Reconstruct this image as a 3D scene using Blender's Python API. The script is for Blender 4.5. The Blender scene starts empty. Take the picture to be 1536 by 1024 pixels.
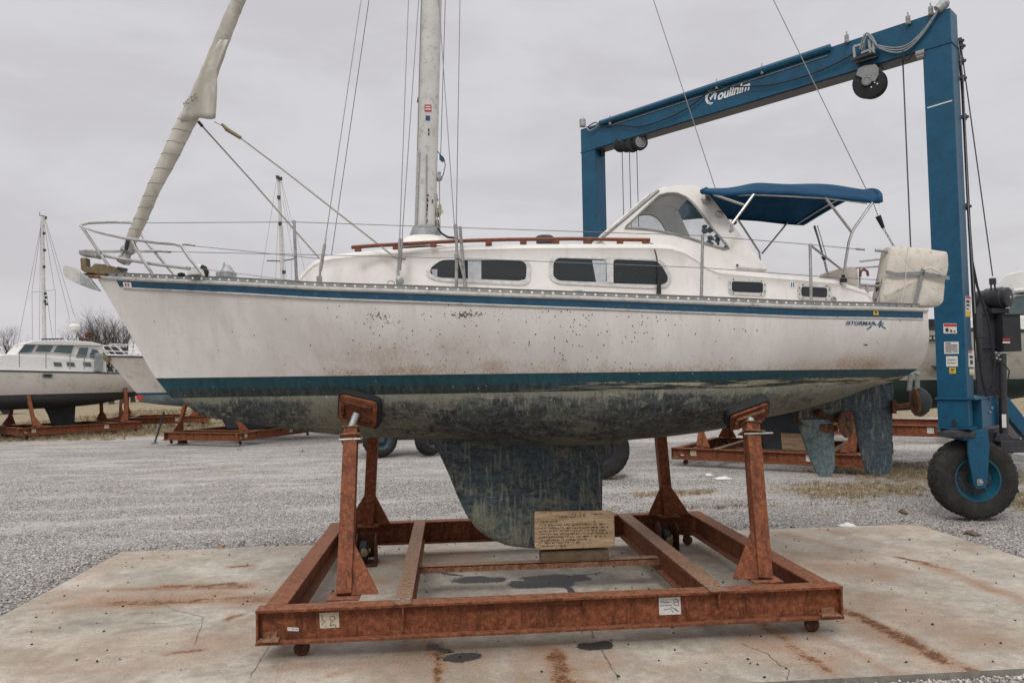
import bpy, math, random
import numpy as np
from mathutils import Vector, Matrix
from mathutils.bvhtree import BVHTree
rnd = random.Random(7); rng = np.random.default_rng(7)
S = bpy.context.scene; COL = S.collection
rad = math.radians

# ------------------------------------------------------------------ camera
CH = 2.2; F = 1109.0
def cam_axes():
    psi, p, r = rad(4.8), rad(2.66), rad(0.95)
    f = Vector((math.sin(psi)*math.cos(p), math.cos(psi)*math.cos(p), math.sin(p)))
    r0 = Vector((math.cos(psi), -math.sin(psi), 0)); u0 = r0.cross(f)
    return math.cos(r)*r0 - math.sin(r)*u0, math.cos(r)*u0 + math.sin(r)*r0, f
CR, CU, CF = cam_axes(); EYE = Vector((0, 0, CH))
def ray(x, y): return CF + CR*((x-768)/F) - CU*((y-512)/F)
def G(x, y, z=0.0): d = ray(x, y); return EYE + d*((z-CH)/d.z)
def P(x, y, Y): d = ray(x, y); return EYE + d*(Y/d.y)
cam = bpy.data.cameras.new('camera'); cam.lens = F/1536*36; cam.sensor_width = 36; cam.clip_start = .05; cam.clip_end = 3000
co = bpy.data.objects.new('camera', cam); COL.objects.link(co)
M = Matrix.Identity(4)
for i in range(3): M[i][0] = CR[i]; M[i][1] = CU[i]; M[i][2] = -CF[i]; M[i][3] = EYE[i]
co.matrix_world = M; S.camera = co

# ------------------------------------------------------------------ node helper
class NT:
    def __init__(s, name, world=False):
        if world: s.m = bpy.data.worlds.new(name)
        else: s.m = bpy.data.materials.new(name)
        s.m.use_nodes = True; s.t = s.m.node_tree; s.t.nodes.clear()
    def n(s, typ, **k):
        nd = s.t.nodes.new(typ)
        for a, b in k.items(): setattr(nd, a, b)
        return nd
    def lk(s, sock, v):
        if isinstance(v, bpy.types.NodeSocket): s.t.links.new(v, sock)
        elif v is not None:
            if hasattr(sock, 'default_value'):
                try: sock.default_value = v
                except Exception:
                    sock.default_value = (v[0], v[1], v[2], 1) if len(v) == 3 else v
    def co(s, sc=(1, 1, 1), kind='Object', rot=(0, 0, 0)):
        c = s.n('ShaderNodeTexCoord').outputs[kind]
        m = s.n('ShaderNodeMapping'); s.lk(m.inputs[0], c); m.inputs['Scale'].default_value = sc; m.inputs['Rotation'].default_value = rot
        return m.outputs[0]
    def noise(s, scale, det=4, rough=.55, vec=None, dist=0):
        d = s.n('ShaderNodeTexNoise'); s.lk(d.inputs['Vector'], vec if vec is not None else s.co())
        d.inputs['Scale'].default_value = scale; d.inputs['Detail'].default_value = min(det, 5)
        d.inputs['Roughness'].default_value = rough; d.inputs['Distortion'].default_value = dist
        return d.outputs['Fac']
    def vor(s, scale, vec=None, feat='F1', out='Distance', rnd=1):
        d = s.n('ShaderNodeTexVoronoi', feature=feat); s.lk(d.inputs['Vector'], vec if vec is not None else s.co())
        d.inputs['Scale'].default_value = scale; d.inputs['Randomness'].default_value = rnd
        return d.outputs[out]
    def sep(s, v):
        d = s.n('ShaderNodeSeparateXYZ'); s.lk(d.inputs[0], v); return d.outputs
    def ramp(s, f, a, b, c0=0, c1=1):
        d = s.n('ShaderNodeMapRange'); d.interpolation_type = 'SMOOTHSTEP'
        s.lk(d.inputs[0], f); d.inputs[1].default_value = a; d.inputs[2].default_value = b
        d.inputs[3].default_value = c0; d.inputs[4].default_value = c1
        return d.outputs[0]
    def mix(s, f, a, b, mode='MIX'):
        d = s.n('ShaderNodeMix', data_type='RGBA', blend_type=mode)
        def c(v): return (v[0], v[1], v[2], 1) if isinstance(v, (tuple, list)) and len(v) == 3 else v
        s.lk(d.inputs[0], f); s.lk(d.inputs[6], c(a)); s.lk(d.inputs[7], c(b)); return d.outputs[2]
    def math(s, op, a, b=None, clamp=False):
        d = s.n('ShaderNodeMath', operation=op, use_clamp=clamp); s.lk(d.inputs[0], a)
        if b is not None: s.lk(d.inputs[1], b)
        return d.outputs[0]
    def attr(s, name): return s.n('ShaderNodeAttribute', attribute_name=name).outputs['Fac']
    def bump(s, h, strength=.3, dist=.01):
        d = s.n('ShaderNodeBump'); s.lk(d.inputs['Height'], h); d.inputs['Strength'].default_value = strength
        d.inputs['Distance'].default_value = dist; return d.outputs[0]
    def out(s, col, rough=.5, metal=0, normal=None, spec=.5, alpha=None, coat=0, trans=0):
        b = s.n('ShaderNodeBsdfPrincipled'); s.lk(b.inputs['Base Color'], (*col, 1) if isinstance(col, tuple) and len(col) == 3 else col)
        s.lk(b.inputs['Roughness'], rough); s.lk(b.inputs['Metallic'], metal); b.inputs['Specular IOR Level'].default_value = spec
        if normal is not None: s.lk(b.inputs['Normal'], normal)
        if alpha is not None: s.lk(b.inputs['Alpha'], alpha)
        b.inputs['Coat Weight'].default_value = coat; b.inputs['Transmission Weight'].default_value = trans
        o = s.n('ShaderNodeOutputMaterial'); s.t.links.new(b.outputs[0], o.inputs[0]); return s.m

MAT = {}
def simple(name, col, rough=.5, metal=0, var=.25, scale=6, bump=.1, spec=.4, dirt=None):
    """paint-like colour with noise mottling, faint dirt, small bump"""
    t = NT(name); a = t.noise(scale, 6, .65); b = t.noise(scale*9, 4, .6)
    f = t.math('ADD', t.math('MULTIPLY', a, .6), t.math('MULTIPLY', b, .4))
    lo = tuple(c*(1-var) for c in col); hi = tuple(min(1, c*(1+var)) for c in col)
    c = t.mix(t.ramp(f, .3, .7), lo, hi)
    if dirt: c = t.mix(t.math('MULTIPLY', t.ramp(t.noise(scale*2.3, 7, .7, dist=.3), .52, .68), .6), c, dirt)
    MAT[name] = t.out(c, t.ramp(b, .2, .8, rough*.85, min(1, rough*1.15)), metal, t.bump(b, bump, .004), spec); return MAT[name]

simple('mast_paint', (.56, .55, .53), .42, .0, .1, 5, .05, dirt=(.3, .28, .25))
simple('stainless', (.42, .415, .40), .3, .9, .2, 14, .08)
simple('dull_steel', (.33, .33, .32), .5, .75, .3, 12, .15, dirt=(.14, .08, .05))
simple('wire', (.16, .16, .165), .45, .7, .2, 20, 0)
simple('wire_light', (.30, .30, .30), .45, .6, .2, 20, 0)
simple('rail_alloy', (.30, .30, .285), .5, .4, .25, 8, .1, dirt=(.16, .15, .13))
simple('rub_alloy', (.50, .49, .47), .4, .3, .2, 6, .1, dirt=(.2, .19, .17))
simple('black_rubber', (.018, .018, .02), .75, 0, .3, 8, .2)
simple('black_plastic', (.022, .023, .026), .45, 0, .3, 8, .1)
simple('teak', (.17, .055, .028), .55, 0, .35, 18, .3)
simple('stripe_blue', (.008, .062, .118), .38, 0, .18, 7, .06, dirt=(.06, .12, .16))
simple('rope', (.33, .31, .27), .85, 0, .25, 40, .4)
simple('curtain', (.62, .64, .66), .8, 0, .15, 20, .3)
simple('lift_blue', (.0045, .072, .138), .4, 0, .2, 2.2, .08, dirt=(.008, .045, .08))
simple('lift_blue_light', (.02, .16, .26), .42, 0, .2, 2.2, .08, dirt=(.012, .075, .13))
simple('dark_steel', (.045, .048, .055), .45, .3, .3, 9, .2, dirt=(.09, .06, .04))
simple('grey_paint', (.26, .27, .27), .5, .2, .2, 9, .1, dirt=(.1, .1, .1))
simple('sticker_white', (.62, .61, .58), .5, 0, .08, 12, 0, dirt=(.4, .38, .34))
simple('sticker_yellow', (.62, .42, .04), .5, 0, .1, 12, 0)
simple('sticker_red', (.45, .035, .03), .5, 0, .1, 12, 0)
simple('paper', (.52, .46, .34), .8, 0, .15, 20, .1, dirt=(.3, .24, .15))
simple('ink', (.03, .028, .026), .7, 0, .2, 30, 0)
simple('logo_white', (.72, .73, .74), .5, 0, .06, 12, 0)
simple('logo_blue', (.01, .06, .13), .5, 0, .1, 12, 0)
simple('bag_canvas', (.60, .55, .48), .8, 0, .10, 7, .25, dirt=(.38, .34, .28))
simple('strap_grey', (.22, .235, .235), .7, 0, .2, 30, .3)
simple('plastic_white', (.7, .7, .7), .5, 0, .1, 9, .1)
simple('galvanised', (.34, .36, .36), .5, .5, .3, 25, .2, dirt=(.2, .17, .12))
simple('anchor_bronze', (.19, .15, .09), .6, .4, .35, 22, .3, dirt=(.2, .08, .03))
simple('wood_block', (.13, .09, .055), .85, 0, .3, 16, .4)
simple('bg_white', (.66, .65, .63), .45, 0, .05, 3, .02, dirt=(.56, .54, .51))
simple('bg_cream', (.52, .49, .44), .5, 0, .1, 1.2, .03, dirt=(.36, .32, .27))
simple('bg_beige', (.40, .375, .32), .5, 0, .12, 1.2, .03, dirt=(.24, .21, .16))
simple('bg_bottom_dark', (.035, .04, .045), .7, 0, .35, 2, .1)
simple('bg_bottom_green', (.02, .04, .032), .7, 0, .35, 2, .1)
simple('bg_bottom_grey', (.10, .125, .13), .7, 0, .4, 3, .1, dirt=(.03, .04, .045))
simple('bg_glass', (.05, .08, .085), .1, 0, .3, 1.5, 0, spec=.8)
simple('bark', (.05, .042, .038), .9, 0, .3, 3, 0)
simple('stone', (.33, .31, .295), .9, 0, .3, 30, .2)
simple('rim_blue', (.008, .085, .135), .45, 0, .25, 9, .15, dirt=(.05, .045, .04))
simple('drum_slate', (.018, .022, .026), .7, 0, .5, 14, .2, dirt=(.03, .03, .03))
simple('rim_grey', (.045, .085, .115), .45, 0, .4, 9, .1, dirt=(.25, .26, .27))
simple('buoy_red', (.16, .05, .04), .7, 0, .3, 20, .1)
simple('chain', (.33, .33, .33), .4, .8, .2, 30, 0)

# glass
t = NT('clear_glass'); sp = t.ramp(t.noise(60, 5, .7), .6, .7); 
MAT['clear_glass'] = t.out(t.mix(sp, (.10, .14, .145), (.7, .7, .7)), .06, 0, None, .6, t.ramp(t.noise(5, 4, .6), .3, .7, .18, .36))
t = NT('pane_glass'); MAT['pane_glass'] = t.out((.06, .07, .075), .05, 0, None, .7, .18)
t = NT('tint_glass'); MAT['tint_glass'] = t.out(t.mix(t.ramp(t.noise(45, 5, .75), .58, .75), (.018, .024, .025), (.10, .115, .115)), t.ramp(t.noise(20, 4, .6), .3, .7, .05, .22), 0, None, .35)

# white gelcoat of the topsides: chalky, grime streaks, rust-brown runs above the boot stripe, chips
t = NT('gelcoat')
streak = t.noise(1, 5, .6, t.co((9, 9, .7))); fine = t.noise(1, 5, .65, t.co((60, 60, 3.2)))
blot = t.noise(1.6, 5, .6); blot2 = t.noise(5, 6, .7, dist=.4)
c = t.mix(t.ramp(blot, .35, .68), (.65, .622, .592), (.735, .716, .692))
c = t.mix(t.math('MULTIPLY', t.ramp(streak, .47, .70), .38), c, (.55, .50, .44)); c = t.mix(t.math('MULTIPLY', t.ramp(fine, .55, .68), .4), c, (.50, .44, .37))
low = t.attr('low')      # 0 high on the side .. 1 at the boot stripe
c = t.mix(t.math('MULTIPLY', t.math('MULTIPLY', t.ramp(t.math('ADD', low, t.math('MULTIPLY', streak, .9)), .95, 1.6), t.ramp(fine, .38, .66)), .7), c, (.43, .33, .23))
c = t.mix(t.math('MULTIPLY', t.attr('tan'), t.ramp(t.math('ADD', fine, t.math('MULTIPLY', blot2, .6)), .55, .95)), c, (.33, .18, .075))
c = t.mix(t.math('MULTIPLY', t.ramp(t.noise(1, 6, .7, t.co((3, 3, 40))), .56, .72), .25), c, (.47, .44, .41))
d = t.vor(36, t.co((1, .3, .75))); sel = t.sep(t.vor(36, t.co((1, .3, .75)), out='Color'))[0]
spk = t.math('MULTIPLY', t.ramp(d, .26, .17), t.math('LESS_THAN', sel, t.attr('speck')))
d2 = t.noise(36, 5, .7, t.co((1.3, .3, .8)), .6); spk2 = t.ramp(t.math('ADD', d2, t.math('MULTIPLY', t.attr('speck2'), .24)), .71, .75)
c = t.mix(spk, c, (.05, .045, .04)); c = t.mix(spk2, c, (.11, .095, .07))
MAT['gelcoat'] = t.out(c, t.ramp(blot2, .3, .7, .38, .6), 0, t.bump(blot2, .05, .004), .45)

# deck mouldings
t = NT('deckcoat'); a = t.noise(2.2, 5, .6); st = t.noise(1, 5, .65, t.co((22, 22, 1.6))); g = t.noise(14, 6, .7)
c = t.mix(t.ramp(a, .35, .7), (.67, .635, .595), (.74, .715, .685))
c = t.mix(t.math('MULTIPLY', t.ramp(st, .5, .75), .4), c, (.52, .47, .42))
c = t.mix(t.math('MULTIPLY', t.ramp(g, .62, .75), .45), c, (.42, .36, .30))
MAT['deckcoat'] = t.out(c, .42, 0, t.bump(g, .06, .004), .45)
t = NT('window_frame_paint'); g = t.noise(18, 6, .7); c = t.mix(t.ramp(g, .35, .7), (.43, .42, .405), (.60, .585, .56))
c = t.mix(t.math('MULTIPLY', t.ramp(t.noise(7, 5, .7, t.co((1, 1, 3)), .4), .60, .70), .8), c, (.33, .17, .07))
MAT['window_frame_paint'] = t.out(c, .45, .15, t.bump(g, .12, .004))

# teal boot stripe
t = NT('boot_paint'); a = t.noise(1, 6, .7, t.co((2, 2, 30))); b = t.noise(1, 6, .75, t.co((22, 22, 7)), .5)
c = t.mix(t.ramp(b, .35, .65), (.006, .038, .052), (.010, .062, .082))
c = t.mix(t.math('MULTIPLY', t.ramp(b, .2, .5, .72, 1.0), t.attr('band')), c, t.mix(t.ramp(b, .4, .66), (.012, .017, .018), (.035, .055, .052)))
c = t.mix(t.math('MULTIPLY', t.math('MULTIPLY', t.attr('band'), t.attr('worn')), t.ramp(a, .48, .58)), c, (.34, .31, .22))
ch = t.math('MULTIPLY', t.ramp(t.vor(26, t.co((1, .3, 1.6))), .16, .10), t.math('LESS_THAN', t.sep(t.vor(26, t.co((1, .3, 1.6)), out='Color'))[0], .07))
c = t.mix(t.math('MULTIPLY', t.ramp(t.noise(1, 6, .75, t.co((30, 30, 3))), .5, .66), .5), c, (.022, .045, .05)); c = t.mix(ch, c, (.5, .5, .48)); c = t.mix(t.ramp(t.noise(1, 6, .8, t.co((7, 7, 60)), 1.2), .63, .70), c, (.10, .15, .15))
MAT['boot_paint'] = t.out(c, .5, 0, t.bump(b, .1, .004), .35)

# worn antifouling
def antifoul(name, dark, tanc, blue, tanlevel=.5, sc=1.):
    t = NT(name)
    p1 = t.noise(1.1*sc, 7, .68, t.co((1, 1, 2.2)), .5); p2 = t.noise(6*sc, 7, .75, t.co((1, 1, 1.5)), .8)
    br = t.noise(1, 6, .75, t.co((26, 26, 3.5), rot=(0, .25, 0)), .4); hz = t.noise(1, 6, .75, t.co((3, 3, 34)), .5)
    c = t.mix(t.ramp(p2, .38, .62), dark, tuple(x*1.25 for x in blue))
    m = t.math('ADD', t.math('MULTIPLY', p1, .55), t.math('ADD', t.math('MULTIPLY', p2, .25), t.math('ADD', t.math('MULTIPLY', br, .30), t.math('MULTIPLY', t.attr('tanm'), .16))))
    c = t.mix(t.math('MULTIPLY', t.ramp(m, .585-.1*tanlevel, .75-.06*tanlevel), .8), c, tanc)
    c = t.mix(t.math('MULTIPLY', t.ramp(hz, .60, .70), .3), c, tuple(x*1.25 for x in tanc))
    c = t.mix(t.math('MULTIPLY', t.ramp(br, .53, .64), .6), c, (.22, .225, .18))
    c = t.mix(t.math('MULTIPLY', t.ramp(t.noise(1, 6, .7, t.co((30, 30, 26)), 1.5), .44, .34), .8), c, tuple(x*.35 for x in dark))
    # long thin scratches
    for k, (rx, s1) in enumerate([((0, .35, 0), 2.), ((0, -1.1, 0), 3.), ((0, 1.25, 0), 3.5)]):
        w = t.noise(1, 3, .6, t.co((s1*.35, s1*.35, s1*26), rot=rx), .35); gate = t.noise(1.7+k*.9, 3, .5)
        c = t.mix(t.math('MULTIPLY', t.ramp(w, .68, .70), t.ramp(gate, .53, .6)), c, (.34, .34, .29))
    c = t.mix(t.math('MULTIPLY', t.ramp(t.noise(2.4*sc, 7, .8, t.co((1, 1, 1.8)), 1.2), .60, .66), .6), c, tuple(x*1.5 for x in tanc))
    ch = t.ramp(t.noise(22*sc, 4, .7, None, .8), .67, .70); c = t.mix(ch, c, (.42, .41, .36))
    MAT[name] = t.out(c, .72, 0, t.bump(p2, .25, .01), .3)
antifoul('bottom_paint', (.028, .031, .033), (.20, .195, .148), (.055, .066, .066), .95)
antifoul('keel_paint', (.028, .036, .042), (.19, .175, .12), (.046, .070, .082), .6, 2.2)
antifoul('rudder_paint', (.028, .040, .052), (.10, .115, .115), (.05, .072, .088), .15, 4)
antifoul('fin_paint', (.065, .095, .105), (.24, .23, .19), (.11, .165, .18), .2, 5)

# rusty painted steel
def rust(name, c0, c1, c2, chip=(.30, .27, .24)):
    t = NT(name); a = t.noise(3.2, 7, .7, None, .4); b = t.noise(24, 7, .75, None, .3); e = t.noise(110, 5, .7)
    v = t.noise(1, 6, .7, t.co((14, 14, 2.2)), .5); nz = t.sep(t.n('ShaderNodeNewGeometry').outputs['Normal'])[2]
    c = t.mix(t.ramp(t.math('ADD', t.math('MULTIPLY', a, .35), t.math('MULTIPLY', b, .65)), .43, .56), c0, c1)
    c = t.mix(t.ramp(t.math('ADD', t.math('MULTIPLY', b, .5), t.math('MULTIPLY', e, .5)), .50, .62), c, c2)
    c = t.mix(t.math('MULTIPLY', t.ramp(v, .50, .66), .7), c, tuple(x*.5 for x in c0))
    c = t.mix(t.math('MULTIPLY', t.ramp(nz, .75, .9), t.ramp(b, .38, .62, .15, .8)), c, tuple(min(1, x*q_) for x, q_ in zip(c2, (.85, .98, 1.12))))  # paler, less red mottling on upward faces
    c = t.mix(t.ramp(t.noise(42, 5, .75, None, .6), .685, .70), c, chip)
    c = t.mix(t.ramp(t.noise(50, 5, .75, None, .8), .40, .34), c, (.03, .014, .010))
    h = t.math('ADD', b, t.math('MULTIPLY', e, .6))
    MAT[name] = t.out(c, t.ramp(b, .3, .7, .6, .88), 0, t.bump(h, .5, .006), .25)
rust('rust_steel', (.125, .040, .019), (.205, .064, .027), (.32, .125, .062))
rust('rust_top', (.15, .065, .035), (.24, .115, .06), (.34, .20, .12))
rust('rust_dark', (.055, .020, .012), (.10, .034, .017), (.15, .055, .028), (.17, .14, .11))
rust('rust_hub', (.05, .025, .016), (.12, .055, .028), (.19, .10, .055), (.3, .3, .26))

# concrete with attribute stains
t = NT('concrete'); a = t.noise(1.3, 6, .65); b = t.noise(9, 7, .75); e = t.noise(120, 4, .7); f2 = t.noise(45, 6, .75, None, .3)
br = t.noise(1, 5, .6, t.co((1.5, 30, 1)), .2)
c = t.mix(t.ramp(t.math('ADD', t.math('MULTIPLY', a, .5), t.math('MULTIPLY', b, .5)), .38, .62), (.33, .285, .228), (.57, .515, .445))
c = t.mix(t.math('MULTIPLY', t.ramp(br, .45, .7), .3), c, (.36, .33, .28))
c = t.mix(t.math('MULTIPLY', t.ramp(e, .46, .62), .6), c, (.17, .15, .125))
c = t.mix(t.math('MULTIPLY', t.ramp(f2, .54, .66), .55), c, (.20, .175, .14)); c = t.mix(t.math('MULTIPLY', t.ramp(t.noise(3.5, 7, .75, None, .5), .53, .66), .45), c, (.24, .20, .15))
c = t.mix(t.math('MULTIPLY', t.ramp(e, .42, .3), .5), c, (.52, .49, .45))
c = t.mix(t.math('MULTIPLY', t.attr('grime'), t.ramp(f2, .3, .7, .35, .9)), c, (.16, .145, .115))
rm = t.math('MULTIPLY', t.attr('rust'), t.ramp(t.math('ADD', t.math('MULTIPLY', b, .5), t.math('MULTIPLY', f2, .5)), .36, .6, .25, 1.1))
c = t.mix(t.math('MINIMUM', t.math('MULTIPLY', rm, 1.25), .93), c, (.25, .115, .048)); c = t.mix(t.math('MULTIPLY', t.ramp(rm, .55, .95), .85), c, (.085, .038, .020))
om = t.ramp(t.math('ADD', t.attr('oil'), t.math('MULTIPLY', t.math('SUBTRACT', f2, .5), 1.1)), .46, .56); c = t.mix(om, c, (.035, .030, .026))
sp = t.math('MULTIPLY', t.ramp(t.vor(34), .20, .15), t.math('LESS_THAN', t.sep(t.vor(34, out='Color'))[0], t.math('ADD', .012, t.math('MULTIPLY', t.attr('splat'), .45))))
c = t.mix(sp, c, (.04, .036, .032))
MAT['concrete'] = t.out(c, t.math('SUBTRACT', .85, t.math('MULTIPLY', om, .35)), 0, t.bump(t.math('ADD', f2, e), .22, .006), .3)
MAT['concrete_edge'] = simple('concrete_edge', (.20, .19, .16), .9, 0, .3, 8, .4, dirt=(.1, .1, .08))

# gravel ground
t = NT('gravel_ground'); pos = t.co(); a = t.noise(.5, 6, .6); b = t.noise(4, 6, .7)
v1 = t.vor(42, pos); vc = t.sep(t.vor(42, pos, out='Color'))[0]; v2 = t.vor(95, pos); n3 = t.noise(28, 5, .8)
tr = t.noise(1, 7, .65, t.co((.45, 1.3, 1), rot=(0, 0, .12)), .6); n4 = t.noise(11, 6, .8, t.co((1, 1.6, 1)))
c = t.mix(t.ramp(vc, 0, 1), (.36, .336, .315), (.74, .70, .665))
c = t.mix(t.ramp(v1, .38, .68), c, (.07, .062, .055)); c = t.mix(t.math('MULTIPLY', t.ramp(v2, .5, .8), .5), c, (.13, .12, .11))
c = t.mix(t.math('MULTIPLY', t.math('SUBTRACT', t.ramp(tr, .38, .64), t.math('MULTIPLY', t.attr('loose'), .9), True), .6), c, (.54, .505, .47)); c = t.mix(t.math('MULTIPLY', t.attr('loose'), .20), c, (.17, .158, .145))
c = t.mix(t.math('MULTIPLY', t.ramp(b, .54, .70), .55), c, (.23, .21, .19))
c = t.mix(t.math('MULTIPLY', t.ramp(n3, .56, .66), .6), c, (.09, .082, .075)); c = t.mix(t.math('MULTIPLY', t.ramp(n4, .53, .63), .75), c, (.10, .09, .08)); c = t.mix(t.math('MULTIPLY', t.ramp(n4, .45, .34), .5), c, (.60, .58, .56))
gr = t.mix(t.ramp(t.noise(7, 7, .8), .35, .65), (.12, .088, .05), (.42, .345, .235))
gr = t.mix(t.math('MULTIPLY', t.ramp(t.noise(1.7, 5, .7), .54, .66), .7), gr, (.10, .115, .05))
c = t.mix(t.ramp(t.math('ADD', t.attr('grass'), t.math('MULTIPLY', t.math('SUBTRACT', t.noise(2.2, 7, .75), .5), 1.3)), .42, .62), c, gr)
MAT['gravel_ground'] = t.out(c, .92, 0, t.bump(t.math('ADD', t.math('MULTIPLY', v1, -1), n3), .8, .02), .2)
t = NT('gravel_stone'); r = t.n('ShaderNodeObjectInfo'); g = t.attr('shade')
c = t.mix(g, (.11, .10, .092), (.74, .70, .66)); c = t.mix(t.math('MULTIPLY', t.ramp(g, .5, .55), .25), c, (.42, .33, .25)); MAT['gravel_stone'] = t.out(c, .9, 0, None, .25)
t = NT('dry_grass'); g = t.attr('shade'); c = t.mix(g, (.12, .085, .045), (.42, .34, .22)); c = t.mix(t.math('LESS_THAN', g, .18), c, (.07, .10, .035)); MAT['dry_grass'] = t.out(c, .9, 0, None, .2)

# fabrics
t = NT('sail_cover'); a = t.noise(5, 5, .6, t.co((1, 1, .5)), .6); b = t.noise(70, 4, .6)
c = t.mix(t.ramp(a, .35, .65), (.36, .34, .29), (.50, .475, .42)); c = t.mix(t.math('MULTIPLY', t.ramp(t.noise(16, 6, .7), .58, .72), .5), c, (.27, .25, .20))
MAT['sail_cover'] = t.out(c, .8, 0, t.bump(t.math('ADD', a, t.math('MULTIPLY', b, .2)), .5, .02), .25)
t = NT('bimini_canvas'); a = t.noise(2.2, 5, .6, None, .6); b = t.noise(200, 3, .6)
c = t.mix(t.ramp(a, .35, .68), (.0035, .036, .085), (.008, .062, .13)); c = t.mix(t.math('MULTIPLY', t.ramp(t.noise(20, 5, .7), .6, .72), .3), c, (.03, .08, .12))
MAT['bimini_canvas'] = t.out(c, .85, 0, t.bump(t.math('ADD', a, t.math('MULTIPLY', b, .15)), .5, .03), .2)
t = NT('tyre_rubber'); a = t.noise(5, 5, .7); b = t.noise(60, 4, .7)
c = t.mix(t.ramp(a, .35, .7), (.014, .014, .014), (.036, .034, .031)); c = t.mix(t.math('MULTIPLY', t.ramp(b, .5, .7), .3), c, (.12, .105, .085)); MAT['tyre_rubber'] = t.out(c, .8, 0, t.bump(b, .25, .005), .3)
t = NT('board_wood'); a = t.noise(1, 6, .7, t.co((2, 2, 30)), .3); b = t.noise(20, 5, .75)
c = t.mix(t.ramp(a, .35, .65), (.30, .195, .11), (.47, .345, .225)); c = t.mix(t.math('MULTIPLY', t.ramp(b, .54, .66), .7), c, (.10, .065, .04)); MAT['board_wood'] = t.out(c, .85, 0, t.bump(a, .2, .004), .25)
def M_(n): return MAT[n]

# ------------------------------------------------------------------ object helpers
def link(o): COL.objects.link(o); return o
def root(name, loc, label, cat, group=None, rz=0):
    o = bpy.data.objects.new(name, None); link(o); o.location = loc; o.rotation_euler = (0, 0, rz); o.empty_display_size = .2
    o['label'] = label; o['category'] = cat
    if group: o['group'] = group
    return o
def tag(o, label, cat, group=None):
    o['label'] = label; o['category'] = cat
    if group: o['group'] = group
    return o
def origin(p):
    v = Vector((0, 0, 0))
    while p is not None: v += p.location; p = p.parent
    return v
class MB:
    def __init__(s): s.v = []; s.f = []; s.a = {}
    def add(s, vs, fs):
        b = len(s.v); s.v += [tuple(x) for x in vs]; s.f += [tuple(i+b for i in f) for f in fs]; return s
    def box(s, c, d, R=None):
        R = R or Matrix.Identity(3); c = Vector(c)
        vs = [c + R @ Vector((x*d[0]/2, y*d[1]/2, z*d[2]/2)) for x in (-1, 1) for y in (-1, 1) for z in (-1, 1)]
        return s.add(vs, [(0, 1, 3, 2), (4, 6, 7, 5), (0, 4, 5, 1), (2, 3, 7, 6), (0, 2, 6, 4), (1, 5, 7, 3)])
    def bar(s, p0, p1, w, h, up=(0, 0, 1)):
        p0 = Vector(p0); p1 = Vector(p1); a = (p1-p0); L = a.length; a.normalize(); sd = a.cross(Vector(up))
        if sd.length < 1e-4: sd = a.cross(Vector((0, 1, 0)))
        sd.normalize(); u = sd.cross(a); R = Matrix((a, sd, u)).transposed()
        return s.box((p0+p1)/2, (L, w, h), R)
    def ibeam(s, p0, p1, w, h, tf=.018, tw=.014, chan=0):
        """p0,p1 run along the beam's centre at mid height"""
        p0 = Vector(p0); p1 = Vector(p1); a = (p1-p0).normalized(); sd = a.cross(Vector((0, 0, 1))).normalized()
        for z in (h/2-tf/2, -h/2+tf/2): s.bar(p0+Vector((0, 0, z)), p1+Vector((0, 0, z)), w, tf)
        o = sd*(chan*(w/2-tw/2)); s.bar(p0+o, p1+o, tw, h-2*tf-.0005); return s
    def prism(s, pts, vec):
        pts = [Vector(p) for p in pts]; vec = Vector(vec); n = len(pts)
        vs = pts + [p+vec for p in pts]
        fs = [tuple(range(n-1, -1, -1)), tuple(range(n, 2*n))] + [(i, (i+1) % n, n+(i+1) % n, n+i) for i in range(n)]
        return s.add(vs, fs)
    def tube(s, pts, r, n=8, closed=False, el=None):
        pts = [Vector(p) for p in pts]; m = len(pts); rr = r if isinstance(r, (list, tuple)) else [r]*m
        vs = []; prev = None
        for i, p in enumerate(pts):
            if closed: d = pts[(i+1) % m]-pts[i-1]
            else: d = pts[min(i+1, m-1)]-pts[max(i-1, 0)]
            if d.length < 1e-9: d = Vector((0, 0, 1))
            d.normalize()
            if prev is None:
                u = d.cross(Vector((0, 0, 1)) if abs(d.z) < .9 else Vector((0, 1, 0))).normalized()
            else: u = (prev - d*prev.dot(d)).normalized()
            prev = u; w = d.cross(u)
            for k in range(n):
                t = 2*math.pi*k/n; vs.append(p + (u*math.cos(t) + w*math.sin(t)*(el or 1))*rr[i])
        fs = []
        for i in range(m if closed else m-1):
            j = (i+1) % m
            for k in range(n): fs.append((i*n+k, i*n+(k+1) % n, j*n+(k+1) % n, j*n+k))
        if not closed: fs += [tuple(range(n-1, -1, -1)), tuple(range((m-1)*n, m*n))]
        return s.add(vs, fs)
    def lathe(s, c, axis, prof, n=24, close=True):
        """prof: (radius, distance along axis)"""
        c = Vector(c); ax = Vector(axis).normalized(); u = ax.cross(Vector((0, 0, 1)) if abs(ax.z) < .9 else Vector((1, 0, 0))).normalized(); w = ax.cross(u)
        vs = []
        for r, h in prof:
            for k in range(n): t = 2*math.pi*k/n; vs.append(c + ax*h + (u*math.cos(t)+w*math.sin(t))*r)
        m = len(prof); fs = [(i*n+k, i*n+(k+1) % n, (i+1)*n+(k+1) % n, (i+1)*n+k) for i in range(m-1) for k in range(n)]
        if close: fs += [tuple(range(n-1, -1, -1)), tuple(range((m-1)*n, m*n))]
        return s.add(vs, fs)
    def grid(s, A, flip=False):
        """A: array rows x cols x 3"""
        R_, C_ = A.shape[:2]; b = [tuple(map(float, p)) for p in A.reshape(-1, 3)]
        fs = []
        for i in range(R_-1):
            for j in range(C_-1):
                q = (i*C_+j, i*C_+j+1, (i+1)*C_+j+1, (i+1)*C_+j); fs.append(q[::-1] if flip else q)
        return s.add(b, fs)
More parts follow.
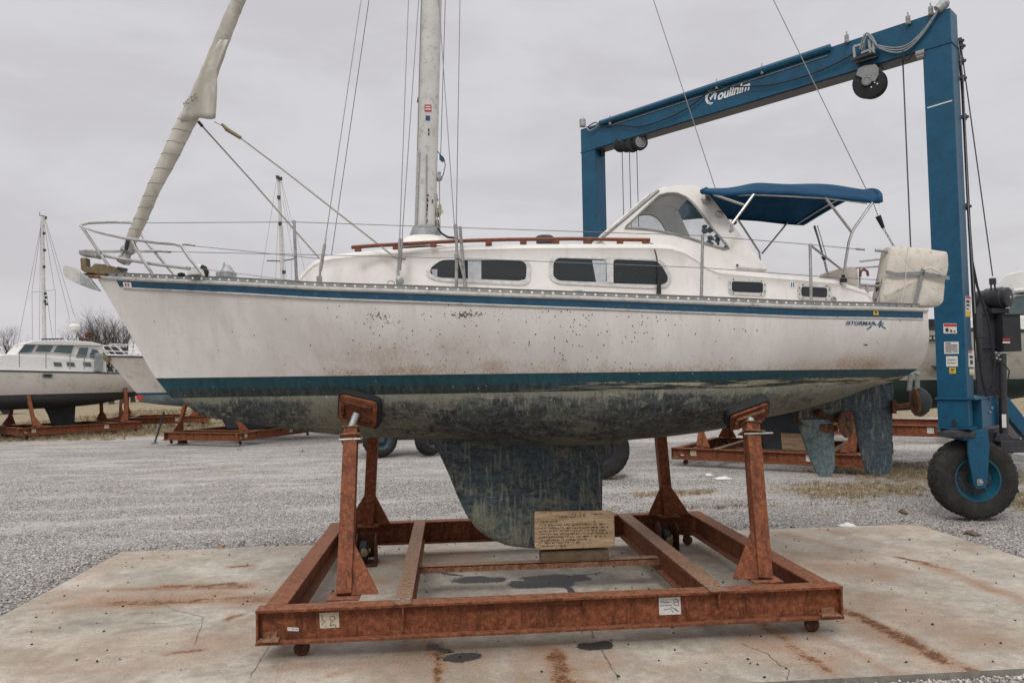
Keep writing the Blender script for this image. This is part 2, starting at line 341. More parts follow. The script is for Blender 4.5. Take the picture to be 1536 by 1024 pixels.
    def build(s, name, mat, parent=None, smooth=30, bevel=0, recalc=True, attrs=None, solid=0):
        o0 = origin(parent) if parent is not None else Vector((0, 0, 0))
        me = bpy.data.meshes.new(name); me.from_pydata([(x-o0.x, y-o0.y, z-o0.z) for x, y, z in s.v], [], s.f)
        if recalc:
            import bmesh
            bm = bmesh.new(); bm.from_mesh(me); bmesh.ops.recalc_face_normals(bm, faces=bm.faces); bm.to_mesh(me); bm.free()
        me.materials.append(MAT[mat] if isinstance(mat, str) else mat)
        if attrs:
            for k, a in attrs.items():
                at = me.attributes.new(k, 'FLOAT', 'POINT'); at.data.foreach_set('value', np.asarray(a, dtype=np.float32))
        if smooth: me.shade_smooth(); me.set_sharp_from_angle(angle=rad(smooth))
        o = bpy.data.objects.new(name, me); link(o)
        if parent is not None: o.parent = parent
        if solid: md = o.modifiers.new('solid', 'SOLIDIFY'); md.thickness = solid; md.offset = 0
        if bevel: md = o.modifiers.new('bevel', 'BEVEL'); md.width = bevel; md.segments = 2; md.limit_method = 'ANGLE'; md.angle_limit = rad(40)
        return o
def children(o): return [c for c in bpy.data.objects if c.parent == o]
def copy_tree(o, parent=None):
    c = o.copy(); link(c); c.parent = parent
    for ch in children(o): copy_tree(ch, c)
    return c
def text_mesh(name, body, p0, ux, uy, mat, parent, size=1.0, shear=0, bold=0, thick=.002, off=.003):
    cu = bpy.data.curves.new('t', 'FONT'); cu.body = body; cu.size = size; cu.shear = shear; cu.offset = bold
    ob = bpy.data.objects.new('t', cu); link(ob); dg = bpy.context.evaluated_depsgraph_get(); dg.update()
    me = bpy.data.meshes.new_from_object(ob.evaluated_get(dg)); bpy.data.objects.remove(ob)
    ux = Vector(ux); uy = Vector(uy); n = ux.cross(uy).normalized(); p0 = Vector(p0)
    xs = [v.co.x for v in me.vertices]; w = (max(xs)-min(xs)) if xs else 1
    mb = MB(); mb.add([p0 + ux*(v.co.x-min(xs))/w + uy*v.co.y + n*off for v in me.vertices], [tuple(p.vertices) for p in me.polygons])
    bpy.data.meshes.remove(me); o = mb.build(name, mat, parent, smooth=0, recalc=False); return o
def interp(x, xs, ys): return np.interp(x, xs, ys)
def smooth_i(x, xs, ys):
    """monotone-ish cubic interpolation"""
    xs = np.asarray(xs, float); ys = np.asarray(ys, float); x = np.clip(np.asarray(x, float), xs[0], xs[-1])
    h = np.diff(xs); dl = np.diff(ys)/h; m = np.zeros_like(ys); m[0] = dl[0]; m[-1] = dl[-1]
    m[1:-1] = np.where(dl[1:]*dl[:-1] > 0, 2*dl[1:]*dl[:-1]/(dl[1:]+dl[:-1]+1e-12), 0)
    i = np.clip(np.searchsorted(xs, x)-1, 0, len(xs)-2); t = (x-xs[i])/h[i]
    return (2*t**3-3*t**2+1)*ys[i]+(t**3-2*t**2+t)*h[i]*m[i]+(-2*t**3+3*t**2)*ys[i+1]+(t**3-t**2)*h[i]*m[i+1]

# ------------------------------------------------------------------ hull surface
class Hull:
    """s: 0 bow..1 stern.  Rows from sheer down to the boot top (zA), boot bottom (zB), keel line zb(x)"""
    def __init__(h, stem, tran, zs, zA, zB, wS, wA, wB, zb, ex, Y=0., flare=None):
        h.stem, h.tran, h.zs, h.zA, h.zB, h.wS, h.wA, h.wB, h.zb, h.ex, h.Y = stem, tran, zs, zA, zB, wS, wA, wB, zb, ex, Y
        h.flare = flare or (lambda s: 1.05+1.1*np.clip(s*1.8, 0, 1))
    def top(h, s, v):
        z = h.zs(h.stem(3.)+0*s); x = 0*s
        for _ in range(4):
            x = h.stem(z)+(h.tran(z)-h.stem(z))*s; z = h.zs(x)*(1-v)+h.zA(x)*v
        w = h.wS(s)+(h.wA(s)-h.wS(s))*v**h.flare(s); return x, w, z
    def boot(h, s, v):
        z = h.zA(0*s); x = 0*s
        for _ in range(4):
            x = h.stem(z)+(h.tran(z)-h.stem(z))*s; z = h.zA(x)*(1-v)+h.zB(x)*v
        w = h.wA(s)+(h.wB(s)-h.wA(s))*v; return x, w, z
    def bottom(h, s, q):
        x, w, z = h.boot(s, 1+0*s); zb = np.minimum(h.zb(x), z-.0005); a = h.ex(s)
        return x, w*np.maximum(1-q**a, 0)**(1/a), z-(z-zb)*q
    def arr(h, fn, S_, V_, side):
        s, v = np.meshgrid(S_, V_); x, w, z = fn(s, v); return np.stack([x, h.Y+side*w, z], -1), s, v
def hull_parts(h, parent, mats, ncol=120, nt=16, nb=14, attr=None, names=('hull', 'boot_stripe', 'hull_bottom')):
    S_ = .5-.5*np.cos(np.linspace(0, math.pi, ncol)); S_ = .5*S_+.5*np.linspace(0, 1, ncol)
    out = []
    for nm, mt, fn, V_ in ((names[0], mats[0], h.top, np.linspace(0, 1, nt)), (names[1], mats[1], h.boot, np.linspace(0, 1, 21)), (names[2], mats[2], h.bottom, np.sin(np.linspace(0, math.pi/2, nb)))):
        mb = MB(); A, s, v = h.arr(fn, S_, V_, -1); B, _, _ = h.arr(fn, S_, V_, 1)
        mb.grid(A); mb.grid(B, True)
        # stern cap
        T = np.stack([A[:, -1], B[:, -1]], 1); mb.grid(T); T2 = np.stack([B[:, 0], A[:, 0]], 1); mb.grid(T2)
        at = {}
        if attr: at = attr(nm, np.array(mb.v))
        o = mb.build(nm, mt, parent, smooth=40, recalc=True, attrs=at); out.append(o)
    return out

# ================================================================== MAIN SAILBOAT
YC = 7.75
boat = root('sailboat', (.6, YC, .39), 'weathered white sailboat with teal waterline stripe and blue bimini on the concrete slab', 'sailboat')
def px_prof(pts, Yf): return [P(x, y, Yf if not callable(Yf) else Yf(x)) for x, y in pts]
SX = lambda s: s
ws_s = [0, .05, .12, .2, .3, .4, .5, .6, .7, .8, .9, 1]
_wS = [.02, .20, .43, .66, .89, 1.06, 1.18, 1.25, 1.26, 1.20, 1.06, .84]
_wA = [.004, .11, .27, .45, .68, .88, 1.03, 1.12, 1.12, 1.0, .78, .46]
_wB = [.003, .085, .225, .40, .63, .84, 1.0, 1.085, 1.07, .93, .68, .26]
_ex = [1.2, 1.3, 1.4, 1.55, 1.8, 2.0, 2.15, 2.2, 2.1, 1.9, 1.8, 1.7]
wS = lambda s: smooth_i(s, ws_s, _wS); wA = lambda s: smooth_i(s, ws_s, _wA); wB = lambda s: smooth_i(s, ws_s, _wB); ex = lambda s: smooth_i(s, ws_s, _ex)
st = px_prof([(148, 419), (190, 491), (229, 560), (236, 570), (252, 590), (258, 597)], YC)
tr = [P(*q) for q in [(1390, 463, 6.91), (1392, 490, 6.94), (1393, 505, 6.98), (1391, 525, 7.07), (1386, 542, 7.18), (1376, 555, 7.29), (1361, 565, 7.38), (1346, 572, 7.48)]]
stz = [p.z for p in st][::-1]; stx = [p.x for p in st][::-1]; trz = [p.z for p in tr][::-1]; trx = [p.x for p in tr][::-1]
def lin_ext(z, zs_, xs_):
    r = np.interp(z, zs_, xs_); k = (xs_[-1]-xs_[-2])/(zs_[-1]-zs_[-2]); return np.where(z > zs_[-1], xs_[-1]+(z-zs_[-1])*k, r)
stem = lambda z: lin_ext(z, stz, stx); tran = lambda z: np.interp(z, trz, trx)
X0, X1 = stx[-1], trx[-1]; XE = trx[-1]+.004
def nearY(px):   # depth of the near sheer under this picture column
    Y = 6.6
    for _ in range(6):
        x = P(px, 440, Y).x; Y = YC-float(wS(np.clip((x-X0)/(X1-X0), 0, 1)))
    return Y
sh = [P(x, y, nearY(x)) for x, y in [(148, 418.5), (172, 420), (380, 429.3), (480, 435), (630, 440.5), (780, 446.3), (930, 452), (1080, 458), (1240, 464.3), (1392, 467.5)]]
shx = [p.x for p in sh]; shz = [p.z for p in sh]
zs = lambda x: smooth_i(x, shx, shz)
zA = lambda x: 2.236-.0042*(np.asarray(x)+2.9)
zBk = [(-2.9, P(258, 597, YC).z), (P(743, 590, 6.55).x, P(743, 590, 6.55).z), (P(1180, 579.5, 6.7).x, P(1180, 579.5, 6.7).z), (4.5, P(1346, 571.5, 7.48).z)]
zB = lambda x: smooth_i(x, [k[0] for k in zBk], [k[1] for k in zBk])
bt = [P(x, y, 7.5) for x, y in [(258, 597), (270, 612), (290, 624), (306, 629), (337, 633.5), (376, 639), (415, 645), (452, 650), (548, 658), (645, 661), (743, 667), (900, 669), (945, 661), (991, 657), (1078, 645.5), (1141, 630), (1196, 619), (1224, 611), (1258, 602), (1297, 587), (1336, 575), (1350, 570)]]
zbx = [p.x for p in bt]; zbz = [p.z for p in bt]; zbz[0] = zBk[0][1]
zb = lambda x: smooth_i(x, zbx, zbz)
H = Hull(stem, tran, zs, zA, zB, wS, wA, wB, zb, ex, YC)

def gauss_px(V, specs):
    r = np.zeros(len(V))
    near = V[:, 1] < YC
    for px, py, sx, sy, a in specs:
        c = P(px, py, 6.55); q = a*np.exp(-((V[:, 0]-c.x)/sx)**2-((V[:, 2]-c.z)/sy)**2); r = np.maximum(r, q*near)
    return r
def hull_attr(nm, V):
    x, z = V[:, 0], V[:, 2]
    if nm == 'hull':
        v = np.clip((zs(x)-z)/(zs(x)-zA(x)), 0, 1)
        low = np.clip((v-.45)/.55, 0, 1)**1.3*(.35+.65*np.clip((x+1.9)/1.6, 0, 1))
        tan = gauss_px(V, [(505, 558, .22, .035, .9), (600, 555, .32, .05, .75), (560, 530, .5, .12, .35), (740, 550, .15, .09, .45), (1330, 548, .45, .09, .75), (1270, 556, .5, .03, .8), (950, 557, 1., .03, .35), (650, 520, .8, .1, .25)])
        sp = gauss_px(V, [(570, 475, .30, .09, .35), (700, 470, .45, .10, .5), (850, 475, .5, .12, .40), (960, 480, .35, .09, .45), (650, 500, 1.3, .25, .12), (1060, 500, .4, .1, .2), (1300, 500, .4, .2, .05), (840, 520, .9, .2, .2), (690, 540, .5, .15, .12)])*1.35+.007
        s2 = gauss_px(V, [(565, 470, .14, .05, 1.0), (585, 478, .10, .06, .8), (700, 470, .24, .045, 1.1), (680, 505, .2, .06, .45), (955, 475, .12, .04, .7), (800, 478, .5, .05, .4), (1330, 540, .3, .1, .5)])
        return {'low': low, 'tan': tan, 'speck': sp, 'speck2': s2}
    if nm == 'boot_stripe':
        v = np.clip((zA(x)-z)/(zA(x)-zB(x)), 0, 1)
        return {'band': (v > .55)*1.0, 'worn': np.clip((x-.6)/1.4, 0, 1)}
    v = np.clip((zB(x)-z)/.55, 0, 1)
    t_ = np.maximum(np.clip(1-np.abs(v-.02)/.12, 0, 1), np.clip((v-.85)*3, 0, 1)*.8)+np.clip((x-2.2)/2., 0, 1)*.7
    t_ += gauss_px(V, [(470, 625, .35, .22, 1.1), (600, 640, .3, .08, .9), (660, 610, .2, .1, .6), (262, 605, .12, .06, .9)])
    t_ -= gauss_px(V, [(330, 615, .5, .1, .8), (720, 635, .8, .12, .8), (990, 620, .8, .1, .6)])
    return {'tanm': t_}
hull_o, bootm, bottom_o = hull_parts(H, boat, ('gelcoat', 'boot_paint', 'bottom_paint'), 260, 34, 26, hull_attr)
def bvh_of(objs):
    vs = []; fs = []
    for o in objs:
        b = len(vs); off = origin(o.parent) if o.parent else Vector((0, 0, 0))
        vs += [v.co+off+o.location for v in o.data.vertices]; fs += [tuple(i+b for i in p.vertices) for p in o.data.polygons]
    return BVHTree.FromPolygons(vs, fs)
HB = bvh_of([hull_o, bootm, bottom_o])
def on(bv, x, y, off=.003):
    d = ray(x, y).normalized(); l, n, _, _ = bv.ray_cast(EYE, d)
    if l is None: return None, None
    if n.dot(d) > 0: n = -n
    return l+n*off, n
def hull_strip(d0, d1, xa, xb, off, n=160, side=-1, prof=None):
    """ribbon along the side between depths d0,d1 below the sheer"""
    X = np.linspace(xa, xb, n); s = (X-stem(zs(X)))/(tran(zs(X))-stem(zs(X)))
    rows = []
    for d, o in (prof or [(d0, 0), (d0, off), (d1, off), (d1, 0)]):
        v = d/(zs(X)-zA(X)); vc = np.maximum(v, 0)
        w = wS(s)+(wA(s)-wS(s))*vc**H.flare(s); z = zs(X)-d
        xx = X + (stem(z)-stem(zs(X)))*np.clip(1-s*6, 0, 1)
        rows.append(np.stack([xx, YC+side*(w+o), z], -1))
    return np.array(rows)
xa = P(172, 425, 7.6).x; xb = P(1374, 468, 7.0).x
for sd in (-1, 1):
    m = MB(); m.grid(hull_strip(.004, .064, xa, xb, .004, side=sd)); m.build('cove_stripe', 'stripe_blue', boat, smooth=30)
    m = MB(); m.grid(hull_strip(0, 0, xa+.03, xb, 0, side=sd, prof=[(.066, 0), (.066, .007), (.072, .012), (.080, .012), (.086, .007), (.086, 0)])); m.build('trim_line', 'rub_alloy', boat, smooth=30)
    m = MB(); m.grid(hull_strip(0, 0, stx[-1]+.06, XE, 0, side=sd, prof=[(.003, 0), (.003, .012), (-.008, .024), (-.024, .024), (-.034, .014), (-.034, -.03)])); m.build('rub_rail', 'rub_alloy', boat, smooth=30)
# slotted toe rail with real holes
for sd in (-1, 1):
    xs_ = []; x = stx[-1]+.12
    kind = []
    while x < XE-.03: xs_ += [x, x+.019]; kind += [1, 0]; x += .094
    xs_ = np.array(xs_); K = len(xs_)
    R6 = hull_strip(0, 0, 0, 1, 0, n=2)
    rows = []
    for d, o in [(-.034, .004), (-.044, .004), (-.061, .004), (-.072, .004), (-.074, .012), (-.078, .012), (-.078, -.03)]:
        s = (xs_-stem(zs(xs_)))/(tran(zs(xs_))-stem(zs(xs_))); w = wS(np.clip(s, 0, 1)); rows.append(np.stack([xs_, YC+sd*(w+o), zs(xs_)-d], -1))
    A = np.array(rows); m = MB(); vs = [tuple(map(float, p)) for p in A.reshape(-1, 3)]; fs = []
    for i in range(len(rows)-1):
        for j in range(K-1):
            if i == 1 and j % 2 == 0: continue
            fs.append((i*K+j, i*K+j+1, (i+1)*K+j+1, (i+1)*K+j))
    m.add(vs, fs); m.build('toe_rail', 'rail_alloy', boat, smooth=30)
# deck
Xd = np.linspace(stx[-1]+.02, XE-.004, 90); s = np.clip((Xd-stem(zs(Xd)))/(tran(zs(Xd))-stem(zs(Xd))), 0, 1)
A = np.array([np.stack([Xd, YC+u*(wS(s)-.004), zs(Xd)+.028+.05*(1-u*u)*wS(s)], -1) for u in np.linspace(-1, 1, 9)])
m = MB(); m.grid(A); m.build('deck', 'deckcoat', boat, smooth=30)
def deckz(x): return float(zs(x))+.03

# ---- keel, rudder, skegs
def foil_loft(levels, th0, th1, n=22, Y=YC):
    """levels: list of (xle, xte, z) top to bottom"""
    rows = []
    L = len(levels)
    for i, (a, b, z) in enumerate(levels):
        th = th0+(th1-th0)*i/(L-1); c = b-a; r = []
        us = np.concatenate([np.linspace(0, 1, n//2)**1.6, np.linspace(1, 0, n//2)[1:-1]**1.6]); sg = np.concatenate([np.ones(n//2), -np.ones(n//2-2)])
        y = th/.3*(.2969*np.sqrt(us)-.126*us-.3516*us**2+.2843*us**3-.0936*us**4)*1.5*.5+.004
        y[0] = 0
        rows.append([(a+c*u, Y+sg_*yy, z) for u, sg_, yy in zip(us, sg, y)])
    k = len(rows[0]); m = MB(); vs = [p for r in rows for p in r]; fs = []
    for i in range(L-1):
        for j in range(k): fs.append((i*k+j, i*k+(j+1) % k, (i+1)*k+(j+1) % k, (i+1)*k+j))
    fs += [tuple(range(k-1, -1, -1)), tuple(range((L-1)*k, L*k))]
    m.add(vs, fs); return m
def lev(le, te, zt, zbm, n, Y=7.68):
    l = [P(x, y, Y) for x, y in le]; t_ = [P(x, y, Y) for x, y in te]
    lz = [p.z for p in l][::-1]; lx = [p.x for p in l][::-1]; tz = [p.z for p in t_][::-1]; tx = [p.x for p in t_][::-1]
    return [(float(lin_ext(z, lz, lx)), float(lin_ext(z, tz, tx)), z) for z in zt+(zbm-zt)*np.sin(np.linspace(0, math.pi/2, n))]
kl = lev([(640, 655), (652, 668), (662, 688), (675, 717), (686, 745), (700, 775), (717, 797), (740, 812), (765, 821), (800, 824)], [(916, 655), (911, 668), (908, 690), (906, 720), (905, 824)], 1.60, P(790, 824, 7.68).z, 26)
kb = foil_loft(kl, .20, .12); kb.build('keel', 'keel_paint', boat, smooth=50, attrs={'tanm': np.clip((1.0-np.array(kb.v)[:, 2])*1.6, 0, 1)*np.clip(1.1-(np.array(kb.v)[:, 0]-.1)*.7, 0, 1)+.0})
rl = lev([(1270, 560), (1282, 600), (1284, 620), (1290, 655), (1298, 690), (1301, 703), (1308, 711)], [(1341, 560), (1341, 600), (1345, 620), (1345, 700), (1340, 711)], 1.86, P(1320, 712.5, 7.68).z, 18)
rb = foil_loft(rl, .09, .05); rud = rb.build('rudder', 'rudder_paint', boat, smooth=50, attrs={'tanm': np.zeros(len(rb.v))})
m = MB(); m.prism([P(x, y, 7.72) for x, y in [(1226, 604), (1262, 596), (1300, 581), (1337, 568), (1341, 578), (1341, 606), (1330, 612), (1290, 617), (1258, 615), (1235, 612)]], (0, .06, 0))
m.build('skeg', 'rudder_paint', boat, smooth=0, bevel=.012, attrs={'tanm': np.zeros(len(m.v))})
fl = lev([(1196, 628), (1197, 636), (1209, 676), (1222, 706), (1228, 713)], [(1250, 628), (1251, 640), (1253, 700), (1249, 713)], P(1220, 629, 7.62).z, P(1230, 715, 7.62).z, 14, 7.62)
fb = foil_loft(fl, .08, .045, Y=7.62); fino = fb.build('strut_fin', 'fin_paint', boat, smooth=50, attrs={'tanm': .15*np.ones(len(fb.v))})
m = MB(); m.prism([P(x, y, 7.6) for x, y in [(1196, 626), (1204, 633), (1250, 636), (1258, 640), (1258, 646), (1240, 650), (1196, 636)]], (0, .04, 0)); m.build('rust_cap', 'rust_hub', fino, smooth=0, bevel=.008)
m = MB(); m.prism([P(x, y, 7.64) for x, y in [(1200, 612), (1226, 604), (1262, 598), (1262, 622), (1252, 634), (1196, 630)]], (0, .16, 0)); m.build('shaft_log', 'bottom_paint', boat, smooth=0, bevel=.01)
pc = P(1268, 636, 7.60); pr = MB(); pr.lathe(pc, (.6, -.85, .1), [(.02, -.05), (.07, -.045), (.115, -.025), (.148, 0), (.14, .02), (.06, .03), (.05, .05), (.02, .06)], 22); prop = pr.build('propeller_disc', 'rust_hub', boat, smooth=40)
m = MB(); m.tube([P(1222, 618, 7.60), pc], .018); m.lathe(P(1228, 619, 7.58), (0, -1, 0), [(.01, -.03), (.045, -.02), (.045, .02), (.03, .03), (.03, .05)], 14); m.build('propeller_shaft', 'rust_dark', boat)
m = MB(); b = P(1378, 602, 7.70); m.lathe(b, (.93, -.36, .05), [(.005, -.075), (.05, -.085), (.12, -.07), (.155, -.045), (.162, -.01), (.149, .035), (.113, .08), (.065, .11), (.02, .125)], 26); dr = m.build('stern_drum', 'rust_hub', boat, smooth=40)
m = MB(); m.lathe(b, (.93, -.36, .05), [(.165, -.01), (.166, .004), (.153, .039), (.117, .084), (.069, .114), (.024, .129), (.003, .13)], 26, False); m.build('drum_cap', 'drum_slate', dr, smooth=40)
m = MB(); m.bar(P(1340, 610, 7.68), P(1366, 607, 7.68), .05, .045); m.bar(P(1340, 600, 7.68), P(1340, 620, 7.68), .05, .05); m.build('drum_arm', 'rust_dark', boat, bevel=.006)
m = MB(); m.tube([P(1366, 559, 7.6), P(1364, 585, 7.66)], .03, 8, el=.5); m.tube([P(1376, 559, 7.6), P(1376, 585, 7.66)], .03, 8, el=.5); m.tube([P(1366, 562, 7.6), P(1371, 558, 7.6), P(1377, 561, 7.6)], .018, 8); m.build('drum_strap', 'galvanised', boat)

# ---- cabin trunk and cockpit coaming (one moulding)
cwx = [-2.1, -1.9, -1.4, -.8, 0, 1, 2, 3, 4, 4.5]; cwv = [.22, .33, .52, .68, .82, .90, .92, .90, .82, .74]
cw = lambda x: smooth_i(x, cwx, cwv)
def cabY(x, z, lean=.16): return YC-float(cw(x))+lean*(z-deckz(x))
def on_side(px, py, off=0, lean=.16):
    Y = 6.95
    for _ in range(8): p = P(px, py, Y); Y = cabY(p.x, p.z, lean)-off
    return P(px, py, Y)
topl = [(447, 421), (452, 412), (462, 400), (472, 391), (483, 386), (500, 381.5), (566, 375), (617, 372), (656, 369.5), (714, 367.5), (780, 366), (860, 365.5), (975, 365.5), (1004, 367), (1024, 373), (1043, 384), (1058, 396), (1075, 402.5), (1100, 405.5), (1157, 410.5), (1200, 414), (1251, 419), (1265, 424.5), (1280, 429), (1294, 432.5), (1302, 440), (1306, 452)]
tp = [on_side(x, y, -.05) for x, y in topl]; tpx = [p.x for p in tp]; tpz = [p.z for p in tp]
Xc = np.unique(np.concatenate([np.linspace(tpx[0], tpx[-1], 110), tpx])); ct = np.interp(Xc, tpx, tpz)
def section(x, zt, roof=True):
    zd = deckz(x)-.03; h = max(zt-zd, .01); w = float(cw(x)); r = min(.07, h*.45); ln = .16
    pts = [(w-ln*h*u, zd+(h-r)*u) for u in np.linspace(0, 1, 5)]
    wt = w-ln*(h-r); pts += [(wt-r*(1-math.cos(a)), zd+h-r+r*math.sin(a)) for a in np.linspace(.25, math.pi/2, 5)]
    we = pts[-1][0]
    if roof: pts += [(we*(1-u), pts[-1][1]+.10*we*(1-(1-u)**2)) for u in np.linspace(.15, 1, 6)]
    else: pts += [(we-.10, pts[-1][1]), (we-.14, pts[-1][1]-.02), (we-.15, zd)]
    return pts
roofx = P(1030, 390, 7).x
def cab_mesh(xsel, roof, sides):
    out = []
    for sd in sides:
        rows = np.array([[(x, YC+sd*y, z) for y, z in section(x, zt, roof)] for x, zt in xsel]); out.append(rows)
    return out
m = MB()
sel = [(x, z) for x, z in zip(Xc, ct) if x <= roofx+.01]
for r in cab_mesh(sel, True, (-1, 1)): m.grid(r.transpose(1, 0, 2))
A = cab_mesh(sel[:1], True, (-1, 1)); m.grid(np.stack([A[0][0], A[1][0]], 0)); A = cab_mesh(sel[-1:], True, (-1, 1)); m.grid(np.stack([A[0][0], A[1][0]], 0))
cabin = m.build('cabin', 'deckcoat', boat, smooth=40)
sel2 = [(x, z) for x, z in zip(Xc, ct) if x >= roofx-.04]
coam = []
for sd in (-1, 1):
    m = MB(); r = cab_mesh(sel2, False, (sd,))[0]; m.grid(r.transpose(1, 0, 2))
    k = r.shape[1]; b = len(m.v); m.add([tuple(p) for p in r[-1]], [tuple(range(k))]); m.add([tuple(p) for p in r[0]], [tuple(range(k))]); coam.append(m.build('cockpit_coaming', 'deckcoat', boat, smooth=40))
CB = bvh_of([cabin, coam[0]])

def round_poly(pts, r, n=6):
    """rounded polygon in picture coordinates, n points per corner"""
    out = []; N = len(pts); r = r if isinstance(r, (list, tuple)) else [r]*N
    for i in range(N):
        p = np.array(pts[i], float); a = np.array(pts[i-1], float)-p; b = np.array(pts[(i+1) % N], float)-p
        la, lb = np.linalg.norm(a), np.linalg.norm(b); k = min(r[i], la*.48, lb*.48); A = p+a/la*k; B = p+b/lb*k
        for t_ in np.linspace(0, 1, n): out.append(tuple((1-t_)**2*A+2*t_*(1-t_)*p+t_**2*B))
    return out
def star(poly, c, n=72, phase=0.):
    out = []
    for k in range(n):
        a = 2*math.pi*k/n+phase; dx, dy = math.cos(a), math.sin(a); best = None
        for i in range(len(poly)):
            (x0, y0), (x1, y1) = poly[i-1], poly[i]; ex_, ey_ = x1-x0, y1-y0; den = dx*ey_-dy*ex_
            if abs(den) < 1e-9: continue
            t_ = ((x0-c[0])*ey_-(y0-c[1])*ex_)/den; u = ((x0-c[0])*dy-(y0-c[1])*dx)/den
            if t_ > 0 and -1e-6 <= u <= 1+1e-6 and (best is None or t_ > best): best = t_
        out.append((c[0]+dx*best, c[1]+dy*best))
    return out
def fill(bv, loop, cc, off, rings=5):
    """pane following the surface behind it"""
    vs = []; n = len(loop)
    for k in range(rings):
        f = 1-k/rings
        for x, y in loop: l, nr = on(bv, cc[0]+(x-cc[0])*f, cc[1]+(y-cc[1])*f, off); vs.append(l)
    vs.append(on(bv, cc[0], cc[1], off)[0]); fs = [(k*n+i, k*n+(i+1) % n, (k+1)*n+(i+1) % n, (k+1)*n+i) for k in range(rings-1) for i in range(n)]
    fs += [((rings-1)*n+i, (rings-1)*n+(i+1) % n, rings*n) for i in range(n)]
    m = MB(); m.add(vs, fs); return m
def window(outer, inner, ro, ri, parent, bv=CB, frame='window_frame_paint', glass='tint_glass', curtain=None, name='window', proud=.012, label=None):
    cc_ = (sum(p[0] for p in inner)/len(inner), sum(p[1] for p in inner)/len(inner))
    O = [on(bv, x, y, 0) for x, y in star(round_poly(outer, ro, 8), cc_, 96)]; IL = star(round_poly(inner, ri, 8), cc_, 96); I = [on(bv, x, y, 0) for x, y in IL]
    if any(a[0] is None for a in O+I): print('window miss'); return None
    n = len(O); m = MB()
    rows = [[a[0]-a[1]*.004 for a in O], [a[0]+a[1]*proud for a in O], [a[0]+a[1]*(proud+.001) for a in I], [a[0]+a[1]*.001 for a in I]]
    vs = [p for r in rows for p in r]; fs = [(i*n+k, i*n+(k+1) % n, (i+1)*n+(k+1) % n, (i+1)*n+k) for i in range(3) for k in range(n)]
    m.add(vs, fs); w = m.build(name, frame, parent, smooth=35)
    if label: w['label'] = label
    c = sum((a[0] for a in I), Vector())/n
    nn = sum((a[1] for a in I), Vector()).normalized()
    if curtain is None:
        fill(bv, IL, cc_, .004).build('pane', glass, w, smooth=60, recalc=False)
    else:
        fill(bv, IL, cc_, .0015).build('pane_backing', glass, w, smooth=60, recalc=False)
        for (xl, xr, yt, yb, sl) in curtain:
            m = MB(); K = 22; A = []
            for j, yy in enumerate(np.linspace(yt, yb, 4)):
                row = []
                for i in range(K+1):
                    u = i/K; xx = xl+(xr-xl)*u+sl*(j/3)*(1-u); l, nr = on(bv, xx, yy, .0050+.0028*math.sin(i*1.9+j*.3)); row.append(tuple(l))
                A.append(row)
            m.grid(np.array(A)); m.build('curtain', 'curtain', w, smooth=60, recalc=False)
        fill(bv, IL, cc_, .0095).build('pane', 'pane_glass', w, smooth=60, recalc=False)
    return w
window([(662, 387), (790, 389), (797, 397), (795, 424), (786, 428.5), (655, 422), (638, 414), (640, 402)], [(663, 390), (783, 391), (790, 397), (789, 419), (783, 422), (656, 417), (645, 411), (646, 402)], 10, 7, boat, curtain=[(702, 722, 391.5, 419, 0), (647, 656, 404, 415, 3)])
window([(829, 384), (990, 389), (998, 397), (1008, 414), (1004, 430), (992, 434), (836, 426.5), (823, 418), (824, 390)], [(836, 387.3), (905, 389.3), (909, 389.5), (910, 424.3), (905, 424.2), (837, 421.5), (829.5, 415), (830, 394)], 8, 6, boat, curtain=[(888, 909, 390.5, 423.8, 6)], label='two-light cabin window in one pale frame')
# second light of the aft window
wi = round_poly([(919.5, 389.5), (983, 392), (992, 399), (1001.5, 416), (1000, 424), (992, 427.5), (921, 425.5), (919, 424)], 6)
I = [on(CB, x, y, .0145) for x, y in wi]; n = len(I); c = sum((a[0] for a in I), Vector())/n
fill(CB, wi, (961, 408), .0145).build('pane', 'tint_glass', boat, smooth=60, recalc=False)
m = MB(); a0, _ = on(CB, 910, 389, .014); a1, _ = on(CB, 910, 424.5, .014); b0, _ = on(CB, 919.5, 389.5, .016); b1, _ = on(CB, 919.5, 425, .016); nn = on(CB, 915, 400)[1]
m.prism([a0, b0, b1, a1], nn*.004); m.build('window_mullion', 'window_frame_paint', boat, smooth=0)
def small_port(outer, inner, glass='tint_glass'):
    w = window(outer, inner, 7, 4, boat, proud=.010, name='porthole', glass=glass)
    if not w: return
    o_ = round_poly([( (a[0]+b[0])/2, (a[1]+b[1])/2) for a, b in zip(outer, inner)], 5, 3)
    for k in (0, 2, 3, 5, 6, 8, 9, 11):
        l, nr = on(CB, *o_[k], .011); m = MB(); m.lathe(l, nr, [(.0065, -.002), (.0065, .003), (.001, .004)], 8); m.build('screw', 'dark_steel', w)
small_port([(1092, 417), (1149, 421), (1148.5, 445), (1092, 442)], [(1097, 422), (1144, 424), (1144, 440), (1097, 438)])
small_port([(1196, 425), (1246, 428), (1246, 452), (1196, 449)], [(1201, 430), (1240, 432), (1240, 447), (1201, 445)], 'black_plastic')
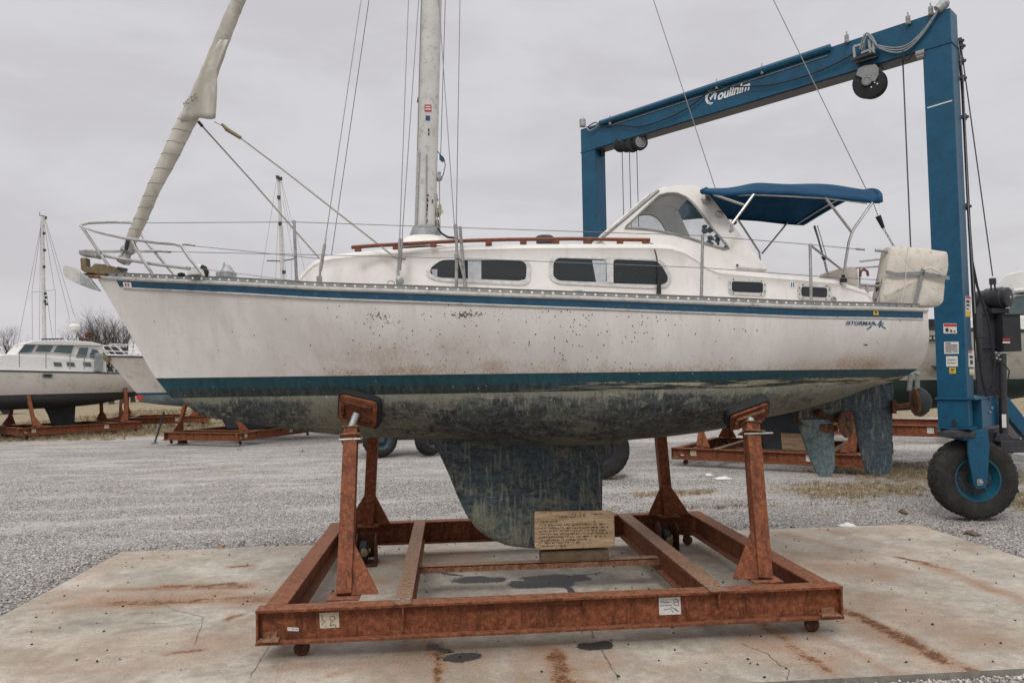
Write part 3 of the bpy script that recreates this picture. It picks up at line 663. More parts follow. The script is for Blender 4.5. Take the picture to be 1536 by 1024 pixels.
# small deck labels
m = MB(); q = [on(CB, x, y, .003)[0] for x, y in [(1185, 422), (1192, 422.5), (1192, 432), (1185, 431.5)]]; m.add(q, [(0, 1, 2, 3)]); dc = m.build('number_label', 'logo_white', boat, smooth=0, recalc=False)
for x in (1186.2, 1189.4):
    m = MB(); q = [on(CB, a, b, .005)[0] for a, b in [(x, 423.5), (x+1.6, 423.6), (x+1.6, 430.5), (x, 430.4)]]; m.add(q, [(0, 1, 2, 3)]); m.build('digit', 'logo_blue', dc, smooth=0, recalc=False)
m = MB(); l, nr = on(CB, 1248, 455, .004); l2, nr2 = on(CB, 1250, 449, .002); m.lathe(l2, nr2, [(.028, 0), (.028, .01), (.018, .012), (.018, .002)], 16); m.build('vent_outlet', 'rail_alloy', boat)
l, nr = on(CB, 867, 437, .003); m = MB(); m.box(l, (.085, .012, .02)); m.build('deck_plate', 'galvanised', boat, bevel=.003)

HY = 6.99
for sd, Yr in ((-1, HY), (1, 2*YC-HY)):
    pts = [P(x, y, HY) for x, y in [(527, 371), (560, 368.5), (640, 364), (700, 361), (760, 359.3), (860, 358.2), (975, 360)]]
    pts = [Vector((p.x, Yr, p.z)) for p in pts]; m = MB(); m.tube(pts, .019, 8)
    for x, y in [(537, 373), (594, 370), (650, 366.5), (733, 363.5), (785, 362.5), (834, 361.8), (881, 361.5), (930, 361.5), (968, 363)]:
        b = P(x, y, HY); m.box((b.x, Yr, b.z-.005), (.062, .03, .045))
    m.build('handrail', 'teak', boat, bevel=.004)
# roof vent
v0 = P(817, 361, 7.3); m = MB(); m.lathe(v0+Vector((0, 0, .0)), (0, 0, 1), [(.085, -.04), (.088, .015), (.092, .02), (.092, .035), (.07, .05), (.02, .055)], 20); m.build('roof_vent', 'dark_steel', boat)
# mast foot housing on roof
c0 = P(640, 352, YC)
m = MB(); m.lathe(Vector((c0.x-.02, YC, c0.z-.17)), (0, 0, 1), [(.36, 0), (.30, .07), (.22, .12), (.20, .135), (.05, .14)], 26); m.build('mast_base', 'deckcoat', boat, smooth=60)
m = MB(); m.lathe(Vector((c0.x-.015, YC, c0.z-.04)), (0, 0, 1), [(.17, 0), (.165, .03), (.135, .11), (.12, .125), (.05, .13)], 22); m.build('mast_boot', 'grey_paint', boat)
# ---- hard dodger
dn = lambda px, py: P(px, py, 7.03+.95*max(0, (400-py)/120)*.30)
outerD = [(903, 357), (914, 350), (950, 319), (986, 289), (1000, 282.5), (1016, 280), (1044, 279.6), (1057, 286), (1077, 312), (1098, 339), (1120, 367), (1143, 396), (1157, 413), (1110, 411), (1080, 409), (1060, 404), (1040, 391), (1010, 377), (975, 372), (940, 370), (905, 368)]
innerD = [(934, 344), (943, 336), (960, 319.5), (975, 305), (987, 294), (1000, 291), (1013, 290.8), (1026, 296), (1036, 304), (1047, 317), (1062, 337), (1078, 356), (1092, 373), (1089, 375), (1080, 373), (1060, 367), (1035, 359), (1010, 352), (976, 345.5), (950, 343)]
def dpt(px, py, side=-1, off=0):
    p = dn(px, py); y = YC-p.y+off*0
    return Vector((p.x, YC+side*(y+off), p.z))
for sd in (-1, 1):
    m = MB(); n = len(outerD)
    cD = (1022, 338); O = star(round_poly(outerD, 3, 3), cD, 120); I = star(round_poly(innerD, 3, 3), cD, 120); n = len(O)
    rows = [[dpt(x, y, sd, 0) for x, y in O], [dpt(x, y, sd, .028) for x, y in O], [dpt(x, y, sd, .028) for x, y in I], [dpt(x, y, sd, 0) for x, y in I]]
    m.add([p for r in rows for p in r], [(i*n+k, i*n+(k+1) % n, ((i+1) % 4)*n+(k+1) % n, ((i+1) % 4)*n+k) for i in range(4) for k in range(n)])
    dp = m.build('dodger_side', 'deckcoat', boat, smooth=40)
    # frame moulding round the glass
    I2 = [dpt(x, y, sd, .036) for x, y in I]; m = MB(); m.tube([p for p in I2], .011, 6, closed=True); m.build('window_seal', 'rail_alloy', dp)
    c = sum((dpt(x, y, sd, .014) for x, y in I), Vector())/n
    ctr = (1014, 330); m = MB(); cc = dpt(ctr[0], ctr[1], sd, .014); m.add([dpt(x, y, sd, .014) for x, y in I]+[cc], [(k, (k+1) % n, n) for k in range(n)]); m.build('dodger_window', 'clear_glass', dp, smooth=0, recalc=False)
# roof arch between the sides and windshield
topD = [(986, 289), (1000, 282.5), (1016, 280), (1044, 279.6), (1057, 286)]
def span(pts, crown, name, mat, th=.03, nn=14, smooth=50, inset=0):
    A = []
    for x, y in pts:
        p = dn(x, y); w = YC-p.y-inset
        A.append([(p.x, YC+w*u, p.z+crown*(1-u**2)) for u in np.linspace(-1, 1, nn)])
    m = MB(); m.grid(np.array(A)); return m.build(name, mat, boat, smooth=smooth, solid=th)
span(topD, .05, 'dodger_roof', 'deckcoat')
span([(905, 356), (914, 350)], .02, 'windshield_sill', 'deckcoat')
span([(914, 350), (950, 319), (986, 289)], .04, 'windshield', 'clear_glass', .006, inset=.02)
for f_ in (-.36, 0, .36):
    a = dn(914, 350); b = dn(986, 289); w0 = YC-a.y; m = MB(); m.tube([(a.x-.006, YC+f_*w0, a.z+.02+.02), (b.x-.006, YC+f_*(YC-b.y), b.z+.05)], .016, 8); m.build('windshield_bar', 'rub_alloy', boat)
a = dn(903, 356); b = dn(986, 288); m = MB(); m.tube([dpt(903, 356, -1, .03), dpt(950, 317, -1, .03), dpt(986, 287, -1, .03)], .017, 8); m.build('windshield_rail', 'rail_alloy', boat)
for x, y, r in ((1057, 302, .042), (1077, 323, .034)):
    p = dpt(x, y, -1, .028); m = MB(); m.lathe(p, (-.25, -1, -.12), [(r*1.25, 0), (r*1.25, .008), (r, .012), (r*.95, .03), (r*.5, .042), (r*.1, .044)], 18); m.build('deck_lamp', 'dull_steel', boat)
m = MB(); m.bar(dpt(1102, 399.5, -1, .034), dpt(1148, 403.5, -1, .034), .012, .028); m.build('dodger_fiddle', 'deckcoat', boat, bevel=.004)
p = dpt(1103, 399, -1, .045); m = MB(); m.lathe(p, (0, -1, 0), [(.012, 0), (.012, .01), (.004, .012)], 12); m.build('fiddle_cap', 'rim_blue', boat)
for x, y in [(1112, 351), (1128, 371), (1143, 392), (1121, 384), (1133, 400), (1142, 401), (1064, 293), (1050, 300), (1088, 347), (1066, 375)]:
    pass
# boards of the companionway behind, dark gear seen through the window
m = MB(); m.box((P(1060, 350, YC).x, YC, deckz(2.4)+.25), (.04, .9, .7)); m.build('companionway_board', 'grey_paint', boat)
g = P(1076, 350, 7.45); m = MB()
for k in range(60):
    q = g+Vector((rnd.uniform(-.14, .2), rnd.uniform(-.1, .1), rnd.uniform(-.2, .16))); r = rnd.uniform(.012, .035); m.lathe(q, (rnd.uniform(-1, 1), rnd.uniform(-1, 1), rnd.uniform(-1, 1)), [(r*.3, -r), (r, -r*.3), (r*.8, r*.5), (r*.2, r)], 7)
m.build('cockpit_gear', 'dark_steel', boat, smooth=0)
# ---- bimini: canopy with edge roll, bows and struts
nb_, fb_ = 6.93, 8.50
bt_ = [(1040, 281.5, 7.35), (1090, 277, 7.6), (1128, 271.5, YC), (1180, 272.3, YC), (1229, 273, YC), (1275, 280, YC), (1306, 285.5, YC), (1319, 287, YC)]
ce = [P(x, y, YC) for x, y, Y in bt_]; cex = [p.x for p in ce]; cez = [p.z for p in ce]
ed = [P(x, y, nb_) for x, y in [(1049, 288), (1090, 293), (1131, 289.5), (1180, 291), (1235, 294.5), (1280, 300), (1312, 302.5), (1320, 298)]]; edx = [p.x for p in ed]; edz = [p.z for p in ed]
A = []
xa_, xb_ = edx[0]+.02, max(edx)-.0
for x in np.linspace(xa_, xb_, 40):
    zc = float(smooth_i(x, cex, cez)) if x < cex[-1] else cez[-1]; ze = float(np.interp(x, edx[:-1], edz[:-1]))
    wob = .006*math.sin(x*9)
    zc = float(smooth_i(x+.26, cex, cez))-.065 if x+.26 < cex[-1] else cez[-1]-.065
    row = [(x+.26*(1-u*u), nb_+(fb_-nb_)*(u+1)/2, ze+.015+.10*(u+1)/2+(zc-ze-.065)*(1-u*u)+wob*(1-u*u)) for u in np.linspace(-1, 1, 25)]
    row = [(x, nb_+.010, ze-.014), (x, nb_-.002, ze-.004)]+row+[(x, fb_+.002, ze+.10), (x, fb_-.008, ze+.085)]
    A.append(row)
m = MB(); m.grid(np.array(A)); bim = m.build('bimini_canopy', 'bimini_canvas', boat, smooth=60, solid=.006)
for i in (0, -1):
    m = MB(); m.tube([Vector(p) for p in A[i][1:-1]], .026 if i else .014, 10); m.build('edge_roll', 'bimini_canvas', bim, smooth=60)
for px in (1303,):
    x = P(px, 290, nb_).x; j = int(np.argmin([abs(a[0][0]-x) for a in A])); m = MB(); m.tube([Vector(p)-Vector((0, 0, .018)) for p in A[j][2:-2]], .012, 8); m.build('canopy_bow', 'stainless', bim)
for sd in (-1, 1):
    def q(px, py): return P(px, py, nb_+.01 if sd < 0 else 8.48)
    for seg, r in ((([(1106, 328), (1139, 378), (1141, 400)], .013), ([(1181, 334), (1143, 380)], .013), ([(1222, 338), (1235, 386), (1240, 410)], .008), ([(1226, 338), (1240, 386)], .006)) if sd > 0 else (([(1131, 291), (1098, 336)], .014), ([(1070, 292), (1117, 308)], .013), ([(1236, 294), (1278, 349)], .0135), ([(1309, 303), (1279, 346), (1273, 364), (1268, 395), (1265, 421)], .0135), ([(1080, 294), (1131, 292), (1237, 297)], .009), ([(1237, 297), (1300, 305)], .009))):
        m = MB(); m.tube([q(*p) for p in seg], r, 8); m.build('canopy_strut', 'stainless', boat)
    if sd > 0: break
    m = MB(); m.tube([q(1098, 336), q(1096.5, 346)], .015, 8); m.lathe(q(1097, 346), (0, -1, 0), [(.018, -.02), (.018, .02)], 12); m.build('strut_hinge', 'dull_steel', boat)
    m = MB(); m.lathe(q(1265, 420), (0, 0, 1), [(.035, -.02), (.035, .01), (.018, .02), (.018, .05)], 14); m.build('strut_foot', 'black_rubber', boat)

# ---- mast with track, boot, fittings and rigging
mb0 = P(637.5, 345, YC); mt0 = P(647, 0, YC); dv = (mt0-mb0)/(mt0.z-mb0.z); mtop = mb0+dv*(12.8-mb0.z)
m = MB(); m.tube([mb0-dv*.1, mb0+dv*3, mtop], .112, 20, el=.68); mast = m.build('mast', 'mast_paint', boat, smooth=60)
def mp(px, py, Y=YC): return P(px, py, Y)
m = MB(); m.bar(P(640, 232, 7.668), P(639, 340, 7.668), .014, .012); m.build('sail_track', 'grey_paint', mast)
m = MB(); m.bar(P(628, 228, 7.70), P(624, 340, 7.70), .04, .028); m.build('halyard_cover', 'galvanised', mast, bevel=.004)
m = MB(); q = [P(x, y, 7.672) for x, y in [(637, 157), (647, 157.3), (647, 167.5), (637, 167.2)]]; m.prism(q, (0, -.002, 0)); sk = m.build('mast_sticker', 'sticker_red', mast, smooth=0)
m = MB(); q = [P(x, y, 7.668) for x, y in [(638, 163), (646, 163.2), (646, 165), (638, 164.8)]]; m.prism(q, (0, -.001, 0)); q = [P(x, y, 7.668) for x, y in [(638.5, 159.3), (645.5, 159.5), (645.5, 161.2), (638.5, 161)]]; m.prism(q, (0, -.001, 0)); m.build('sticker_line', 'logo_white', sk, smooth=0)
m = MB(); q = [P(x, y, 7.672) for x, y in [(638.5, 173.5), (645, 173.7), (645, 181), (638.5, 180.8)]]; m.prism(q, (0, -.002, 0)); m.build('mast_sticker', 'logo_blue', mast, smooth=0)
for x, y in [(643, 195), (643, 201), (642, 293), (641.5, 300), (641, 308), (640.5, 314), (640, 321), (649, 302), (640.5, 331)]:
    m = MB(); p = P(x, y, 7.672); m.box(p, (.014, .012, rnd.uniform(.02, .05))); m.build('mast_fitting', 'black_plastic', mast, bevel=.003)
m = MB(); p = P(631, 150, 7.74); m.box(p, (.035, .04, .08)); m.tube([p+Vector((-.02, 0, .03)), p+Vector((-.03, 0, -.03))], .012); m.build('cleat', 'black_plastic', mast, bevel=.006)
for x, y, s1, mt_ in [(659, 268, .05, 'dull_steel'), (657, 322, .045, 'anchor_bronze'), (660, 317, .05, 'paper'), (655, 300, .03, 'dull_steel'), (656, 340, .05, 'anchor_bronze')]:
    m = MB(); p = P(x, y, YC); m.lathe(p, (.3, -1, 0), [(.01, -s1*.6), (s1*.6, -s1*.5), (s1*.6, s1*.5), (.01, s1*.6)], 12); m.box(p+Vector((0, 0, .03)), (s1*.7, s1*.8, s1*1.6)); m.build('winch_block', mt_, mast, bevel=.004)
m = MB(); m.tube([P(655, 225, YC), P(660, 232, YC), P(666, 238, YC), P(668, 248, YC), P(665, 262, YC), P(661, 270, YC)], .005, 6); m.build('mast_line', 'black_plastic', mast)
m = MB(); q = [P(x, y, YC) for x, y in [(659, 233), (664, 234), (667, 239), (664, 242), (659, 238)]]; m.prism(q, (0, .05, 0)); m.build('pennant', 'rim_blue', mast, smooth=0)
m = MB(); m.tube([P(657, 343, 7.65), P(662, 350, 7.6), P(672, 356, 7.5), P(684, 357, 7.4)], .012, 8); m.build('mast_cable', 'black_rubber', mast)
m = MB(); m.tube([P(655, 290, 7.7), P(656, 345, 7.7)], .006, 6); m.tube([P(659, 272, 7.7), P(660, 345, 7.7)], .006, 6); m.build('halyard_tail', 'rope', mast)
# spreaders far above the picture
m = MB()
for sd in (-1, 1): m.tube([mb0+dv*4.6, mb0+dv*4.5+Vector((.12, sd*1.0, .05))], .03, 8)
m.build('spreader', 'mast_paint', mast)
def wire(name, pts, r=.0045, mat='wire', parent=boat):
    m = MB(); m.tube(pts, r, 6); return m.build(name, mat, parent)
def ext(a, b, k): return a+(b-a)*k     # past b
NS = YC-.88
def shroud(px0, py0, px1, py1, Yt, Yb, tb=True, chain=None, k=1.6, r=.0042):
    a = P(px1, py1, Yb); b = P(px0, py0, Yt); top = ext(a, b, k)
    wire('shroud', [a, top], r)
    return a
a = shroud(541.5, 0, 488.5, 357, 7.55, 6.98)
m = MB(); m.tube([a, P(487.5, 366, 6.97)], .009, 6); m.tube([P(487, 367, 6.97), P(480.5, 406, 6.95)], .016, 8); m.tube([P(480.5, 406, 6.95), P(479, 420, 6.95)], .011, 6); m.box(P(479, 419, 6.95), (.05, .02, .06)); m.build('turnbuckle', 'dull_steel', boat)
shroud(553.5, 0, 497, 384, 7.9, 8.35, r=.004)
for px0, px1 in ((612.7, 599.5), (628, 603)):
    a = shroud(px0, 0, px1, 358, 7.5, 6.86)
    m = MB(); m.tube([a, P(597.5 if px1 < 600 else 600, 405, 6.84)], .012, 8); m.build('turnbuckle', 'dull_steel', boat)
m = MB(); m.box(P(600, 422, 6.82), (.07, .03, .05)); m.tube([P(597, 405, 6.84), P(597.5, 424, 6.82)], .014); m.lathe(P(600, 421, 6.80), (0, -1, 0), [(.04, 0), (.04, .03), (.02, .04)], 14); m.build('chainplate', 'galvanised', boat)
m = MB(); m.tube([P(586.5+5.5*math.cos(t_), 426.5+5.5*math.sin(t_), 6.8) for t_ in np.linspace(0, 6.28, 16)[:-1]], .004, 6, closed=True); m.build('ring', 'dull_steel', boat)
for px0, px1, yb in ((660, 681.5, 337), (690, 684.5, 337)):
    a = shroud(px0, 28 if px0 == 660 else 0, px1, yb, 7.6 if px0 == 660 else 7.4, 6.86)
m = MB(); m.tube([P(683, 337, 6.86), P(685, 358, 6.85)], .019, 8); m.tube([P(685, 358, 6.85), P(685, 381, 6.84)], .013, 8); m.tube([P(685, 383, 6.84), P(684.5, 430, 6.8)], .016, 8); m.tube([P(687, 384, 6.84), P(699, 428, 6.8)], .013, 8); m.lathe(P(685, 384, 6.83), (0, -1, 0), [(.025, -.01), (.025, .02)], 12); m.build('turnbuckle', 'dull_steel', boat)
for px0, px1, yb in ((632, 626.5, 226), (668, 661, 232)): wire('halyard', [P(px1, yb, 7.66), ext(P(px1, yb, 7.66), P(px0, 0, 7.70), 1.8)], .004)
# twin backstay
a = P(1299, 284, 7.5); b = P(1160, 0, 7.6); wire('backstay', [P(1309, 304, 7.45), ext(a, b, 1.4)], .0052, 'wire_light')
def stay_tail(p0, p1, p2, p3, Y):
    m = MB(); m.tube([P(*p0, Y), P(*p1, Y)], .004, 6); m.build('stay_wire', 'wire', boat)
    m = MB(); m.tube([P(*p1, Y), P(*p2, Y)], [.030, .017], 10); m.build('insulator', 'black_rubber', boat)
    m = MB(); q0 = P(*p2, Y); q1 = P(*p3, Y); n = 5
    for k in range(n):
        c = q0+(q1-q0)*((k+.5)/n); u = (q1-q0)*(.62/n); w = Vector((0, 1, 0)) if k % 2 else Vector((.8, .2, .4))
        m.tube([c+u*math.cos(t_)+w*.012*math.sin(t_) for t_ in np.linspace(0, 6.28, 10)[:-1]], .004, 5, closed=True)
    m.build('chain_link', 'chain', boat)
stay_tail((1309, 302), (1317, 324), (1325, 342), (1342, 372), 7.45)
a = P(1070, 276, 8.1); b = P(980, 0, 7.9); wire('backstay', [P(1074, 286, 8.1), ext(a, b, 1.4)], .005, 'wire_light')
stay_tail((1220, 339), (1235, 384), (1237, 390), (1242, 411), 8.35)
wire('mainsheet', [P(1222, 339, 8.3), P(1234, 382, 8.3)], .012, 'wire')

# ---- pulpit, stanchions, lifelines, pushpit
def tubes(name, segs, Y, r, mat='stainless', parent=boat):
    m = MB()
    for sg in segs: m.tube([P(x, y, Y if len(pt) == 2 else pt[2]) for pt in sg for x, y in [pt[:2]]], r, 8)
    return m.build(name, mat, parent)
# near side top rail: starts at the bow tip, round corner, runs back and slopes down
tubes('pulpit', [[(124, 337, 7.78), (121, 339, 7.7), (124, 342, 7.6), (150, 349, 7.5), (190, 358, 7.3), (235, 364, 7.1), (262, 366, 7.05), (272, 369, 7.02), (284, 387, 6.98), (306, 414, 6.95)],
                 [(124, 337, 7.78), (132, 334.5, 7.9), (165, 333.2, 8.05), (195, 333.8, 8.15), (203, 337, 8.15), (220, 364, 8.1), (263, 414, 8.0)],
                 [(124, 342, 7.6), (135, 358, 7.55), (163, 399, 7.5)], [(199, 362, 7.25), (214, 390, 7.2), (230, 413, 7.2)],
                 [(150, 377, 7.5), (200, 377, 7.8), (240, 376.5, 8.1)], [(148, 382, 7.55), (180, 388, 7.45), (230, 396, 7.2), (285, 403, 7.0)]], YC, .0145)
stn = [(441, 331, 445, 422, -1), (690, 340, 698, 432, -1), (1054, 352, 1052, 447, -1), (1215, 366, 1217, 454, -1)]
tops = []
for x0, y0, x1, y1, sd in stn:
    Yn = nearY((x0+x1)/2)+.05; b = P(x1, y1+4, Yn); t_ = P(x0, y0, Yn+.03); tops.append(t_)
    m = MB(); m.tube([b, t_], .0145, 8); s_ = m.build('stanchion', 'dull_steel', boat); m = MB(); m.lathe(b+Vector((0, 0, -.01)), (0, 0, 1), [(.03, 0), (.03, .02), (.02, .03), (.019, .06)], 12); m.build('stanchion_base', 'dull_steel', s_)
    bb = Vector((b.x, 2*YC-b.y, b.z)); tt = Vector((t_.x, 2*YC-t_.y, t_.z)); m = MB(); m.tube([bb, bb+(tt-bb)*.55], .0145, 8)
Yl = [P(208, 334, 8.1)]
def life(pts, r=.0035):
    m = MB(); m.tube(pts, r, 6); return m.build('lifeline', 'wire', boat)
life([P(206, 334.5, 8.12), P(441, 333, tops[0].y)]+[P(690, 341.5, tops[1].y), P(1054, 353.5, tops[2].y), P(1216, 367, tops[3].y), P(1290, 374, 7.0)])
life([P(250, 377.5, 7.9), P(441, 381.5, tops[0].y), P(694, 387.5, tops[1].y), P(1053, 401.5, tops[2].y), P(1216, 413.5, tops[3].y), P(1318, 420, 7.0)])
life([P(262, 366, 7.05), P(441, 384, 7.0), P(480, 388, 6.95)])
life([P(278, 400, 7.0), P(441, 421, 6.95)], .003)
m = MB(); m.tube([P(274, 365.5, 7.04), P(292, 368, 7.04)], .011); m.tube([P(240, 377, 7.95), P(256, 378, 7.9)], .011); m.tube([P(1284, 373.5, 7.0), P(1297, 374.5, 7.0)], .010); m.build('lifeline_turnbuckle', 'dull_steel', boat)
tubes('pushpit', [[(1313, 375.5), (1328, 376.5), (1334, 380), (1330, 400), (1322, 430), (1315, 456)], [(1290, 427), (1340, 430)], [(1290, 428), (1289, 455)], [(1300, 428), (1301, 455)]], 7.0, .015)
tubes('pushpit', [[(1290, 392, 8.3), (1340, 386, 8.3)], [(1282, 402, 8.4), (1335, 398, 8.4)], [(1290, 400, 8.4), (1289, 450, 8.4)], [(1216, 368, 7.0), (1262, 404, 8.3)]], 8.2, .012)
m = MB(); m.tube([P(x, y, 8.3) for x, y in [(1290, 415), (1291, 407), (1296, 404), (1301, 407), (1302, 414)]], .016, 8); m.build('horseshoe_buoy', 'buoy_red', boat)
m = MB(); m.prism([P(x, y, 8.0) for x, y in [(1285, 430), (1330, 424), (1332, 430), (1290, 441)]], (0, .3, 0)); m.build('stern_seat', 'bag_canvas', boat, bevel=.01)
m = MB(); m.box(P(1319, 440, 7.05), (.05, .05, .22)); m.lathe(P(1319, 452, 7.05), (0, 0, 1), [(.04, 0), (.04, .03), (.02, .04)], 12); m.build('stern_light', 'black_plastic', boat, bevel=.006)
# foredeck gear
m = MB(); m.lathe(P(298, 413, 7.3), (0, 0, 1), [(.10, 0), (.10, .05), (.085, .085), (.03, .10)], 18); m.build('deck_vent', 'plastic_white', boat)
m = MB(); m.tube([P(302, 400, 7.1), P(307, 402, 7.1), P(310, 408, 7.1), P(308, 415, 7.1)], .022, 8); m.build('bow_light', 'black_rubber', boat)
m = MB(); m.lathe(P(341, 416, 7.3), (0, 0, 1), [(.07, 0), (.07, .05), (.045, .09), (.02, .12)], 16); m.bar(P(325, 412, 7.3), P(354, 413, 7.3), .06, .05); m.lathe(P(336, 402, 7.3), (0, 0, 1), [(.015, 0), (.012, .04), (.004, .06)], 8); m.build('windlass', 'galvanised', boat, bevel=.006)
m = MB(); m.lathe(P(272, 415, 7.2), (0, 0, 1), [(.03, 0), (.035, .03), (.01, .04)], 10); m.build('deck_knob', 'black_rubber', boat)
# jib sheets
m = MB(); m.tube([P(322, 183, 7.68), P(337, 191, 7.6)], .006, 6); m.tube([P(362, 208, 7.6), P(430, 259, 7.45), P(500, 314, 7.25), P(590, 384, 6.92)], .0095, 6); m.build('jib_sheet', 'rope', boat)
m = MB(); m.tube([P(333, 186, 7.6), P(340, 194, 7.6), P(361, 207, 7.6)], [.012, .022, .018], 8); m.build('sheet_toggle', 'anchor_bronze', boat)
m = MB(); m.tube([P(297, 182, 7.82), P(304, 190, 7.85)], .016, 6); m.build('sheet_shackle', 'black_plastic', boat)
m = MB(); m.tube([P(304, 190, 7.85), P(380, 274, 8.0), P(440, 343, 8.15), P(482, 391, 8.3)], .0095, 6); m.build('jib_sheet', 'rope', boat)
m = MB(); m.tube([P(588, 383, 6.92), P(597, 387, 6.86), P(608, 388, 6.84)], .016, 6); m.build('sheet_lead', 'dull_steel', boat)
m = MB(); m.tube([P(970, 362, 7.0), P(980, 367, 6.96), P(985, 385, 6.88), P(988, 412, 6.84)], .006, 6); m.build('lamp_cord', 'black_rubber', boat)
m = MB(); m.tube([P(989, 413, 6.84), P(988, 442, 6.82)], [.016, .024], 8); m.build('hanging_fender', 'black_rubber', boat)

# ---- furled headsail
ax = [(189, 384), (196, 362), (213, 325), (230, 284), (256, 232), (276, 190), (292, 160), (312, 115), (330, 68), (347, 25), (358, 0)]
wd = [.03, .055, .062, .064, .08, .085, .09, .085, .075, .07, .066]
ap = [P(x, y, YC) for x, y in ax]; ap.append(ext(ap[-2], ap[-1], 8)); wd.append(.05)
pp = []; ww = []
for i in range(len(ap)-1):
    k = 12
    for j in range(k): u = j/k; pp.append(ap[i].lerp(ap[i+1], u)); ww.append((wd[i]*(1-u)+wd[i+1]*u)*(1+.02*math.sin((i*k+j)*.9)))
pp.append(ap[-1]); ww.append(wd[-1])
m = MB(); m.tube(pp, ww, 18); sail = m.build('furled_sail', 'sail_cover', boat, smooth=60)
# spiral wrap lines
spi = []; L = len(pp)
for i in range(4*12, 5*12*1+1): pass
for i in np.linspace(12, 5.2*12, 300):
    k = int(i); u = i-k; c = pp[k].lerp(pp[k+1], u); r = (ww[k]*(1-u)+ww[k+1]*u)+.002; d = (pp[k+1]-pp[k]).normalized(); a_ = i*1.25; e1 = Vector((0, 1, 0)); e2 = d.cross(e1); spi.append(c+(e1*math.cos(a_)+e2*math.sin(a_))*r)
m = MB(); m.tube(spi, .0026, 5); m.build('furl_lashing', 'rope', sail)
# clew flap
fl_ = [(269, 180.5), (286, 146), (312, 86), (330, 60), (343, 55), (326, 103), (325, 140), (324, 165), (322, 176), (318, 178.5), (296, 177)]
m = MB(); A = []
for k, u in enumerate(np.linspace(0, 1, 12)):
    ya = 180-u*120; xl = np.interp(-ya, [-180.5, -146, -86, -60], [269, 286, 312, 330]); xr = np.interp(-ya, [-179, -165, -140, -103, -60], [323, 324, 325, 326, 343])
    A.append([tuple(P(xl+(xr-xl)*v, ya-(3*v if k == 0 else 0)+1.5*math.sin(v*9)*(k == 0), 7.65+.012*math.sin(v*7+k*.9)+.06*v*0)) for v in np.linspace(0, 1, 10)])
A = np.array(A); m.grid(A); m.build('clew_flap', 'sail_cover', sail, smooth=70, solid=.012)
text_mesh('sail_mark', 'MC\u00b7Z.C.', P(277, 161, 7.62), P(298, 146, 7.62)-P(277, 161, 7.62), (P(279, 152, 7.62)-P(282, 160, 7.62))*1.5, 'ink', sail, .8, off=.004)
m = MB(); m.lathe(P(188, 385, YC), P(196, 362, YC)-P(190, 378, YC), [(.02, -.08), (.06, -.07), (.075, -.03), (.05, .0), (.045, .03), (.07, .06), (.06, .10), (.03, .12)], 16); m.build('furling_drum', 'dull_steel', sail)
m = MB(); m.tube([P(184, 382, YC), P(186, 392, YC), P(186, 397, YC)], .012, 6); m.tube([P(192, 360, 7.68), P(189, 374, 7.68)], .02, 6); m.build('drum_fitting', 'black_plastic', sail)

# bow roller
m = MB(); m.prism([P(x, y, 7.70) for x, y in [(120, 386.5), (129, 386.5), (130, 400), (134, 402), (142, 395), (160, 396.5), (175, 401), (187, 407), (184, 411.5), (150, 411.5), (126, 408), (121, 404)]], (0, .09, 0)); m.build('bow_roller', 'anchor_bronze', boat, smooth=0, bevel=.006)
m = MB(); m.prism([P(x, y, 7.68) for x, y in [(118, 374), (130, 373), (144, 375), (147, 380), (144, 387), (137, 385), (120, 383), (117, 379)]], (0, .12, 0)); m.build('roller_head', 'dull_steel', boat, smooth=0, bevel=.012)
m = MB(); m.prism([P(x, y, 7.69) for x, y in [(127, 411.8), (158, 412.2), (158, 417.5), (128, 415)]], (0, .11, 0)); m.build('stem_plate', 'rust_top', boat, smooth=0, bevel=.004)
# decals on the hull
def decal(name, pts, mat, parent=boat, off=.006, bv=HB, th=.001):
    q = [on(bv, x, y, off)[0] for x, y in pts]
    if any(a is None for a in q): print('decal miss', name); return None
    m = MB(); m.add(q, [tuple(range(len(q)))]); return m.build(name, mat, parent, smooth=0, recalc=False)
d = decal('bow_sticker', [(185, 423), (197.5, 423.3), (198.5, 430.5), (187, 430)], 'logo_white', off=.009)
for x in (188.5, 192.5): decal('sticker_mark', [(x, 424.5), (x+2.2, 424.6), (x+2.4, 429), (x+.2, 428.9)], 'sticker_red', d or boat, .0115)
d = decal('warning_sticker', [(1309, 466), (1316.5, 466.2), (1316.5, 472.6), (1309, 472.4)], 'sticker_yellow', off=.009)
decal('sticker_mark', [(1311, 467), (1314.5, 467.2), (1313.5, 470.5), (1312, 470.5)], 'ink', d or boat, .0115)
p0, n0 = on(HB, 1268, 487, .004); p1, _ = on(HB, 1311, 487.5, .004); up, _ = on(HB, 1270.5, 480, .004)
text_mesh('boat_name', 'ISTGRMAR', p0, p1-p0, (up-p0)*1.15, 'logo_blue', boat, 1.0, bold=.02, off=.004)
def stroke(name, pts, w, mat, parent, bv=HB, off=.005):
    m = MB(); vs = []
    for i, (x, y) in enumerate(pts):
        a = pts[max(i-1, 0)]; b = pts[min(i+1, len(pts)-1)]; d = np.array([b[0]-a[0], b[1]-a[1]]); d = d/(np.linalg.norm(d)+1e-9); n_ = np.array([-d[1], d[0]])*w/2
        for sg in (-1, 1):
            q, _ = on(bv, x+sg*n_[0], y+sg*n_[1], off)
            if q is None: return
            vs.append(q)
    m.add(vs, [(2*i, 2*i+1, 2*i+3, 2*i+2) for i in range(len(pts)-1)]); return m.build(name, mat, parent, smooth=0, recalc=False)
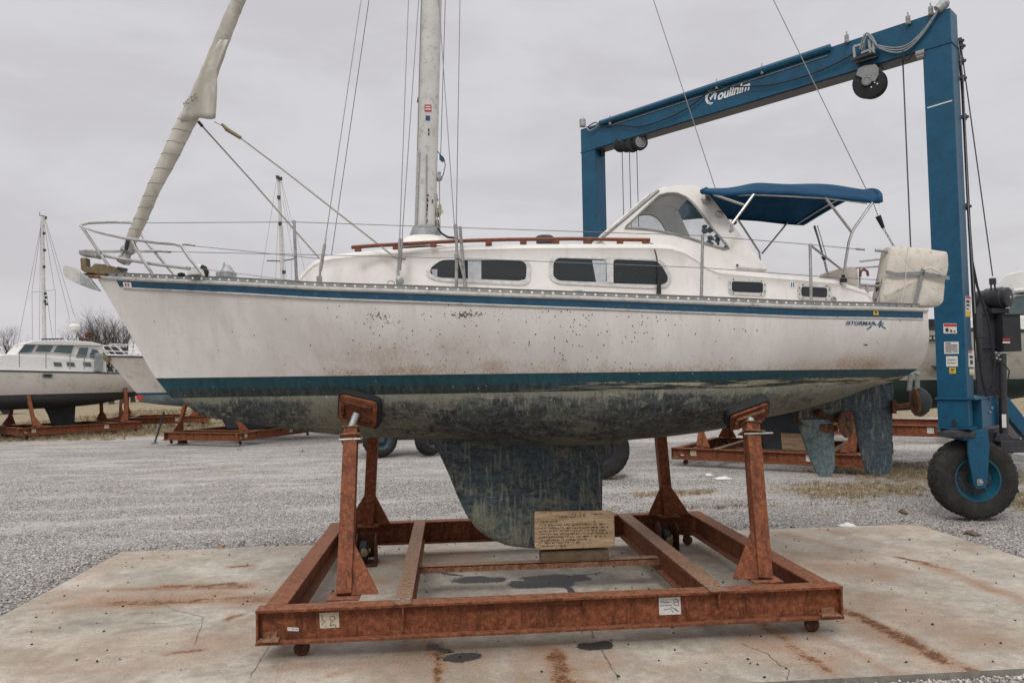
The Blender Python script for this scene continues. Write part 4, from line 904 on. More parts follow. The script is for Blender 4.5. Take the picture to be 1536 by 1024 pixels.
for st_ in ([(1321, 481), (1316, 487), (1322, 488)], [(1322, 481.5), (1318, 491)], [(1325, 484), (1321, 488.5), (1324, 490), (1328, 492.5)], [(1307, 489), (1300, 494)], [(1311, 484), (1314, 488)]): stroke('name_flourish', st_, 1.5, 'logo_blue', boat)
stroke('hull_scrape', [(1295, 516), (1298, 517), (1301, 517)], 1.6, 'ink', boat)

# ================================================================== things resting on the boat
an = root('anchor', P(125, 412, 7.6), 'grey plough anchor with a round worn fluke hanging off the bow roller', 'anchor')
m = MB(); m.prism([P(x, y, 7.62) for x, y in round_poly([(94, 400), (98, 397), (112, 401), (121, 409), (122, 424), (128, 430), (120, 427), (100, 418), (94, 409)], 3, 3)], (0, .035, 0)); m.build('fluke', 'mast_paint', an, smooth=0, bevel=.008)
m = MB(); m.prism([P(x, y, 7.60) for x, y in [(119, 408), (124, 411), (134, 417), (150, 437), (135, 433), (121, 427)]], (0, .05, 0)); m.build('point', 'galvanised', an, smooth=0, bevel=.008)
m = MB(); m.bar(P(124, 413, 7.80), P(180, 405, 7.80), .03, .035); m.bar(P(176, 402, 7.66), P(191, 405, 7.66), .03, .03); m.build('shank', 'dark_steel', an, bevel=.006)

def bag(name, px_poly, Y, depth, label, straps):
    c = P(sum(p[0] for p in px_poly)/len(px_poly), max(p[1] for p in px_poly), Y)
    r = root(name, c, label, 'bag'); poly = round_poly(px_poly, 4, 4); n = len(poly); cx = sum(p[0] for p in poly)/n; cy = sum(p[1] for p in poly)/n
    rows = []
    for t_, k in ((0, 0), (0, .55), (0, .965), (.10, 1.0), (.5, 1.02), (.88, 1.0), (1, .93), (1, .5), (1, 0)):
        rows.append([P(cx+(x-cx)*k, cy+(y-cy)*k, Y)+Vector((0, depth*t_+(.006*math.sin(x*.22)+.006*math.sin(y*.3+x*.1))*(k > .1)*(1 if t_ > .5 else -1)-(.008 if t_ == 0 and k < .6 else 0), 0)) for x, y in poly])
    m = MB(); m.add([p for q in rows for p in q], [(i*n+k, i*n+(k+1) % n, (i+1)*n+(k+1) % n, (i+1)*n+k) for i in range(len(rows)-1) for k in range(n)]); m.build('cover', 'bag_canvas', r, smooth=60)
    for s_ in straps:
        m = MB(); A = [[tuple(P(x, y+dy, Y)+Vector((0, -.035-.006*math.sin(x*.2), 0))) for x, y in s_['p']] for dy in (0,)]
        p_ = [P(x, y, Y-.030) for x, y in s_['p']]
        m.tube(p_, s_['w'], 6, el=.25) if False else [m.bar(p_[i], p_[i+1], .008, s_['w'], up=(0, 0, 1)) if abs(p_[i+1].x-p_[i].x) > abs(p_[i+1].z-p_[i].z) else m.bar(p_[i], p_[i+1], s_['w'], .008, up=(0, -1, 0)) for i in range(len(p_)-1)]
        m.build('strap', 'strap_grey', r)
    return r
bg = bag('liferaft_bag', [(1338, 369), (1370, 370.5), (1424, 377), (1425, 400), (1419, 425), (1417, 452), (1408, 459.5), (1370, 458), (1325, 455), (1324, 445), (1330, 410)], 6.94, .20, 'large beige canvas bag strapped on the near stern rail against the blue column', [dict(p=[(1329, 408), (1345, 412), (1380, 410), (1424, 417)], w=.038), dict(p=[(1385, 403), (1380, 425), (1372, 458)], w=.038)])
m = MB(); m.tube([P(x, y, 6.885) for x, y in [(1362, 370), (1360, 400), (1357, 430), (1351, 457)]], .004, 5); m.tube([P(x, y, 6.885) for x, y in [(1386, 404), (1396, 402), (1404, 406), (1412, 410)]], .01, 5); m.build('seam', 'bag_canvas', bg)
bag('folded_cover_bag', [(1243, 408), (1262, 402), (1278, 399), (1287, 403), (1288, 430), (1280, 436), (1244, 432)], 8.35, .25, 'smaller beige canvas cover bundled on the far stern rail behind the bimini strut', [])

# ================================================================== CRADLE
CX0, CX1, CY0, CY1 = -1.54, 3.24, 6.0, 9.5
cr = root('boat_cradle', ((CX0+CX1)/2, (CY0+CY1)/2, 0), 'rusty cradle with paper notes on its front beam, standing on the concrete slab', 'cradle', 'rusty boat cradles')
zt, zb_ = .405, .135; hh = zt-zb_; zc = (zt+zb_)/2
m = MB(); m.ibeam((CX0, CY0+.075, zc), (CX1, CY0+.075, zc), .15, hh, .022, .014)
for x in (CX0+.012, CX1-.012): m.box((x, CY0+.04, zc), (.016, .075, hh-.046))
fr = m.build('front_beam', 'rust_steel', cr, bevel=.003)
for x, w in ((CX0+.02, .16), (CX1-.2, .17)):
    m = MB(); m.box((x+w/2, CY0+.02, zb_+.035), (w, .08, .016)); m.box((x+w/2, CY0+.055, zb_+.06), (w*.7, .012, .05)); m.build('foot_plate', 'rust_top', fr, bevel=.003)
m = MB(); m.ibeam((CX0+.03, CY1-.075, zc), (CX1-.03, CY1-.075, zc), .15, hh, .022, .014); m.build('rear_beam', 'rust_steel', cr, bevel=.003)
def ybeam(x, w, y0, y1, z0, z1, nm, mt='rust_steel'):
    m = MB(); m.ibeam((x, y0, (z0+z1)/2), (x, y1, (z0+z1)/2), w, z1-z0, .02, .014); return m.build(nm, mt, cr, bevel=.003)
ybeam(CX0+.13, .17, CY0+.152, CY1-.152, zb_+.01, zt+.003, 'side_beam'); ybeam(CX1-.13, .17, CY0+.152, CY1-.152, zb_+.01, zt+.003, 'side_beam')
ybeam(-.40, .125, CY0+.152, CY1-.152, zb_+.03, zt-.004, 'cross_beam'); ybeam(2.18, .15, CY0+.152, CY1-.152, zb_+.01, zt-.004, 'cross_beam')
m = MB(); m.box((-.40, (CY0+CY1)/2-.05, zt+.006), (.135, CY1-CY0-.08, .012)); m.build('cap_plate', 'rust_top', cr, bevel=.002)
m = MB(); m.box((2.18, (CY0+CY1)/2-.05, zt+.006), (.16, CY1-CY0-.06, .012)); m.build('cap_plate', 'rust_top', cr, bevel=.002)
for x in (-.40, 1.05, 2.18): m = MB(); m.box((x, CY0+.03, zt-.075), (.018, .05, .1)); m.build('stiffener', 'rust_dark' if x == 1.05 else 'rust_steel', cr, bevel=.002)
for x in (-.44, -.36, 2.14, 2.23):
    for y in (CY0+.08, ): m = MB(); m.lathe((x, y, zt+.012), (0, 0, 1), [(.016, 0), (.016, .012), (.004, .014)], 6); m.build('bolt', 'galvanised', cr)
ZB = P(805, 838, 7.62).z
m = MB(); m.box((.89, 7.62, ZB-.028), (2.46, .13, .012)); m.box((.89, 7.561, ZB-.053), (2.46, .012, .062)); m.build('keel_bar', 'rust_top', cr, bevel=.002)
def caster(x, y, small=True, par=cr, zt_=.135):
    m = MB()
    if small:
        m.box((x, y+.025, .092), (.085, .008, .085))
        m.box((x, y, .132), (.13, .12, .008)); c = m.build('caster', 'dark_steel', par, bevel=.002)
        m = MB(); m.lathe((x, y-.045, .062), (0, 1, 0), [(.012, -.004), (.026, -.006), (.036, .002), (.050, .004), (.062, .014), (.062, .040), (.054, .048), (.02, .052)], 22); m.build('wheel', 'rust_hub', c)
    else:
        for s in (-1, 1): m.prism([(x+s*.10, y-.13, .02), (x+s*.10, y+.13, .02), (x+s*.10, y+.10, .33), (x+s*.10, y-.02, .37), (x+s*.10, y-.13, .30)], (.016*s, 0, 0))
        m.box((x, y, .012), (.26, .3, .018)); m.box((x, y+.12, .2), (.19, .012, .3)); c = m.build('jack_housing', 'rust_dark', par, bevel=.004)
        m = MB(); m.lathe((x-.03, y-.05, .17), (1, 0, 0), [(.03, -.05), (.10, -.045), (.115, -.03), (.115, .03), (.10, .045), (.03, .05)], 22); m.build('tyre', 'black_rubber', c)
        m = MB(); m.lathe((x-.03+.05, y-.05, .17), (1, 0, 0), [(.06, -.004), (.062, .004), (.03, .006), (.03, .03), (.01, .032)], 16); m.lathe((x-.02, y-.155, .17), (0, -1, 0), [(.045, -.03), (.05, 0), (.03, .012), (.01, .014)], 16); m.build('hub', 'anchor_bronze', c)
caster(-1.21, 6.15); caster(3.02, 6.15); 
def post(bpx, tpx_, padpx, sd, gus, xtop=None):
    """near posts from picture points; far ones mirrored about the boat's centre plane"""
    pc, nrm = on(HB, *padpx, 0)
    pc = Vector(pc); nrm = Vector(nrm)
    Yb = 6.27 if sd < 0 else 9.22
    base = P(*bpx, Yb); base.z = zt+.012
    if sd > 0:
        x = P(*tpx_, 8.6).x; pc = Vector((x, 2*YC-pc.y, pc.z)); nrm = Vector((nrm.x, -nrm.y, nrm.z)); topc = Vector((x, 8.85, 1.62))
    else:
        topc = P(*tpx_, pc.y-.13)
    ax_ = (topc-base).normalized()
    m = MB(); m.bar(base, topc, .125, .125, up=(.0, 1, 0)); m.box(base+Vector((0, 0, -.002)), (.26, .24, .016)); po = m.build('post', 'rust_steel', cr, bevel=.004)
    for k_, (dd, w_) in enumerate(((.0, .155), (.09, .19))):
        m = MB(); m.bar(topc-ax_*(dd+.012), topc-ax_*dd, w_, w_, up=(0, 1, 0)); m.build('collar', 'rust_top', po, bevel=.003)
    if sd < 0:
        m = MB(); q = topc-ax_*.10; sgn = -1 if gus > 0 else 1; m.tube([q+Vector((-.10*1, -.07, .0)), q+Vector((.17 if gus < 0 else .10, -.075, .004))], .011, 6); m.build('pin', 'dull_steel', po)
    # gusset plates
    for g in ((gus,) if sd < 0 else (-1, 1)):
        h_ = .48 if sd < 0 else .42; w_ = .22 if sd < 0 else .2
        e = Vector((g, 0, 0)); b0 = base+e*.055+Vector((0, -.035 if sd < 0 else -.03, .012)); top_ = base+ax_*h_+e*.055+Vector((0, -.035, 0)); b1 = base+e*(.055+w_)+Vector((0, -.035, .012))
        m = MB(); m.prism([b0, b1, b1+Vector((0, 0, .02)), top_], (0, .014, 0)); m.build('gusset', 'rust_steel', po, bevel=.002)
    # pad
    u = Vector((1, 0, 0)); u = (u-nrm*u.dot(nrm)).normalized(); w = nrm.cross(u).normalized()
    if w.z < 0: w = -w
    tilt = -.12 if gus > 0 else .30
    u, w = u*math.cos(tilt)+w*math.sin(tilt), w*math.cos(tilt)-u*math.sin(tilt)
    def plate(nm, mt, hw, hh_, d0, d1, par, r=.05):
        c_ = [(-hw, -hh_), (hw, -hh_), (hw, hh_), (-hw, hh_)]; rp = round_poly(c_, r, 4)
        m = MB(); m.prism([pc+u*a+w*b+nrm*d0 for a, b in rp], nrm*(d1-d0)); return m.build(nm, mt, par, smooth=0, bevel=.006)
    plate('rubber_pad', 'black_rubber', .215, .165, -.03, .05, po, .07)
    pl = plate('pad_plate', 'rust_steel', .19, .145, .05, .075, po, .05)
    m = MB()
    for s in (-1, 1): q = pc+w*(.075*s)+nrm*.09; m.bar(q-u*.14, q+u*.14, .035, .03, up=nrm)
    m.bar(pc-u*.14+nrm*.10-w*.06, pc-u*.14+nrm*.10+w*.06, .03, .03, up=nrm); m.build('pad_bracket', 'rust_dark' if gus > 0 else 'rust_top', po, bevel=.003)
    m = MB(); m.tube([topc-ax_*.05, topc+ax_*.03, pc+nrm*.10], .034, 12); m.build('screw_jack', 'galvanised', po)
    return po
post((517, 893), (527, 644), (541, 612), -1, 1)
post((1145, 868), (1126, 634), (1119, 617), -1, -1)
post((553, 800), (557, 655), (541, 612), 1, 1)
post((1002, 785), (998, 655), (1119, 617), 1, -1)
caster(P(553, 820, 9.0).x-.02, 9.0, False); caster(P(1003, 808, 9.05).x-.02, 9.05, False)
for x in (-1.2, 3.0): caster(x, CY1-.12)
# keel block and board
bl = MB(); k0 = P(810, 832, 7.66); k1 = P(911, 832, 7.66); zk = kl[-1][2]; bl.box(((k0.x+k1.x)/2, 7.66, (zk+ZB-.022)/2-.001), (k1.x-k0.x, .16, max(zk-ZB+.018, .03))); ko = bl.build('keel_block', 'wood_block', bevel=.004); tag(ko, 'dark timber block between the keel and the cradle bar', 'wood block')
bq = [P(x, y, 7.545) for x, y in round_poly([(802, 767), (917, 765.5), (921, 769), (922.5, 815), (918, 820), (806, 824.5), (802, 820)], 2, 3)]
br_ = root('notice_board', P(862, 824, 7.54), 'weathered wooden board with handwritten lines leaning on the keel', 'board')
m = MB(); m.prism(bq, (0, .022, 0)); bo = m.build('board', 'board_wood', br_, smooth=0, bevel=.003)
r2 = random.Random(3); m = MB()
def scrib(m, x0, x1, y, h, Y, w=.9, dens=3.2, rr=r2, slope=-.02):
    x = x0
    while x < x1:
        wl = rr.uniform(4, 13)
        while wl > 0 and x < x1:
            kx = rr.uniform(1.2, 2.4); yy = y+slope*(x-x0)
            pts = [(x+rr.uniform(0, kx), yy+rr.uniform(-h, h)*.5) for _ in range(3)]
            for a, b in zip(pts, pts[1:]):
                if abs(a[0]-b[0])+abs(a[1]-b[1]) > .3: m.bar(P(a[0], a[1], Y), P(b[0], b[1], Y), .0008, .0045*w, up=(0, 0, 1)) if abs(a[0]-b[0]) > abs(a[1]-b[1]) else m.bar(P(a[0], a[1], Y), P(b[0], b[1], Y), .0045*w, .0008, up=(0, -1, 0))
            x += kx*1.1; wl -= kx
        x += rr.uniform(1.2, 2.5)
for y, a, b in [(771, 858, 878), (770.5, 890, 906), (775, 838, 880), (782, 810, 838), (787.5, 808, 908), (792, 808, 911), (796.5, 808, 908), (801, 809, 911), (805.5, 809, 908), (810, 809, 880), (814, 808, 873), (818.5, 810, 848)]: scrib(m, a, b, y, 2.6, 7.543, 1.5)
m.build('handwriting', 'ink', bo, smooth=0, recalc=False)
# papers stuck in the web of the front beam
YW = CY0+.075-.0095
def note(pts, mat, marks, name='paper_note', label=None):
    m = MB(); m.prism([P(x, y, YW) for x, y in pts], (0, .002, 0)); o = m.build(name, mat, fr, smooth=0)
    if label: o['label'] = label
    m = MB()
    for a, b in zip(marks, marks[1:]):
        if a and b: m.bar(P(a[0], a[1], YW-.0012), P(b[0], b[1], YW-.0012), .004, .001, up=(0, -1, 0)) if abs(a[0]-b[0]) < abs(a[1]-b[1]) else m.bar(P(a[0], a[1], YW-.0012), P(b[0], b[1], YW-.0012), .001, .004)
    m.build('ink_mark', 'ink', fr, smooth=0, recalc=False)
note([(479, 919), (508, 917.5), (509, 940.5), (480, 942)], 'paper', [(482, 922), (484, 926), (482, 931), None, (483, 936), (487, 932), (484, 929), None, (494, 925), (500, 923), (503, 927), (499, 931), (494, 927), None, (497, 931), (495, 938), (502, 936), (504, 940), None, (488, 938), (490, 939)], label='yellowed paper note with ink figures')
note([(431, 940), (448, 941), (448, 946), (431, 945.5)], 'sticker_white', [(438, 943), (441, 943.4), None, (443, 942.6), (446, 943.4)], label='small white tag')
note([(988, 896), (1020.5, 894.5), (1021.5, 920.5), (989, 922)], 'sticker_white', [(989, 908), (1008, 907), None, (991, 904), (993, 901), (996, 904), (998, 902), (1001, 904), (1004, 902), None, (1010, 900), (1014, 897), (1017, 902), (1010, 903), (1012, 907), (1018, 908), (1017, 899), None, (996, 914), (1006, 912), (1010, 918), None, (1012, 911), (1018, 917), (1006, 909)], label='white paper note with black scrawl')

# ================================================================== GROUND
def fbm(x, y, seed=0, oc=5, f0=1.):
    """numpy value noise"""
    r = np.zeros_like(x); amp = 1; tot = 0; g = np.random.default_rng(seed).random((256, 256)); f = f0
    for o in range(oc):
        X = x*f+17.3*o; Y = y*f+5.1*o; xi = np.floor(X).astype(int); yi = np.floor(Y).astype(int); u = X-xi; v = Y-yi; u = u*u*(3-2*u); v = v*v*(3-2*v)
        a = g[xi % 256, yi % 256]; b = g[(xi+1) % 256, yi % 256]; c = g[xi % 256, (yi+1) % 256]; d = g[(xi+1) % 256, (yi+1) % 256]
        r += amp*((a*(1-u)+b*u)*(1-v)+(c*(1-u)+d*u)*v); tot += amp; amp *= .55; f *= 2.1
    return r/tot
def np_mesh(name, V, Fq, mat, attrs=None, parent=None, smooth=False):
    me = bpy.data.meshes.new(name); V = np.asarray(V, np.float32); Fq = np.asarray(Fq, np.int32)
    me.vertices.add(len(V)); me.vertices.foreach_set('co', V.ravel()); k = Fq.shape[1]
    me.loops.add(Fq.size); me.loops.foreach_set('vertex_index', Fq.ravel()); me.polygons.add(len(Fq)); me.polygons.foreach_set('loop_start', np.arange(len(Fq), dtype=np.int32)*k); me.polygons.foreach_set('loop_total', np.full(len(Fq), k, np.int32))
    me.update(); me.validate(); me.materials.append(MAT[mat])
    for a, b in (attrs or {}).items(): at = me.attributes.new(a, 'FLOAT', 'POINT'); at.data.foreach_set('value', np.asarray(b, np.float32))
    if smooth: me.shade_smooth()
    o = bpy.data.objects.new(name, me); link(o); 
    if parent is not None: o.parent = parent
    return o
def gridfaces(nx, ny):
    i, j = np.meshgrid(np.arange(nx-1), np.arange(ny-1), indexing='ij'); a = i*ny+j; return np.stack([a, a+ny, a+ny+1, a+1], -1).reshape(-1, 4)
SLX0, SLX1, SLY0, SLY1 = -4.30, 6.58, 5.19, 10.14
xs_ = np.arange(SLX0, SLX1+.001, .0136); ys_ = np.linspace(SLY0, SLY1, 364); X, Y = np.meshgrid(xs_, ys_, indexing='ij')
wx = X+(fbm(X, Y, 1, 4, 3)-.5)*.16; wy = Y+(fbm(X, Y, 2, 4, 3)-.5)*.10
def seg(p, q, w, soft=1., taper=.15):
    a = G(*p); b = G(*q); d = np.array([b.x-a.x, b.y-a.y]); L = np.hypot(*d); d /= L
    t_ = (wx-a.x)*d[0]+(wy-a.y)*d[1]; s_ = -(wx-a.x)*d[1]+(wy-a.y)*d[0]
    over = np.maximum(0, np.maximum(-t_, t_-L)); k = np.exp(-(over/(w*1.2 if taper < .12 else taper*L+.05))**2); return k*np.exp(-(s_/(w*WK))**2)
WK = 1.45
R_ = np.zeros_like(X)
for p, q, w, a in [((179, 883), (300, 881), .05, .5), ((250, 880), (366, 879), .09, .75), ((300, 878), (345, 875), .05, .9), ((75, 911), (200, 905), .05, .55), ((180, 905), (385, 898), .10, .75), ((240, 900), (340, 900), .06, .6), ((352, 849), (372, 848), .04, .9), ((345, 927), (360, 922), .03, .9), ((360, 932), (385, 928), .06, .4), ((258, 980), (290, 976), .03, .8), ((300, 956), (330, 950), .04, .45), ((45, 946), (70, 945), .03, .4),
                   ((1262, 915), (1330, 945), .07, 1.0), ((1290, 925), (1400, 985), .075, 1.15), ((1390, 975), (1450, 1004), .07, .8), ((1240, 918), (1430, 1000), .13, .5), ((1151, 939), (1235, 1002), .07, .75), ((1180, 945), (1245, 1010), .05, .5), ((1219, 947), (1341, 1007), .06, .45), ((1213, 848), (1341, 853), .18, .42), ((1180, 838), (1260, 860), .12, .35), ((1352, 836), (1385, 843), .035, 1.1), ((1385, 846), (1424, 855), .05, .8), ((1395, 849), (1536, 899), .09, .55), ((1236, 794), (1320, 815), .05, .3), ((1180, 800), (1260, 822), .08, .3), ((1230, 850), (1330, 862), .28, .5), ((1300, 900), (1480, 960), .3, .38), ((1120, 960), (1260, 990), .25, .45), ((120, 905), (330, 890), .2, .45), ((300, 960), (380, 950), .2, .3), ((600, 990), (720, 990), .3, .35), ((800, 985), (900, 1000), .3, .4), ((600, 840), (720, 835), .25, .4), ((430, 1000), (560, 1000), .15, .3),
                   ((655, 972), (653, 1024), .035, 1.0), ((640, 965), (658, 1000), .06, .7), ((828, 978), (850, 1024), .075, 1.05), ((812, 972), (880, 1024), .11, .55), ((775, 975), (785, 1020), .05, .35), ((505, 1012), (535, 1003), .05, .6), ((600, 975), (640, 970), .10, .35), ((880, 950), (1000, 948), .06, .25),
                   ((640, 832), (700, 828), .14, .6), ((655, 845), (700, 850), .05, .7), ((550, 842), (580, 843), .08, .6), ((550, 872), (580, 870), .08, .5), ((980, 1004), (1100, 985), .10, .2)]:
    R_ = np.maximum(R_, a*seg(p, q, w))
R_ *= .55+.75*fbm(X*.6, Y*4, 5, 5, 3); R_ *= 1.15; R_ += 1.1*np.clip(fbm(X*.5, Y*1.4, 8, 5, .8)-.50, 0, 1)
WK = 1.
O_ = np.zeros_like(X)
for p, q, w, a in [((702, 869), (744, 869), .17, .98), ((786, 876), (840, 874), .17, 1.25), ((810, 868), (862, 866), .17, 1.2), ((846, 872), (858, 888), .04, 1.0), ((870, 862), (905, 858), .05, .7), ((655, 858), (690, 862), .05, .7), ((680, 986), (700, 985), .085, 1.5), ((884, 968), (904, 967), .085, 1.5), ((645, 968), (662, 976), .06, .9)]:
    O_ = np.maximum(O_, a*seg(p, q, w, taper=.1))
O_ *= .45+1.05*fbm(X, Y, 51, 5, 7.); Gm = np.zeros_like(X)
for p, q, w, a in [((640, 860), (980, 850), .5, .5), ((560, 860), (600, 860), .3, .45), ((200, 945), (290, 935), .05, .7), ((215, 935), (240, 935), .03, .9), ((116, 936), (138, 935), .03, .9), ((205, 920), (240, 918), .03, .7), ((430, 1000), (1240, 950), .12, .55), ((1000, 790), (1100, 850), .4, .35), ((1500, 925), (1536, 930), .05, .5)]: Gm = np.maximum(Gm, a*seg(p, q, w))
Gm += 2.2*np.clip(fbm(X, Y, 9, 6, .9)-.5, 0, 1)+1.6*np.clip(fbm(X, Y, 19, 6, 4.)-.56, 0, 1)
Sp = seg((640, 862), (960, 850), .55)*1.0
Z = (fbm(X, Y, 12, 3, .5)-.5)*.006
sl = root('concrete_slab', ((SLX0+SLX1)/2, (SLY0+SLY1)/2, 0), '', ''); 
for k_ in ('label', 'category'): del sl[k_]
sl['kind'] = 'structure'
o0 = sl.location
np_mesh('slab_surface', np.stack([X-o0.x, Y-o0.y, Z], -1).reshape(-1, 3), gridfaces(*X.shape), 'concrete', dict(rust=np.clip(R_, 0, 1.3).ravel(), oil=O_.ravel(), grime=np.clip(Gm, 0, 1).ravel(), splat=Sp.ravel()), sl, True)
m = MB(); rr = random.Random(5)
def edge_strip(pa, pb, nseg):
    A = []
    for lev_ in (0, 1):
        row = []
        for i in range(nseg+1):
            p = Vector(pa).lerp(Vector(pb), i/nseg); o_ = Vector((pb[1]-pa[1], -(pb[0]-pa[0]), 0)).normalized(); row.append((p.x+o_.x*rr.uniform(0, .012)*lev_, p.y+o_.y*rr.uniform(0, .012)*lev_, .001-.10*lev_))
        A.append(row)
    m.grid(np.array(A))
edge_strip((SLX0, SLY0), (SLX1, SLY0), 220); edge_strip((SLX1, SLY0), (SLX1, SLY1), 100); edge_strip((SLX1, SLY1), (SLX0, SLY1), 200); edge_strip((SLX0, SLY1), (SLX0, SLY0), 100)
m.build('slab_edge', 'concrete_edge', sl, smooth=0)
def crack(pts, w, name='crack'):
    P3 = []
    for (a, b) in zip(pts, pts[1:]):
        A_, B_ = G(*a), G(*b); n_ = max(2, int((B_-A_).length/.03))
        for i in range(n_): q = A_.lerp(B_, i/n_); P3.append(Vector((q.x+rr.uniform(-.008, .008), q.y+rr.uniform(-.008, .008), .0045)))
    m = MB(); vs = []
    for i, q in enumerate(P3):
        d = (P3[min(i+1, len(P3)-1)]-P3[max(i-1, 0)]); d.normalize(); n_ = Vector((-d.y, d.x, 0)); ww_ = w*rr.uniform(.4, 1.3); vs += [q+n_*ww_, q-n_*ww_]
    m.add(vs, [(2*i, 2*i+1, 2*i+3, 2*i+2) for i in range(len(P3)-1)]); m.build(name, 'ink', sl, smooth=0, recalc=False)
crack([(404, 968), (372, 1020)], .0022, 'expansion_joint'); crack([(886, 944), (895, 965), (905, 980), (930, 1022)], .0026)
crack([(1112, 965), (1150, 980), (1170, 997), (1183, 1003), (1182, 1023)], .0028); crack([(225, 895), (262, 915), (305, 925), (303, 940), (295, 955), (293, 968)], .0018); crack([(1183, 1000), (1200, 997), (1225, 996)], .0014)
crack([(1100, 895), (1180, 870), (1300, 880), (1370, 925)], .0012) if False else None
# gravel yard: one sheet to the horizon, dense near the picture, grass amount as attribute
gx = np.concatenate([-np.geomspace(900, 32, 26), np.arange(-30, 30.1, .25), np.geomspace(32, 900, 26)]); gy = np.concatenate([-np.geomspace(300, 6, 10), np.arange(-4, 50, .25), np.geomspace(52, 1500, 30)])
X2, Y2 = np.meshgrid(gx, gy, indexing='ij')
def grass_amt(x, y):
    g = np.clip((y-31.5-.28*(x+10)*(x < 0)-.0*x)/2.0, 0, 1)*np.where(x < 1, 1, 0)
    g = np.maximum(g, np.clip((y-31)/3, 0, 1))
    def el(cx, cy, rx, ry, a): return a*np.exp(-((x-cx)/rx)**2-((y-cy)/ry)**2)
    g = np.maximum(g, el(7.6, 13.4, 2.1, 1.1, .85)); g = np.maximum(g, el(4.2, 13.6, 1.4, .5, .7)); g = np.maximum(g, el(9.6, 11.6, 1.1, 1.2, .85)); g = np.maximum(g, el(10.2, 15.0, 3.0, 2.2, .8)); g = np.maximum(g, el(5.4, 12.0, 2.5, .25, .5))
    g = np.maximum(g, el(-15., 30.5, 4., 1.1, .6)); g = np.maximum(g, el(-10, 32.5, 3.5, 1.6, .95)); g = np.maximum(g, el(-5, 24, 4, .8, .28)); g = np.maximum(g, el(-6.3, 19.5, 1.8, .5, .5)); g = np.maximum(g, el(3.0, 16, 1.6, .4, .6))
    return g
inside = (X2 > SLX0-.4) & (X2 < SLX1+.4) & (Y2 > SLY0-.4) & (Y2 < SLY1+.4)
Z2 = -.035+(fbm(X2, Y2, 21, 4, .35)-.5)*.05*np.clip((60-np.abs(Y2))/60, 0, 1); Z2 = np.where(inside, -.055, Z2); Z2 = np.where(Y2 < SLY0-.05, np.minimum(Z2, -.055), Z2)
dsl = np.hypot(np.maximum(0, np.maximum(SLX0-X2, X2-SLX1)), np.maximum(0, np.maximum(SLY0-Y2, Y2-SLY1)))
loose = np.exp(-dsl/1.6)+.9*np.clip(fbm(X2*.5, Y2*1.2, 61, 5, .35)-.5, 0, 1)*2
for rx_, off_ in ((.16, 12.2), (.16, 13.9), (-.10, 16.5), (-.10, 18.2)):      # compacted wheel tracks
    loose -= .7*np.exp(-((Y2-off_-rx_*X2-.25*np.sin(X2*.35))/.28)**2)
    loose += .30*np.exp(-((Y2-off_-.5-rx_*X2-.25*np.sin(X2*.35))/.22)**2)
yd = np_mesh('ground', np.stack([X2, Y2, Z2], -1).reshape(-1, 3), gridfaces(*X2.shape), 'gravel_ground', dict(grass=grass_amt(X2, Y2).ravel(), loose=np.clip(loose, 0, 1).ravel()), None, True); yd['kind'] = 'structure'
# loose stones
def gz(x, y): return -.035+(fbm(x, y, 21, 4, .35)-.5)*.05
def stones(name, x, y, z, r, mat='gravel_stone', kind='stuff', flat=.7):
    n = len(x); base = np.array([(1, 0, 0), (0, 1, 0), (-1, 0, 0), (0, -1, 0), (0, 0, 1), (0, 0, -1)], float); f = np.array([(0, 1, 4), (1, 2, 4), (2, 3, 4), (3, 0, 4), (1, 0, 5), (2, 1, 5), (3, 2, 5), (0, 3, 5)])
    V = base[None]*(r[:, None, None]*rng.uniform(.6, 1.35, (n, 6, 1))); V[:, :, 2] *= flat; a = rng.uniform(0, 6.28, n); c, s = np.cos(a)[:, None], np.sin(a)[:, None]; tl = rng.uniform(-.6, .6, n)[:, None]
    vx = V[..., 0]*c-V[..., 1]*s; vy = V[..., 0]*s+V[..., 1]*c; vz = V[..., 2]+vx*tl*.5; W = np.stack([vx+x[:, None], vy+y[:, None], vz+(z+r*.25)[:, None]], -1)
    Fq = (f[None]+6*np.arange(n)[:, None, None]).reshape(-1, 3); sh_ = np.repeat(rng.random(n), 6)
    o = np_mesh(name, W.reshape(-1, 3), Fq, mat, dict(shade=sh_)); 
    if kind: o['kind'] = kind
    return o
def in_slab(x, y, e=.0): return (x > SLX0-e) & (x < SLX1+e) & (y > SLY0-e) & (y < SLY1+e)
N = 120000; yy = 4.4+(21-4.4)*rng.random(N)**1.5; xx = yy*rng.uniform(-.66, .92, N); ok = ~in_slab(xx, yy, .02); xx, yy = xx[ok], yy[ok]
ok = rng.random(len(xx)) < np.clip(.35+1.3*(fbm(xx, yy, 31, 4, .5)-.35), .12, 1)*(1-.75*np.clip(grass_amt(xx, yy), 0, 1)); xx, yy = xx[ok], yy[ok]
go = stones('gravel', xx, yy, gz(xx, yy)-.004, rng.uniform(.007, .017, len(xx))**1.0*(1+.5*(rng.random(len(xx)) < .12))); go['kind'] = 'stuff'
# dense band along the slab edges and at the right foreground
N = 26000; xx = rng.uniform(1.5, 5.6, N); yy = rng.uniform(4.4, SLY0-.01, N); stones('gravel', xx, yy, np.full(N, -.055), rng.uniform(.006, .016, N))
# tiny dark pebbles on the slab
N = 240; xx = rng.uniform(SLX0+.2, SLX1-.2, N); yy = rng.uniform(SLY0+.05, SLY1-.1, N); so = stones('pebbles', xx, yy, np.full(N, .002), rng.uniform(.007, .016, N), 'black_rubber'); so['kind'] = 'stuff'
N = 160; xx = rng.uniform(SLX0+.2, SLX1-.2, N); yy = rng.uniform(SLY0+.05, SLY1-.1, N); stones('pebbles', xx, yy, np.full(N, .002), rng.uniform(.005, .012, N))
